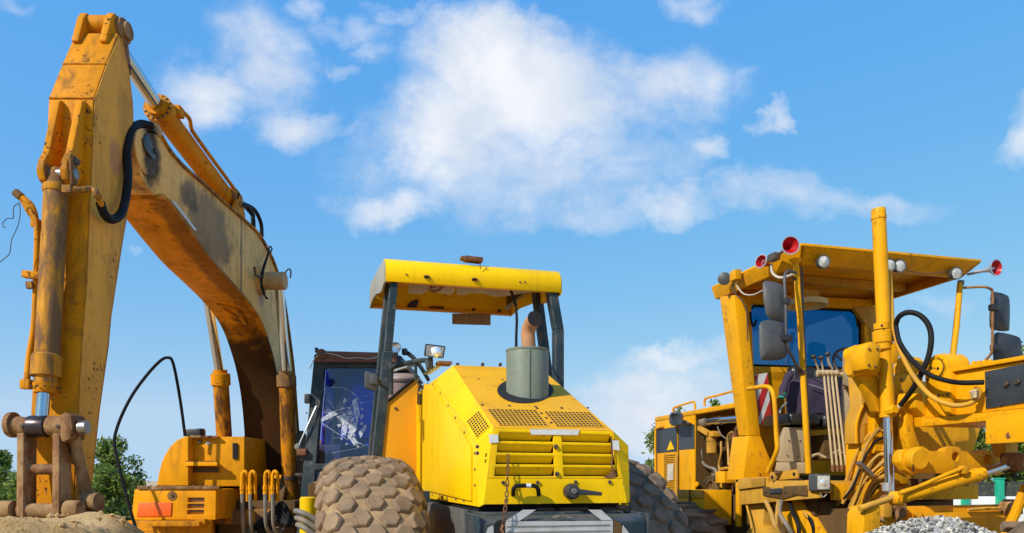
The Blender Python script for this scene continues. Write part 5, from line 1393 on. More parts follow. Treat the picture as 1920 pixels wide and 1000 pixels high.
# lower headlamp
def lamp_box(parent, c, w, h, d, dirv):
    m = frame_to(c, dirv)
    hb = MB().box((0, 0, -d / 2), (w, h, d)).build('lamp_housing', 'mirror_grey', parent, bevel=.018, seg=3, mx=m)
    MB().box((0, 0, .002), (w * .78, h * .78, .006)).build('lamp_glass', plain('headlamp_face', (.52, .50, .42), .12, var=.3, scale=20, bump=.3), hb, bevel=.002)
    MB().lathe((0, 0, .004), (0, 0, 1), [(0, .035), (.004, .028), (.008, 0)], 14).build('lamp_bulb', 'reflector', hb, ang=60)
lamp_box(gra, G.V(1544, 905, -.12), .125, .135, .12, (-.15, -1, 0))
tubepart('headlamp_wire', 'liner', gra, [G.V(1538, 926, -.1), G.V(1544, 932, -.1), G.V(1550, 927, -.1)], .004, 5, 4)
# yellow handrail, striped board
tubepart('handrail', 'gra', gra, [G.U(x, y, -.83) for x, y in ((1403, 729), (1418, 727), (1434, 725), (1444, 728), (1450, 740), (1453, 765), (1456, 820), (1457, 842), (1450, 862), (1439, 886))], .0195, 12, 5)
bd = [G.V(x, y, 1.02) for x, y in ((1415, 703), (1439, 699), (1447, 790), (1424, 796))]
brd = MB().prism(bd, (0, .008, 0)).build('striped_board', 'white', gra)
P4 = lambda s, t: (bd[0] * (1 - s) + bd[1] * s) * (1 - t) + (bd[3] * (1 - s) + bd[2] * s) * t - Vector((0, .003, 0))
for pts in (((.0, .03), (.28, 0), (0, .18)), ((.0, .55), (1, .0), (1, .28), (0, .86)), ((.12, 1), (1, .56), (1, .96), (.9, 1))):
    MB().prism([P4(*p) for p in pts], (0, .002, 0)).build('red_stripe', 'redtape', brd)
bolts(brd, [P4(.78, .88)], (0, -1, 0), .014)

# seat, pedestal
ped = MB().hexa([G.V(x, y, .55) for x, y in ((1461, 866), (1507, 866), (1510, 802), (1472, 802))] + [G.V(x, y, .95) for x, y in ((1452, 863), (1500, 863), (1503, 800), (1462, 800))]).build('seat_pedestal', 'beige', gra, bevel=.006)
bolts(ped, [G.V(x, y, .545) for x, y in ((1479, 826), (1500, 826), (1476, 854), (1496, 856))], (0, -1, 0), .009)
MB().hexa([G.V(x, y, .50) for x, y in ((1452, 888), (1511, 888), (1511, 867), (1456, 867))] + [G.V(x, y, .95) for x, y in ((1452, 886), (1505, 886), (1505, 866), (1456, 866))]).build('pedestal_base', 'beige', ped, bevel=.005)
seat = MB().box(G.V(1483, 789, .72), (.30, .42, .10)).build('seat', 'seat', gra, bevel=.03, seg=3)
MB().box(G.V(1537, 793, .72), (.22, .42, .12)).build('seat_cushion', 'seat', seat, bevel=.04, seg=3)
MB().box(G.V(1525, 735, .95), (.52, .12, .46)).build('seat_back', 'seat', seat, bevel=.05, seg=3)
MB().box(G.V(1542, 840, .75), (.20, .3, .22)).build('seat_base', 'gra_dark', seat, bevel=.02)
tubepart('seat_lever', 'silver', seat, [G.V(1462, 775, .6), G.V(1465, 765, .62), G.V(1475, 755, .7)], .008, 6, 4)
# jacket over the seat back
jk = thing('jacket', 'dark purple jacket with turquoise cuff draped over the grader seat', 'jacket', G)
vs, fs = [], []
NX, NY = 22, 18
for j in range(NY + 1):
    for i in range(NX + 1):
        s, t = i / NX, j / NY
        xl = 1474 + 4 * t; xr = 1583 + 6 * math.sin(t * 3)
        x = xl + (xr - xl) * s; ytop = 697 + 14 * max(0, s - .45) + 9 * max(0, .15 - s) * 5; ybot = 780 + 6 * math.sin(s * 9)
        y = ytop + (ybot - ytop) * t
        v = .87 + .025 * mnoise.noise(Vector((s * 5, t * 2.2, 3))) - .05 * math.sin(s * math.pi) * (1 - (1 - t) ** 6) + .12 * (1 - t) ** 6
        vs.append(G.V(x, y, v))
for j in range(NY):
    for i in range(NX):
        fs.append((j * (NX + 1) + i, j * (NX + 1) + i + 1, (j + 1) * (NX + 1) + i + 1, (j + 1) * (NX + 1) + i))
N_ = len(vs)
vs2 = vs + [p + Vector((0, .03, 0)) for p in vs]
fs2 = fs + [tuple(x + N_ for x in f[::-1]) for f in fs]
for i in range(NX):
    fs2 += [(i + 1, i, i + N_, i + 1 + N_), (NY * (NX + 1) + i, NY * (NX + 1) + i + 1, NY * (NX + 1) + i + 1 + N_, NY * (NX + 1) + i + N_)]
for j in range(NY):
    a_, b_ = j * (NX + 1), (j + 1) * (NX + 1)
    fs2 += [(a_, b_, b_ + N_, a_ + N_), (b_ + NX, a_ + NX, a_ + NX + N_, b_ + NX + N_)]
MB().add(vs2, fs2).build('jacket_body', 'purple', jk, ang=60)
sl = MB().tube(smooth_path([G.V(1482, 701, .84), G.V(1474, 715, .80), G.V(1469, 730, .79), G.V(1466, 743, .79)], 4), [.035 + .004 * math.sin(i) for i in range(13)], 12).build('sleeve', 'purple', jk, ang=70)
MB().tube([G.V(1468, 737, .79), G.V(1465, 747, .79)], [.034, .028], 12).build('cuff', 'turq', jk, ang=70)
tubepart('piping', 'silver', jk, [G.V(1517, 721, .80), G.V(1530, 725, .79), G.V(1545, 730, .79), G.V(1553, 734, .80)], .005, 6, 3)

# levers and their rods
lv_ = MB().cyl(G.V(1530, 700, .15), G.V(1584, 703, .15), .018, 14).build('lever_shaft', 'beige', gra, ang=40)
for k in range(5):
    MB().lathe(G.V(1533 + k * 8.5, 700.3, .15), (1, 0, 0), [(-.012, .018), (-.012, .028), (.012, .028), (.012, .018)], 12).build('lever_hub', 'beige', lv_, ang=30)
for (a, b, c) in (((1536, 696), (1531, 684), (1525, 669)), ((1543, 694), (1541, 682), (1539.5, 671)), ((1561, 692), (1554, 680), (1552, 664))):
    h = tubepart('control_lever', 'beige', lv_, [G.V(a[0], a[1], .15), G.V(b[0], b[1], .14), G.V(c[0], c[1], .12)], .0085, 8, 3)
    MB().lathe(G.V(c[0], c[1], .12) - Vector((0, 0, .018)), (0, 0, 1), [(0, .004), (.004, .017), (.017, .024), (.032, .018), (.040, 0)], 14).build('lever_knob', 'black', h, ang=60)
for k in range(4):
    MB().tube([G.V(1545 + k * 7.2, 704, .14), G.V(1562 + k * 8.5, 884, .10)], .0095, 8).build('control_rod', 'beige', lv_, ang=60)
    MB().lathe(G.V(1561.5 + k * 8.5, 872, .10), (.02, 0, -1), [(0, .01), (.005, .015), (.04, .015), (.05, .008)], 8).build('rod_end', 'rust', lv_, ang=30)
tubepart('floor_pedals', 'beige', gra, [G.V(1523, 855, .3), G.V(1535, 852, .3), G.V(1550, 858, .28), G.V(1580, 850, .28), G.V(1598, 842, .28)], .012, 8, 4)
tubepart('floor_pedals', 'beige', gra, [G.V(1556, 853, .25), G.V(1572, 846, .25), G.V(1600, 846, .25)], .010, 8, 4)
con = MB().hexa([G.V(x, y, .10) for x, y in ((1588, 846), (1612, 846), (1612, 700), (1585, 724))] + [G.V(x, y, .3) for x, y in ((1580, 846), (1604, 846), (1604, 700), (1578, 724))]).build('steering_console', 'beige', gra, bevel=.01)
MB().hexa([G.V(x, y, .06) for x, y in ((1583, 728), (1607, 724), (1609, 660), (1582, 660))] + [G.V(x, y, .26) for x, y in ((1578, 728), (1600, 724), (1604, 662), (1580, 662))]).build('console_head', 'beige', con, bevel=.012)
bolts(con, [G.V(1602, 714, .055), G.V(1590, 690, .055), G.V(1588, 672, .055)], (0, -1, 0), .012)
tubepart('console_cable', 'rubber', con, [G.V(1581, 722, .05), G.V(1592, 727, .03), G.V(1604, 724, .03), G.V(1609, 716, .04)], .006, 6, 4)
wc = G.V(1612, 692, .30)
wheel = MB().loft([[wc + Matrix.Rotation(.95, 3, 'X') @ Vector(((.235 + .014 * math.cos(b)) * math.cos(a), (.235 + .014 * math.cos(b)) * math.sin(a), .014 * math.sin(b))) for b in [k * math.pi / 4 for k in range(8)]] for a in [i * 2 * math.pi / 40 for i in range(41)]], caps=False).build('steering_wheel', 'black', gra, ang=70)
for a in (0.3, 2.4, 4.5):
    MB().tube([wc + Matrix.Rotation(.95, 3, 'X') @ Vector((.235 * math.cos(a), .235 * math.sin(a), 0)), wc + Vector((0, 0, -.04))], .010, 6).build('wheel_spoke', 'black', wheel)

# roof lamps, horns, side lamp
LAMPFACE = plain('white_lamp_glass', (.50, .49, .45), .10, var=.35, scale=26, bump=.5, spec=.8)
for (x, y) in ((1544, 491), (1668, 498), (1687, 499), (1793, 513)):
    c = G.V(x, y, .02)
    m = frame_to(c, (-.12, -1, -.05))
    l = MB().lathe((0, 0, 0), (0, 0, 1), [(-.07, 0), (-.07, .025), (-.04, .045), (-.005, .053), (.008, .053), (.008, .045), (0, .044)], 22, False).build('roof_lamp', 'mirror_grey', gra, ang=35, mx=m)
    MB().lathe((0, 0, 0), (0, 0, 1), [(.004, .046), (-.01, .035), (-.03, .0)], 20, False).build('lamp_reflector', 'reflector', l, ang=60)
    MB().lathe((0, 0, 0), (0, 0, 1), [(.005, .046), (.012, .03), (.015, 0)], 20, False).build('lamp_lens', LAMPFACE, l, ang=60)
    MB().box((0, -.0, -.05), (.02, .12, .02)).build('lamp_bracket', 'bolt', l) if False else None
def horn(px, py, v, d, L_, rm, tail=True):
    c = G.V(px, py, v); m = frame_to(c, d)
    h = MB().lathe((0, 0, 0), (0, 0, 1), [(-L_, 0), (-L_, .012), (-L_ * .5, .014), (-L_ * .28, .024), (-L_ * .1, .045), (-.012, rm * .93), (0, rm), (.004, rm), (.004, rm * .88)], 26, False).build('horn', 'silver', gra, ang=35, mx=m)
    MB().lathe((0, 0, 0), (0, 0, 1), [(.003, rm * .89), (-.010, rm * .78), (-.026, min(.040, rm * .6)), (-.06, .017), (-.09, 0)], 24, False).build('horn_mouth', 'red', h, ang=70)
    return h
horn(1482, 460, -.02, (-.25, -1, -.05), .28, .072)
horn(1868, 502, -.05, (.1, -1, -.04), .26, .070)
h = horn(1427, 490, .40, (-.95, -.35, .12), .16, .058)
MB().lathe((0, 0, 0), (0, 0, 1), [(-.10, .015), (-.05, .03), (-.015, .05), (0, .053), (.002, .045)], 24, False).build('horn_bell', 'red', h, ang=50)
MB().box(G.V(1455, 483, .25) + Vector((-.02, 0, 0)), (.06, .10, .06)).build('horn_valve', 'bolt', gra, bevel=.01)
MB().tube([G.V(1480, 466, .05), G.V(1458, 478, .25), G.V(1436, 490, .38)], .012, 8).build('horn_pipe', 'silver', gra)
tubepart('horn_hose', 'liner', gra, [G.U(x, y, -.88) for x, y in ((1446, 495), (1447, 508), (1453, 517), (1464, 521), (1478, 518), (1487, 514))], .011, 8, 5)
tubepart('horn_arm', 'silver', gra, [G.V(1826, 510, .03), G.V(1845, 507, -.02), G.V(1862, 503, -.03)], .012, 8, 3)
sl_ = MB().lathe(G.U(1358, 523, -.95), (-.5, -.8, -.1), [(-.04, .02), (0, .055), (.01, .058), (.015, .05), (.018, 0)], 18).build('side_lamp', 'mirror_grey', gra, ang=35)
MB().box(G.U(1379, 517, -.92), (.06, .10, .09)).build('lamp_bracket', 'gra', sl_, bevel=.008)
tubepart('lamp_wire', 'liner', gra, [G.U(x, y, -.9) for x, y in ((1378, 528), (1386, 543), (1396, 552), (1412, 553), (1428, 546), (1440, 540))], .006, 6, 5)
tubepart('lamp_wire', 'bolt', gra, [G.U(x, y, -.9) for x, y in ((1374, 532), (1380, 552), (1392, 565), (1400, 585), (1402, 640))], .006, 6, 5)
tubepart('lamp_wire', 'bolt', gra, [G.V(x, y, .0) for x, y in ((1697, 506), (1725, 513), (1755, 512), (1783, 508))], .004, 5, 4)

# mirrors
def mirror(pts, v, depth=.045, mat='mirror_grey', flip=1):
    cx_ = sum(p[0] for p in pts) / len(pts); cy_ = sum(p[1] for p in pts) / len(pts)
    P = [Vector((x, y, 0)) for x, y in pts]
    P = smooth_path(P + P[:1], 3)[:-1] if len(P) > 3 else P
    pts = [(q.x, q.y) for q in P]
    rings = []
    for k, dv in ((.97, depth * 1.0), (1.0, depth * .75), (.98, depth * .4), (.7, .0), (.35, -.012 * flip)):
        rings.append([G.V(cx_ + (x - cx_) * k, cy_ + (y - cy_) * k, v + dv) for x, y in pts])
    return MB().loft(rings).build('mirror', mat, gra, bevel=.006, ang=20)
mA = mirror([(1430, 531), (1437, 527), (1462, 532), (1472, 545), (1475, 590), (1472, 602), (1464, 604), (1446, 600), (1437, 590), (1431, 560)], -.02)
mB = mirror([(1423, 612), (1428, 603), (1446, 600), (1470, 607), (1476, 622), (1478, 655), (1474, 668), (1462, 675), (1434, 676), (1425, 668)], -.05)
for m_, xs_ in ((mA, 1475), (mB, 1474)):
    y = 565 if m_ is mA else 634
    MB().box(G.V(xs_, y, -.05), (.05 if m_ is mA else .09, .04, .05), Matrix.Rotation(.1, 3, 'Y')).build('mirror_clamp', 'black', m_, bevel=.008)
tubepart('mirror_arm', 'mirror_grey', gra, [G.V(1492, 512, .07), G.V(1478, 509, .02), G.V(1472, 515, -.02), G.V(1471, 530, -.04), G.V(1473, 570, -.05), G.V(1475, 640, -.05), G.V(1485, 668, -.02), G.V(1495, 688, .04), G.V(1503, 695, .07)], .0115, 10, 6)
MB().lathe(G.V(1503, 699, .075), (0, 0, 1), [(-.02, .024), (-.02, .03), (.02, .03), (.02, .024)], 14).build('arm_clamp', 'rust', gra, ang=30)
mC = mirror([(1857, 553), (1862, 547), (1884, 552), (1893, 563), (1893, 612), (1889, 621), (1866, 620), (1855, 611)], .02, .04, 'black')
mD = mirror([(1862, 635), (1869, 623), (1905, 630), (1915, 640), (1915, 672), (1906, 682), (1870, 682), (1862, 676)], .02, .04, 'black')
for m_, x, y in ((mC, 1864, 577), (mD, 1867, 652)):
    MB().box(G.V(x, y, -.02), (.08, .05, .055)).build('mirror_clamp', 'black', m_, bevel=.01)
tubepart('mirror_arm', 'steel_brown', gra, [G.V(1805, 540, .08), G.V(1840, 538, .0), G.V(1855, 541, -.02), G.V(1861, 550, -.02), G.V(1861, 600, -.02), G.V(1860, 655, -.02), G.V(1855, 668, .0), G.V(1847, 676, .03)], .011, 10, 6)

# --- engine house behind the cab
UE = -.60
def ue(px, py, u=UE): return G.U(px, py, u)
e0, e1 = ue(1229, 787), ue(1386, 748)
zt_ = (e0.z + e1.z) / 2
eh = MB().prism([Vector((UE - .01, e1.y - .05, zt_)), Vector((UE - .01, e0.y, zt_)), Vector((UE - .01, e0.y, zt_ - .05)), Vector((UE - .01, e1.y - .05, zt_ - .05))], (1.25, 0, 0)).build('engine_house', 'gra', gra, bevel=.008)
MB().hexa([(UE, e0.y - .02, .95), (.6, e0.y - .02, .95), (.6, e0.y, .95), (UE, e0.y, .95), (UE, e0.y - .02, zt_ - .05), (.6, e0.y - .02, zt_ - .05), (.6, e0.y, zt_ - .05), (UE, e0.y, zt_ - .05)]).build('rear_panel', 'gra', eh)
vp = ue(1303, 800).y
# closed side panels, each with its black band
for (xa, xb) in ((1231, 1270), (1274, 1303)):
    a, b = ue(xa, 800).y, ue(xb, 800).y
    zb_ = .95
    pn = MB().prism([(UE - .004, b, zb_), (UE - .004, a, zb_), (UE - .004, a, zt_ - .052), (UE - .004, b, zt_ - .052)], (.02, 0, 0)).build('side_panel', 'gra', eh, bevel=.006)
    zt1 = ue(xa, 806 if xa < 1250 else 800).z; zb1 = ue(xa, 850 if xa < 1250 else 844).z
    MB().prism([(UE - .008, b, zb1), (UE - .008, a, zb1), (UE - .008, a, zt1), (UE - .008, b, zt1)], (.003, 0, 0)).build('dark_band', 'decal', pn)
    if xa < 1250:
        MB().prism([ue(x, y, UE - .012) for x, y in ((1257, 826), (1250, 845), (1264, 842))], (.002, 0, 0)).build('warning_triangle', 'rol', pn)
        va, vb = ue(1246, 860).y, ue(1268, 860).y
        zz0, zz1 = ue(1250, 951).z, ue(1250, 852).z
        MB().prism([(UE - .006, vb, zz0), (UE - .006, va, zz0), (UE - .006, va, zz1), (UE - .006, vb, zz1)], (.001, 0, 0)).build('vent_backing', 'gra_dark', pn)
        n_ = 30
        for k in range(n_):
            z = zz0 + (zz1 - zz0) * (k + .5) / n_
            MB().box((UE - .010, (va + vb) / 2, z), (.010, abs(va - vb), (zz1 - zz0) / n_ * .5)).build('vent_slat', 'gra', pn)
        MB().prism([ue(x, y, UE - .016) for x, y in ((1251, 871), (1262, 869), (1262, 900), (1251, 902))], (.003, 0, 0)).build('vent_plate', 'liner', pn)
        MB().box((UE - .02, ue(1271, 860).y, 1.3), (.02, .05, .75)).build('edge_post', 'gra_dusty', pn, bevel=.004)
tubepart('side_rail', 'gra', eh, [ue(1229, 905, UE - .03), ue(1229, 815, UE - .03), ue(1231, 804, UE - .03), ue(1242, 800, UE - .03)], .014, 8, 4)
# open engine bay
MB().prism([(-.26, e1.y - .05, .95), (-.26, vp + .05, .95), (-.26, vp + .05, zt_ - .05), (-.26, e1.y - .05, zt_ - .05)], (.02, 0, 0)).build('bay_wall', 'gra_dark', eh)
MB().box((-.43, vp + .02, 1.5), (.34, .03, 1.1)).build('bay_divider', 'gra_dark', eh)
MB().cyl(ue(1312, 793, -.5), ue(1330, 790, -.5), .055, 20).build('pipe_cuff', 'greyhose', eh, bevel=.006)
MB().tube([ue(1326, 791, -.5), ue(1350, 787, -.5), ue(1392, 784, -.5)], .05, 20).build('air_pipe', 'chrome', eh, ang=40)
for x in (1330, 1356):
    MB().lathe(ue(x, 790 if x < 1340 else 787, -.5), (0, -1, 0), [(-.012, .05), (-.012, .055), (.012, .055), (.012, .05)], 20).build('pipe_clip', 'steel', eh, ang=30)
ff = ue(1335, 838, -.5)
MB().lathe(ff + Vector((0, 0, -.1)), (0, 0, 1), [(0, .0), (.03, .015), (.035, .058), (.15, .058), (.155, .05), (.16, .06), (.2, .06), (.21, .03)], 20).build('fuel_filter', 'gra_dusty', eh, ang=35)
MB().box(ff + Vector((0, -.03, .13)), (.10, .14, .06)).build('filter_head', 'gra_dusty', eh, bevel=.012)
MB().box(ue(1320, 808, -.55), (.05, .22, .05), Matrix.Rotation(.35, 3, 'X')).build('bay_bracket', 'gra_dusty', eh, bevel=.008)
for pts, r, mt in ((((1315, 830), (1315, 850), (1318, 868), (1328, 876), (1340, 880), (1343, 888), (1337, 892)), .016, 'greyhose'), (((1352, 828), (1352, 850), (1348, 870), (1349, 886)), .012, 'yelhose'), (((1372, 810), (1365, 818), (1365, 835), (1366, 872)), .012, 'yelhose'), (((1384, 845), (1372, 858), (1368, 868), (1372, 885), (1384, 908)), .018, 'yelhose'), (((1310, 808), (1313, 818), (1320, 820), (1327, 812)), .009, 'greyhose'), (((1286, 785), (1287, 795), (1295, 801), (1303, 797)), .007, 'greyhose'), (((1320, 905), (1326, 897), (1334, 893), (1340, 882)), .012, 'steel'), (((1360, 896), (1348, 892), (1338, 900)), .010, 'steel'), (((1336, 886), (1340, 905), (1346, 920)), .026, 'gra_dark'), (((1376, 838), (1380, 812), (1386, 800)), .03, 'rust'), (((1350, 880), (1362, 878), (1376, 878)), .015, 'gra_dusty'), (((1345, 800), (1352, 815), (1366, 826)), .006, 'greyhose'), (((1378, 870), (1386, 890), (1388, 905)), .01, 'greyhose')):
    tubepart('engine_hose', mt, eh, [ue(x, y, -.52 + .03 * rnd.random()) for x, y in pts], r, 8, 5)
MB().box(ue(1361, 895, -.5), (.14, .18, .12)).build('junction_box', 'gra', eh, bevel=.01)
MB().lathe(ue(1384, 866, -.48), (-1, -.3, 0), [(-.05, .09), (0, .10), (.02, .08), (.03, 0)], 20).build('pulley', 'rust', eh, ang=30)
MB().lathe(ue(1380, 832, -.4), (-1, -.2, 0), [(-.05, .13), (.03, .13), (.05, .10), (.06, 0)], 24).build('alternator', 'gra_dark', eh, ang=30)
MB().lathe(ue(1308, 909, -.57), (-1, 0, 0), [(0, .03), (.02, .03), (.03, 0)], 14).build('drain_plug', 'gra', eh, ang=30)
for k in range(7):
    MB().box(ue(1335 + rnd.uniform(-18, 28), 905 + rnd.uniform(-5, 18), -.42), (.08, rnd.uniform(.05, .14), rnd.uniform(.05, .12)), Matrix.Rotation(rnd.uniform(-.5, .5), 3, 'X')).build('engine_part', rnd.choice(['gra_dark', 'steel_brown', 'gra_dusty']), eh, bevel=.012)
# rails and mirror on the hood
for pts in (((1262, 781), (1262, 770), (1264, 765), (1268, 763), (1297, 754), (1301, 755), (1303, 759), (1303, 768)), ((1321, 762), (1321, 752), (1323, 748), (1327, 746), (1355, 739), (1384, 731))):
    tubepart('hood_rail', 'gra', eh, [ue(x, y, -.5) for x, y in pts], .013, 8, 3)
bx = MB().loft([[ue(1268 + 13.5 * sx * k, 786 + 13 * sy * k, -.75 + d) for sx, sy in ((-1, -.5), (-.7, -1), (.6, -.95), (1, -.6), (.95, .9), (-.6, 1), (-1, .5))] for d, k in ((0, .5), (-.02, .85), (.03, 1), (.06, .95))]).build('hood_mirror', 'black', gra, bevel=.008)
MB().tube([ue(1275, 790, -.74), ue(1290, 793, -.68), ue(1298, 796, -.6)], .012, 6).build('mirror_stub', 'steel', bx)
# lower step box
sb = MB().hexa([G.V(1320, 984, 1.35), G.V(1372, 984, 1.35), G.V(1372, 984, 1.35) + Vector((0, .52, 0)), G.V(1320, 984, 1.35) + Vector((0, .52, 0)), G.V(1320, 921, 1.35), G.V(1372, 919, 1.35), G.V(1372, 919, 1.35) + Vector((0, .52, 0)), G.V(1320, 921, 1.35) + Vector((0, .52, 0))]).build('step_box', 'gra', gra, bevel=.008)
su = G.V(1320, 921, 1.35)
MB().box((su.x - .004, 1.61, su.z - .03), (.012, .52, .075)).build('box_lid', 'gra_dusty', sb, bevel=.004)
MB().tube([Vector((su.x - .015, 1.60, su.z + .01)), Vector((su.x - .018, 1.60, su.z - .15))], .012, 6).build('box_latch', 'rust', sb)
MB().box(G.U(1385, 945, -.72), (.03, .06, .42)).build('frame_strut', 'gra', gra, bevel=.005)
MB().box((-.35, 1.4, 1.0), (.55, .7, .5)).build('rear_frame', 'gra_dark', gra, bevel=.02)
# legs under the cab
MB().prism([G.U(x, y, -.7) for x, y in ((1399, 947), (1434, 944), (1430, 985), (1440, 1010), (1395, 1010), (1406, 985))], (.12, 0, 0)).build('cab_leg', 'gra_dusty', gra, bevel=.01)
MB().prism([G.U(x, y, -.66) for x, y in ((1447, 944), (1500, 938), (1516, 962), (1545, 1010), (1480, 1010), (1462, 975))], (.10, 0, 0)).build('cab_brace', 'gra', gra, bevel=.01)
tubepart('drip_pipe', 'gra_dusty', gra, [G.U(1400, 948, -.75), G.U(1407, 975, -.75), G.U(1410, 992, -.75)], .01, 8, 3)
for k in range(9):
    x0 = 1435 + k * 17
    tubepart('belly_hose', rnd.choice(['rubber', 'greyhose', 'gra_dark', 'yelhose']), gra, [G.D(x0 + rnd.uniform(-8, 8), 940, 6.2), G.D(x0 + rnd.uniform(-14, 14), 962, 6.1), G.D(x0 + rnd.uniform(-10, 24), 985, 6.0), G.D(x0 + rnd.uniform(0, 40), 1015, 6.0)], .016 + .012 * rnd.random(), 8, 5)
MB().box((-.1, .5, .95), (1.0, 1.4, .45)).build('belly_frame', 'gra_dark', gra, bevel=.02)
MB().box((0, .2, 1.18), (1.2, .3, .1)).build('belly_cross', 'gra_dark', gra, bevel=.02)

# --- tandem wheels
blk = MB()
blk.loft([[(-.115, -.035, -.02), (.10, -.06, -.02), (.115, .0, -.02), (-.10, .035, -.02)], [(-.105, -.028, .03), (.092, -.052, .03), (.105, -.006, .03), (-.092, .028, .03)]])
BLK = blk.mesh('tread_bar', bevel=.006, seg=1); BLK.materials.append(M['tyre2'])
def grader_tyre(c, R_=.6, W2=.19, lean=0.):
    m = Matrix.Translation(c) @ Matrix.Rotation(lean, 4, 'Y')
    prof = [(-W2 * .7, R_ * .5), (-W2, R_ * .62), (-W2 * 1.05, R_ * .78), (-W2 * .92, R_ * .91), (-W2 * .6, R_ * .965), (0, R_ * .98), (W2 * .6, R_ * .965), (W2 * .92, R_ * .91), (W2 * 1.05, R_ * .78), (W2, R_ * .62), (W2 * .7, R_ * .5)]
    t = MB().lathe((0, 0, 0), (1, 0, 0), prof, 56).build('tyre', 'tyre2', gra, ang=50, mx=m)
    MB().lathe((0, 0, 0), (1, 0, 0), [(-W2 * .6, 0), (-W2 * .6, R_ * .5), (W2 * .6, R_ * .5), (W2 * .6, 0)], 32).build('rim', 'gra', t, ang=30)
    n = 20
    for i in range(n):
        for s in (-1, 1):
            th = 2 * math.pi * (i + (.5 if s > 0 else 0)) / n
            rad = Vector((0, math.cos(th), math.sin(th))); tan = Vector((0, -math.sin(th), math.cos(th)))
            mm = Matrix((Vector((1, 0, 0)), tan, rad)).transposed().to_4x4()
            if s < 0:
                mm = mm @ Matrix.Scale(-1, 4, (1, 0, 0))
            p = rad * (R_ * .955) + Vector((s * W2 * .5, 0, 0))
            obj('tread_bar', BLK, 'tyre2', t, mx=Matrix.Translation(p) @ mm @ Matrix.Scale(W2 / .19 * 1.05, 4))
grader_tyre((-.98, 1.62, .58), .60)
grader_tyre((-.98, 3.05, .58), .60)
grader_tyre((.98, 1.62, .58), .60)
fw = G.D(2040, 1130, 3.9)
grader_tyre(Vector((fw.x, fw.y, .62)), .66, .17, .12)
MB().cyl((-.95, 1.62, .58), (.95, 1.62, .58), .12, 14).build('axle', 'gra_dark', gra)
MB().box((-.72, 2.3, .6), (.16, 1.6, .3)).build('tandem_case', 'gra_dark', gra, bevel=.03)

# --- front frame beam
def ub_(px, py, u=-.28): return G.U(px, py, u)
pb_ = [ub_(x, y) for x, y in ((1736, 698), (1783, 703), (1836, 693), (1960, 662), (1960, 792), (1842, 766), (1740, 802))]
zt2 = ub_(1836, 691).z; zb2 = ub_(1842, 774).z
va, vb = ub_(1735, 700).y, ub_(1990, 700).y
beam = MB().hexa([(-.28, vb - 1.7, zb2), (.22, vb - 1.7, zb2), (.22, va, zb2), (-.28, va, zb2), (-.28, vb - 1.7, zt2), (.22, vb - 1.7, zt2), (.22, va, zt2), (-.28, va, zt2)]).build('main_beam', 'gra', gra, bevel=.015, seg=2)
vl = ub_(1733, 760).y
MB().hexa([(-.31, vb - 1.7, zb2 - .06), (.25, vb - 1.7, zb2 - .06), (.25, vl, zb2 - .06), (-.31, vl, zb2 - .06), (-.31, vb - 1.7, zb2 - .002), (.25, vb - 1.7, zb2 - .002), (.25, vl, zb2 - .002), (-.31, vl, zb2 - .002)]).build('beam_flange', 'gra', beam, bevel=.006)
MB().hexa([(-.31, vb - 1.7, zt2 + .002), (.25, vb - 1.7, zt2 + .002), (.25, va - .1, zt2 + .002), (-.31, va - .1, zt2 + .002), (-.31, vb - 1.7, zt2 + .03), (.25, vb - 1.7, zt2 + .03), (.25, va - .1, zt2 + .03), (-.31, va - .1, zt2 + .03)]).build('beam_cap', 'gra', beam, bevel=.005)
MB().box((-.03, vb - 1.45, .95), (.4, .4, 1.9)).build('front_pedestal', 'gra', beam, bevel=.03)
MB().box((-.03, vb - 1.45, .62), (1.9, .22, .24)).build('front_axle', 'gra', beam, bevel=.03)
pan = MB().prism([ub_(x, y, -.29) for x, y in ((1846, 697), (1990, 668), (1990, 744), (1848, 767))], (.008, 0, 0)).build('black_panel', 'decal', beam, bevel=.003, label='black blank panel bolted to the side of the main beam')
bolts(pan, [ub_(x, y, -.295) for x, y in ((1887, 720), (1908, 716))], (-1, 0, 0), .026)
bolts(pan, [ub_(x, y, -.295) for x, y in ((1851, 707), (1852, 748), (1876, 758))], (-1, 0, 0), .010)
# hump with bolts on the beam, and clip
MB().prism([ub_(x, y, -.2) for x, y in ((1795, 706), (1806, 697), (1816, 691), (1838, 685), (1862, 684), (1876, 690), (1876, 712), (1795, 716))], (.25, 0, 0)).build('beam_hump', 'gra', beam, bevel=.012)
for k in range(4):
    MB().lathe(ub_(1826 + k * 10, 686 - k * 1.2, -.2), (0, 0, 1), [(0, .016), (.025, .016), (.03, .010), (.03, 0)], 8).build('hump_bolt', 'gra', beam, ang=30)
# pivot bosses
bp0 = ub_(1756, 691, -.33)
bs = MB().lathe(bp0 + Vector((.18, 0, 0)), (-1, 0, 0), [(0, .105), (.14, .105), (.155, .098), (.175, .098), (.18, .085), (.18, 0)], 32).build('pivot_boss', 'gra', gra, ang=30)
MB().lathe(bp0 + Vector((-.003, 0, 0)), (-1, 0, 0), [(0, .062), (.008, .062), (.012, .05), (.012, 0)], 28).build('boss_cap', 'gra', bs, ang=30)
MB().lathe(bp0 + Vector((-.001, 0, 0)), (-1, 0, 0), [(0, .068), (.004, .068), (.004, .06)], 28).build('boss_ring', 'gra_dark', bs, ang=30)
for dx in (-.028, 0, .028):
    MB().lathe(bp0 + Vector((-.0155, dx, dx * .2)), (-1, 0, 0), [(0, .011 if dx else .006), (.002, .011 if dx else .006), (.002, 0)], 10).build('cap_hole', 'hole_black', bs)
for (x, y, r) in ((1716, 692, .09),):
    MB().lathe(ub_(x, y, -.05), (-1, 0, 0), [(0, r), (.12, r), (.135, r * .85), (.135, 0)], 26).build('pivot_boss', 'gra', gra, ang=30)
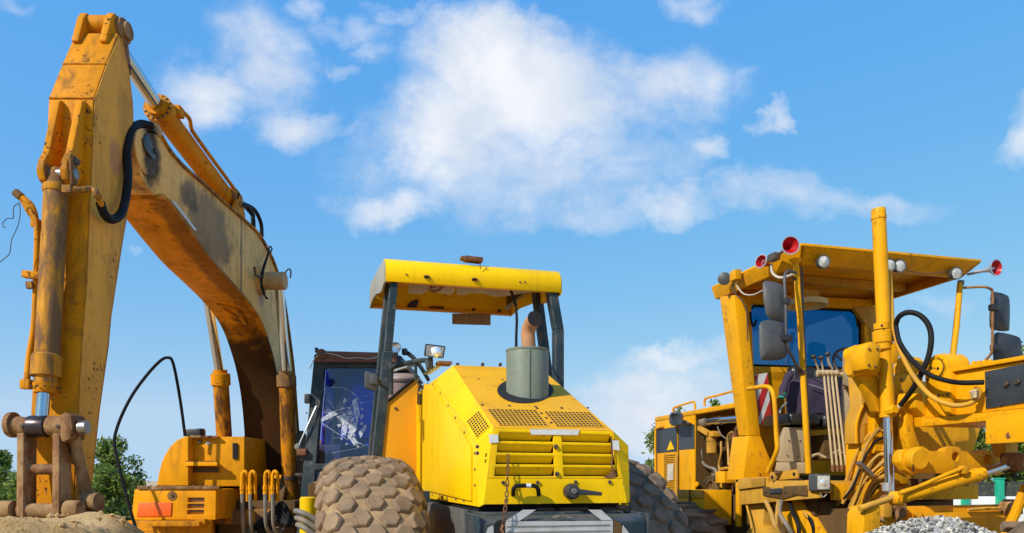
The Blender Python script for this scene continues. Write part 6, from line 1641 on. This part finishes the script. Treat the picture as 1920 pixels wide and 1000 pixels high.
MB().prism([ub_(x, y, -.33) for x, y in ((1732, 700), (1742, 676), (1755, 664), (1772, 672), (1783, 705), (1782, 778), (1772, 775), (1735, 720))], (.10, 0, 0)).build('pivot_plate', 'gra', gra, bevel=.012)
# bridge to the lift cylinder
MB().prism([G.V(x, y, -.42) for x, y in ((1660, 706), (1728, 699), (1733, 712), (1728, 722), (1700, 738), (1660, 748))], (0, .22, 0)).build('frame_arm', 'gra', gra, bevel=.015)
MB().prism([G.V(x, y, -.20) for x, y in ((1640, 720), (1740, 715), (1748, 860), (1640, 850))], (0, .08, 0)).build('saddle_plate', 'gra', gra, bevel=.01)
MB().prism([G.V(x, y, -.52) for x, y in ((1698, 737), (1704, 742), (1710, 757), (1713, 775), (1713, 800), (1720, 825), (1733, 852), (1722, 858), (1708, 850), (1700, 820), (1697, 796), (1700, 778), (1696, 768), (1688, 765))], (0, .07, 0)).build('curved_arm', 'gra', gra, bevel=.008)
MB().prism([G.V(x, y, -.62) for x, y in ((1716, 753), (1721, 738), (1728, 736), (1731, 752), (1750, 774), (1753, 796), (1738, 800), (1735, 780), (1718, 764))], (0, .12, 0)).build('gusset', 'gra', gra, bevel=.008)
MB().prism([G.V(x, y, -.34) for x, y in ((1700, 740), (1745, 800), (1840, 800), (1826, 846), (1690, 855))], (0, .06, 0)).build('saddle_plate', 'gra', gra, bevel=.01)
MB().prism([ub_(x, y, -.45) for x, y in ((1848, 785), (1985, 757), (1985, 826), (1847, 833))], (.05, 0, 0)).build('guard_plate', 'gra', gra, bevel=.006)
MB().prism([ub_(x, y, -.455) for x, y in ((1885, 816), (1890, 810), (1894, 820), (1888, 823))], (.003, 0, 0)).build('rust_spot', 'rust', gra)
# perforated lock bar
bar = [(1698, 882), (1690, 866), (1692, 848), (1700, 842), (1715, 846), (1721, 840), (1731, 837), (1739, 842), (1744, 846), (1770, 846), (1776, 840), (1786, 837), (1798, 838), (1804, 846), (1834, 848), (1840, 844), (1850, 843), (1860, 846), (1868, 856), (1882, 862), (1890, 885), (1871, 891), (1721, 887), (1714, 891)]
lb = MB().prism([G.V(x, y, -.78) for x, y in bar], (0, .07, 0)).build('lock_bar', 'gra', gra, bevel=.006)
cut(lb, *[MB().cyl(G.V(x, y, -.78) + Vector((0, -.05, 0)), G.V(x, y, -.78) + Vector((0, .15, 0)), .034, 24) for x, y in ((1731, 858), (1792, 856.5), (1852, 861))])
MB().lathe(G.V(1711, 862, -.78), (0, -1, 0), [(0, .075), (.06, .075), (.07, .065), (.07, 0)], 26).build('bar_end_boss', 'gra', lb, ang=30)
MB().lathe(G.V(1703, 861, -.77), (-.2, -1, 0), [(-.08, .07), (.0, .07), (.01, .06), (.01, 0)], 26).build('bar_end_boss', 'gra', lb, ang=30)
MB().box(G.V(1712, 878, -.853), (.008, .003, .05)).build('boss_slot', 'hole_black', lb)

# lift cylinder with its yoke
cy_t, cy_b, cy_e = G.V(1647, 392, -.45), G.V(1665, 782, -.45), G.V(1668, 925, -.47)
d = (cy_b - cy_t).normalized()
L_ = (cy_b - cy_t).length
lc_ = MB().lathe(cy_t, d, [(0, 0), (0, .047), (.006, .0495), (.05, .0495), (.055, .053), (.075, .053), (.08, .049), (L_ - .03, .050), (L_ - .03, .058), (L_, .058), (L_, .03)], 26).build('lift_cylinder', 'gra', gra, ang=30)
MB().cyl(cy_b - d * .05, cy_e, .0325, 20).build('rod', 'chrome', lc_, ang=40)
MB().lathe(G.V(1655, 650, -.45), d, [(-.12, .05), (-.11, .066), (-.03, .066), (-.02, .058), (.02, .058), (.03, .05)], 26).build('yoke_collar', 'gra', lc_, ang=30)
MB().lathe(G.V(1653, 612, -.45), d, [(-.022, .05), (-.022, .055), (.022, .055), (.022, .05)], 24).build('pipe_clamp', 'gra', lc_, ang=30)
bolts(lc_, [G.V(1653, 611, -.51)], (0, -1, 0), .014)
MB().lathe(G.V(1670, 770, -.50), (.1, -1, .15), [(-.03, .035), (.02, .038), (.045, .03), (.045, 0)], 8).build('port_block', 'gra', lc_, ang=30)
MB().lathe(G.V(1664, 905, -.462), d, [(0, .034), (.0, .04), (.06, .04), (.065, .034)], 20).build('rod_collar', 'silver', lc_, ang=30)
yo = MB().lathe(G.V(1593, 686, -.36), (1, -.12, 0), [(0, 0), (0, .07), (.015, .085), (.19, .085), (.21, .07), (.21, 0)], 28).build('yoke_bearing', 'gra', gra, ang=30)
MB().lathe(G.V(1602, 664, -.33), (.2, -1, .2), [(-.05, .06), (.03, .06), (.045, .045), (.03, .04), (.03, 0)], 24).build('bearing_boss', 'gra', yo, ang=30)
MB().prism([G.V(x, y, -.56) for x, y in ((1621, 668), (1626, 650), (1634, 640), (1651, 646), (1653, 658), (1646, 690), (1637, 695), (1625, 692))], (0, .16, 0)).build('yoke_block', 'gra', yo, bevel=.014)
MB().prism([G.V(x, y, -.50) for x, y in ((1672, 640), (1684, 645), (1688, 668), (1680, 682), (1670, 684))], (0, .12, 0)).build('yoke_block', 'gra', yo, bevel=.012)
MB().prism([G.V(x, y, -.40) for x, y in ((1606, 700), (1646, 694), (1652, 776), (1645, 772), (1628, 735))], (0, .08, 0)).build('yoke_arm', 'gra', yo, bevel=.014)
bolts(yo, [G.V(x, y, -.563) for x, y in ((1630, 655), (1645, 655), (1629, 685), (1641, 688))], (0, -1, 0), .012)
bolts(gra, [ub_(x, y, -.333) for x, y in ((1740, 712), (1775, 712), (1777, 740), (1760, 742))], (-1, 0, 0), .013)
bolts(gra, [G.V(x, y, -.423) for x, y in ((1672, 714), (1690, 712), (1718, 707), (1672, 738), (1690, 733))], (0, -1, 0), .013)
# tan body panels between the console and the cylinder
MB().prism([G.V(x, y, -.12) for x, y in ((1612, 700), (1632, 712), (1650, 770), (1650, 835), (1606, 832), (1606, 790), (1616, 760))], (0, .14, 0)).build('valve_cover', 'gra_dusty', gra, bevel=.012)
tubepart('cover_strap', 'gra', gra, [G.V(x, y, -.13) for x, y in ((1606, 832), (1606, 795), (1616, 765), (1626, 750), (1627, 722), (1616, 718))], .012, 8, 4)
MB().box(G.V(1650, 850, -.02), (.5, .2, .5)).build('valve_body', 'gra', gra, bevel=.02)
# hoses
tubepart('lift_hose', 'rubber', gra, [G.D(x, y, dd) for x, y, dd in ((1676, 640, 5.45), (1679, 612, 5.45), (1686, 594, 5.4), (1703, 586, 5.35), (1724, 591, 5.3), (1740, 608, 5.25), (1746, 632, 5.22), (1742, 665, 5.22), (1728, 700, 5.25), (1712, 728, 5.3), (1698, 748, 5.38), (1688, 760, 5.42))], .019, 10, 6)
tubepart('hose_ferrule', 'beige', gra, [G.D(1690, 757, 5.42), G.D(1680, 770, 5.44), G.D(1674, 777, 5.45)], .017, 8, 3)
tubepart('lift_hose', 'rubber', gra, [G.D(x, y, dd) for x, y, dd in ((1680, 612, 5.42), (1686, 640, 5.38), (1702, 666, 5.3), (1722, 688, 5.2), (1745, 704, 5.1), (1775, 714, 5.0), (1805, 718, 4.9), (1845, 717, 4.82))], .017, 10, 6)
tubepart('lift_hose', 'gra_dusty', gra, [G.D(x, y, dd) for x, y, dd in ((1668, 508, 5.5), (1671, 560, 5.48), (1674, 610, 5.46), (1683, 645, 5.42), (1700, 684, 5.3), (1722, 718, 5.2), (1750, 746, 5.1), (1785, 760, 5.0), (1815, 758, 4.92), (1832, 748, 4.88), (1836, 735, 4.87), (1828, 729, 4.87))], .0165, 10, 6)
for k in range(3):
    tubepart('coil_fitting', 'beige', gra, [G.D(1820 + k * 2, 736 + k * 5, 4.88), G.D(1829, 733 + k * 5, 4.85), G.D(1834, 738 + k * 5, 4.88)], .012, 8, 3)
hrnd = random.Random(11)
for k in range(22):
    f = k / 21
    x0 = 1664 - 6 * f + hrnd.uniform(-4, 6); y0 = 790 + 118 * f + hrnd.uniform(-4, 4)
    L_ = hrnd.uniform(.8, 1.15); dd = 5.62 + hrnd.uniform(0, .28); bow = hrnd.uniform(-9, 9)
    pts = [(x0, y0), (x0 - 24 * L_, y0 + 16 + bow), (x0 - 46 * L_, y0 + 48 + bow * 1.4), (x0 - 64 * L_ + hrnd.uniform(-6, 6), y0 + 92), (x0 - 76 * L_ + hrnd.uniform(-14, 14), y0 + 140 * L_)]
    hz = tubepart('hose_line', hrnd.choice(['yelhose', 'yelhose', 'gra', 'yelhose', 'gra_dusty', 'rubber']), gra, [G.D(x, y, dd + .05 * i) for i, (x, y) in enumerate(pts)], .0095 + .006 * hrnd.random(), 8, 5)
    if k % 2 == 0:
        q0, q1 = G.D(*pts[0], dd), G.D(*pts[1], dd + .05)
        MB().lathe(q0, q1 - q0, [(0, .012), (.0, .020), (.03, .020), (.032, .015), (.06, .018), (.062, .012)], 8).build('hose_fitting', 'gra_dusty', hz, ang=30)
MB().box(G.D(1622, 880, 5.7), (.16, .05, .03), Matrix.Rotation(.7, 3, 'Y')).build('hose_clamp', 'steel', gra, bevel=.005)
# --- lower cross frame, centre-shift cylinder, rusty ball joint
lf = MB().hexa([G.V(1618, 1040, -.62), G.V(1906, 1040, -.62), G.V(1906, 1040, -.42), G.V(1618, 1040, -.42), G.V(1622, 951, -.62), G.V(1906, 945, -.62), G.V(1906, 945, -.42), G.V(1622, 951, -.42)]).build('circle_frame', 'gra', gra, bevel=.012)
MB().hexa([G.V(1732, 1040, -.68), G.V(1902, 1040, -.68), G.V(1902, 1040, -.625), G.V(1732, 1040, -.625), G.V(1732, 962, -.68), G.V(1902, 958, -.68), G.V(1902, 958, -.625), G.V(1732, 962, -.625)]).build('frame_panel', 'gra', lf, bevel=.006)
MB().hexa([G.V(1714, 1000, -.70), G.V(1731, 1000, -.70), G.V(1731, 1000, -.63), G.V(1714, 1000, -.63), G.V(1713, 961, -.70), G.V(1729, 960, -.70), G.V(1729, 960, -.63), G.V(1713, 961, -.63)]).build('frame_lug', 'gra', lf, bevel=.006)
MB().tube([G.V(1815, 956, -.70), G.V(1845, 954, -.70), G.V(1876, 953, -.70)], .012, 8).build('frame_pipe', 'gra_dusty', lf)
MB().prism([G.V(x, y, -.80) for x, y in ((1618, 1020), (1620, 965), (1628, 951), (1645, 946), (1652, 950), (1652, 1020))], (0, .17, 0)).build('cylinder_bracket', 'gra', lf, bevel=.015)
MB().prism([G.V(x, y, -.75) for x, y in ((1895, 965), (1893, 945), (1905, 936), (1918, 940), (1920, 965))], (0, .1, 0)).build('frame_knuckle', 'steel_brown', lf, bevel=.012)
MB().tube([G.V(1925, 910, -.9), G.V(1905, 960, -.85), G.V(1890, 990, -.8), G.V(1880, 1030, -.8)], .035, 10).build('steering_link', 'gra', gra)
jt = MB().lathe(G.V(1669, 944, -.60), (0, -1, 0), [(-.05, .06), (.02, .068), (.05, .055), (.07, .02), (.07, 0)], 22).build('ball_joint', 'steel_brown', gra, ang=40)
MB().box(G.V(1655, 955, -.62), (.075, .11, .12)).build('joint_cap', 'gra_dusty', jt, bevel=.018)
MB().box(G.V(1682, 957, -.62), (.08, .11, .11)).build('joint_cap', 'steel_brown', jt, bevel=.02)
for x in (1653, 1684):
    MB().lathe(G.V(x, 974, -.66), (0, 0, -1), [(-.02, .016), (.025, .016), (.025, 0)], 6).build('joint_nut', 'steel_brown', jt, ang=30)
cs = hydraulic(gra, 'shift_cylinder', G.V(1908, 866, -.95), G.V(1832, 891, -.92), G.V(1690, 932, -.85), .030, .046, ('gra', 'chrome', 'gra'), 1.10, .06)
tubepart('shift_pipe', 'gra', cs, [G.V(1686, 926, -.90), G.V(1720, 914, -.91), G.V(1770, 892, -.94), G.V(1800, 880, -.96), G.V(1807, 876, -.96)], .014, 8, 3)
MB().box(G.V(1806, 881, -.95), (.05, .05, .06)).build('pipe_elbow', 'gra', cs, bevel=.012)
MB().lathe(G.V(1686, 935, -.80), (.2, -1, 0), [(-.05, .05), (.02, .05), (.03, .04), (.03, 0)], 22).build('cylinder_eye', 'gra', cs, ang=30)
tubepart('cross_pipe', 'gra_dusty', gra, [G.V(1612, 955, -.8), G.V(1630, 948, -.8), G.V(1660, 938, -.78), G.V(1690, 926, -.8)], .022, 10, 4)
kn = MB().lathe(G.V(1908, 866, -.98), (.3, -1, 0), [(-.08, .055), (.02, .06), (.05, .05), (.06, 0)], 22).build('blade_knuckle', 'steel_brown', gra, ang=40)
MB().box(G.V(1896, 868, -.9), (.08, .12, .14)).build('knuckle_plate', 'gra_dark', kn, bevel=.02)
MB().box(G.V(1884, 842, -.7), (.12, .12, .2)).build('beam_bracket', 'gra_dusty', gra, bevel=.02)
MB().box(G.V(1760, 905, -.2), (.5, .1, .06)).build('dark_link', 'gra_dark', gra, bevel=.01)

# ------------------------------------------------------------------ heaps
def heap(name, mat, cx, cy, shape, n, size, label, rough):
    N = 90; vs, fs = [], []
    for j in range(N + 1):
        for i in range(N + 1):
            x = (i / N - .5) * 2 * size; y = (j / N - .5) * 2 * size
            z = shape(x, y)
            p = Vector((cx + x, cy + y, z))
            z += rough * (mnoise.noise(p * 3.1) * 1.0 + mnoise.noise(p * 8) * .5 + mnoise.noise(p * 19) * .3 + mnoise.noise(p * 43) * .16)
            vs.append((cx + x, cy + y, max(z, -.12)))
    for j in range(N):
        for i in range(N):
            fs.append((j * (N + 1) + i, j * (N + 1) + i + 1, (j + 1) * (N + 1) + i + 1, (j + 1) * (N + 1) + i))
    return MB().add(vs, fs).build(name, mat, ang=60, weld=False, kind='stuff', label=label)
m, t, b, out = new_mat('sandy_soil')
v = coords(t, False)
c = t.mix(t.step(t.noise(v, 3, 10, .66), .3, .7), (.70, .40, .13), (.90, .60, .28))
c = t.mix(t.step(t.noise(v, 22, 6, .6), .58, .74), c, (.30, .17, .07))
t.l.new(c, b.inputs['Base Color']); b.inputs['Roughness'].default_value = .95
bp = t.new('ShaderNodeBump'); bp.inputs['Strength'].default_value = 1.0; bp.inputs['Distance'].default_value = .06
t.l.new(t.noise(v, 26, 10, .7), bp.inputs['Height']); t.l.new(bp.outputs[0], b.inputs['Normal'])
M['soil'] = m
def soil_shape(x, y):
    r = math.hypot(x * (1.0 if x > 0 else .8), y * 1.05)
    return 1.185 - max(0, r - .60) * 1.0 + .015 * math.sin(x * 5)
soil = heap('soil_heap', 'soil', -2.72, 3.95, soil_shape, 0, 1.9, 'pale sandy soil heaped over the excavator bucket', .045)
soil['category'] = 'soil heap'
# loose clods on it
cl = MB(); r5 = random.Random(5)
for k in range(260):
    a = r5.uniform(0, 6.28); r = r5.uniform(0, .95)
    x, y = r * math.cos(a), r * math.sin(a); s = r5.uniform(.006, .024)
    c0 = Vector((-2.72 + x, 3.95 + y, soil_shape(x, y) + r5.uniform(-.035, .008)))
    ico = [(0, 0, 1), (.9, 0, .4), (.28, .85, .4), (-.72, .53, .4), (-.72, -.53, .4), (.28, -.85, .4), (.1, .1, -.8)]
    cl.add([c0 + Vector(p) * s * r5.uniform(.7, 1.3) for p in ico], [(0, 1, 2), (0, 2, 3), (0, 3, 4), (0, 4, 5), (0, 5, 1), (6, 2, 1), (6, 3, 2), (6, 4, 3), (6, 5, 4), (6, 1, 5)])
o = cl.build('soil_clods', 'soil', soil, weld=False, flat=True, kind='stuff')

GX, GY = 2.14, 3.75
def gravel_shape(x, y):
    r = math.hypot(x * (1.0 if x > 0 else .82), y)
    return 1.205 - (math.sqrt(r * r + .02) - .141) * .55 - max(0, r - .8) * 1.0
M['gravel'] = plain('grey_gravel', (.30, .29, .27), .85, var=.35, scale=30, bump=.6)
gv = heap('gravel_heap', 'gravel', GX, GY, gravel_shape, 0, 1.5, 'pale grey crushed gravel heaped in front of the grader', .02)
gv['category'] = 'gravel heap'
stone_m = []
for nm, col in (('pale_stone', (.56, .53, .47)), ('mid_stone', (.33, .31, .275)), ('dark_stone', (.09, .088, .085))):
    stone_m.append(plain(nm, col, .85, var=.25, scale=40, bump=.4))
for q, frac in ((0, 1700), (1, 1900), (2, 900)):
    sm = MB(); r6 = random.Random(60 + q)
    for k in range(frac):
        a = r6.uniform(0, 6.28); r = .62 * math.sqrt(r6.random())
        x, y = r * math.cos(a), r * math.sin(a)
        s = r6.choice([.006, .008, .010, .013, .017])
        rot = Matrix.Rotation(r6.uniform(0, 6), 3, 'X') @ Matrix.Rotation(r6.uniform(0, 6), 3, 'Z')
        c0 = Vector((GX + x, GY + y, gravel_shape(x, y) + r6.uniform(-.004, .012)))
        pts = [(1, 0, 0), (-1, .1, .1), (.1, .8, 0), (0, -.9, .1), (.1, 0, .7), (-.1, .1, -.7)]
        sm.add([c0 + rot @ (Vector(p) * s * r6.uniform(.7, 1.25)) for p in pts], [(0, 2, 4), (2, 1, 4), (1, 3, 4), (3, 0, 4), (2, 0, 5), (1, 2, 5), (3, 1, 5), (0, 3, 5)])
    sm.build('gravel_stones', stone_m[q], gv, weld=False, flat=True, kind='stuff')

# ------------------------------------------------------------------ far wall with green posts and rails
WD = 25.0
def far(px, py, D=WD):
    return Vector(((px - 960) / FPX * D, D, EYE + (HORIZON - py) / FPX * D))
w0 = far(1380, 955); w1 = far(2150, 955)
wall = thing('boundary_wall', 'low white wall with green posts and dark railing behind the grader', 'wall', loc=(w0.x, WD, 0))
Wl = w1.x - w0.x
zw = far(1873, 931).z
MB().box((Wl / 2, .1, zw / 2), (Wl, .18, zw)).build('wall_base', 'whitewall', wall, bevel=.01)
zr1 = far(1873, 905).z
MB().box((Wl / 2, .05, zr1), (Wl, .05, .05)).build('top_rail', 'rail', wall)
MB().box((Wl / 2, .05, zw + .04), (Wl, .05, .05)).build('bottom_rail', 'rail', wall)
px = 1873 - 65 * 7
while px < 2140:
    p = far(px, 900)
    MB().box((p.x - w0.x, 0, p.z / 2 + .02), (.23, .24, p.z)).build('green_post', 'greentrim', wall, bevel=.012)
    MB().box((p.x - w0.x, 0, p.z + .04), (.27, .28, .05)).build('post_cap', 'greentrim', wall, bevel=.012)
    px += 65
pk = MB().box((0, 0, 0), (.035, .03, zr1 - zw)).mesh('railing_picket'); pk.materials.append(M['rail'])
x = far(1590, 900).x - w0.x
nk = 0
while x < Wl and nk < 280:
    obj('railing_picket', pk, 'rail', wall, mx=Matrix.Translation((x, .05, (zr1 + zw) / 2)))
    x += .068; nk += 1

# ------------------------------------------------------------------ trees
def leaf_mat(name, a, b_):
    m, t, b, out = new_mat(name)
    v = coords(t, False)
    oi = t.new('ShaderNodeNewGeometry')
    n = t.noise(v, 2.2, 4, .6)
    r = t.math('MULTIPLY_ADD', oi.outputs['Random Per Island'], .6, t.math('MULTIPLY', n, .5))
    c = t.mix(t.step(r, .2, .85), a, b_)
    t.l.new(c, b.inputs['Base Color']); b.inputs['Roughness'].default_value = .6
    tr = t.new('ShaderNodeBsdfTranslucent'); t.l.new(c, tr.inputs[0])
    mx = t.new('ShaderNodeMixShader'); mx.inputs[0].default_value = .3
    t.l.new(b.outputs[0], mx.inputs[1]); t.l.new(tr.outputs[0], mx.inputs[2]); t.l.new(mx.outputs[0], out.inputs[0])
    return m
M['leafA'] = leaf_mat('dark_leaves', (.045, .09, .014), (.24, .32, .045))
M['leafB'] = leaf_mat('bright_leaves', (.05, .10, .014), (.24, .29, .04))
M['bark'] = plain('bark', (.10, .075, .05), .9, var=.3, scale=12, bump=.6)
def tree(label, px, ytop, D, wid_px, zlow, leaf, seed, nleaf=5200, lsize=.10, parts=9, name='leafy_tree'):
    base = far(px, 900, D); zt = far(px, ytop, D).z; rw = wid_px / FPX * D / 2
    t = thing(name, label, 'tree', loc=(base.x, D, 0))
    r = random.Random(seed)
    h = zt
    MB().tube([Vector((0, 0, -.1)), Vector((.05 * h / 5, 0, h * .3)), Vector((-.03, .05, h * .6)), Vector((0, 0, h * .9))], [h * .03, h * .024, h * .014, h * .004], 10).build('trunk', 'bark', t, ang=60)
    clumps = []
    for k in range(parts):
        a = r.uniform(0, 6.28); zz = (zlow + (.96 - zlow) * (k + r.random()) / parts) * h
        q = r.uniform(.25, 1.0) * rw * (1.0 - .75 * max(0, zz / h - .5) / .5)
        c = Vector((math.cos(a) * q, math.sin(a) * q, zz))
        clumps.append((c, r.uniform(.16, .34) * rw))
        limb = [Vector((0, 0, zz * .6)), Vector((c.x * .5, c.y * .5, zz * .86)), c]
        MB().tube(limb, [h * .010, h * .006, h * .002], 6).build('limb', 'bark', t, ang=60)
    clumps.append((Vector((0, 0, h * .80)), rw * .30)); clumps.append((Vector((0, 0, h * .5)), rw * .5))
    vs, fs = [], []
    while len(fs) < nleaf:
        c, cr = clumps[r.randrange(len(clumps))]
        # a twig: a short line of leaves that strays out of its clump
        d = Vector((r.gauss(0, 1), r.gauss(0, 1), r.gauss(0, 1) + .15)).normalized()
        p0 = c + d * cr * r.random() ** .5; L_ = cr * r.uniform(.1, .7)
        for q in range(7):
            p = p0 + d * L_ * q / 7 + Vector((r.gauss(0, 1), r.gauss(0, 1), r.gauss(0, 1))) * lsize * .8
            if p.z > h * 1.03 or p.z < .1:
                continue
            n = Vector((r.gauss(0, 1), r.gauss(0, 1), r.gauss(.6, 1))).normalized(); a = n.orthogonal().normalized(); bb_ = n.cross(a)
            ang = r.uniform(0, 6.28); a, bb_ = a * math.cos(ang) + bb_ * math.sin(ang), bb_ * math.cos(ang) - a * math.sin(ang)
            s = lsize * r.uniform(.6, 1.3)
            o = len(vs)
            vs += [p - a * s, p + bb_ * s * .42 + n * s * .1, p + a * s, p - bb_ * s * .42 + n * s * .1]
            fs += [(o, o + 1, o + 2, o + 3)]
    me = bpy.data.meshes.new('crown'); me.from_pydata([tuple(x) for x in vs], [], fs)
    obj('crown', me, leaf, t)
tree('round dark green tree between the excavator stick and its body', 212, 820, 24, 104, .08, 'leafA', 21, 5000, .08, 40)
tree('dark green bushy tree cut by the photo edge behind the bucket linkage', -12, 848, 22, 100, .08, 'leafA', 22, 6000, .085, 30)
tree('loose pale green tree in the gap between roller and grader', 1238, 786, 26, 76, .12, 'leafB', 23, 1900, .10, 30)
tree('bright green tree under the main beam of the grader', 1795, 770, 30, 190, .1, 'leafB', 24, 9000, .12, 40)
tree('tall bright green tree at the photo edge behind the grader mirrors', 1958, 628, 34, 130, .15, 'leafB', 25, 9000, .13, 44)
tree('dark green tree behind the black panel of the grader', 1900, 790, 28, 120, .15, 'leafA', 26, 6000, .11, 30)
tree('low dark green bush at the foot of the tree beside the tool box', 205, 880, 19, 110, .05, 'leafA', 27, 5200, .07, 30, name='green_bush')
tree('low dark bush behind the excavator bucket links', 60, 890, 18, 150, .05, 'leafA', 30, 6000, .07, 34, name='green_bush')
tree('small treetop above the grader hood rail', 1340, 744, 27, 36, .5, 'leafA', 28, 900, .09, 10)
tree('small treetop beside the black hood mirror of the grader', 1272, 756, 29, 40, .5, 'leafA', 29, 900, .09, 10)

# blue string caught on the pipe of the bucket cylinder
sg = tubepart('string', 'string', None, [E.D(x, y, 4.6) + Vector((E.ox, E.oy, 0)) for x, y in ((36, 380), (38, 400), (33, 425), (22, 450), (18, 475), (8, 485), (-4, 495))], .0028, 5, 6)
tag(sg, 'thin blue string dangling from the pipe end beside the excavator stick', 'string')
tubepart('string_strand', 'string', sg, [E.D(x, y, 4.6) + Vector((E.ox, E.oy, 0)) for x, y in ((35, 381), (26, 388), (25, 402), (24, 410), (14, 410), (6, 417), (6, 425), (11, 427))], .0028, 5, 6)
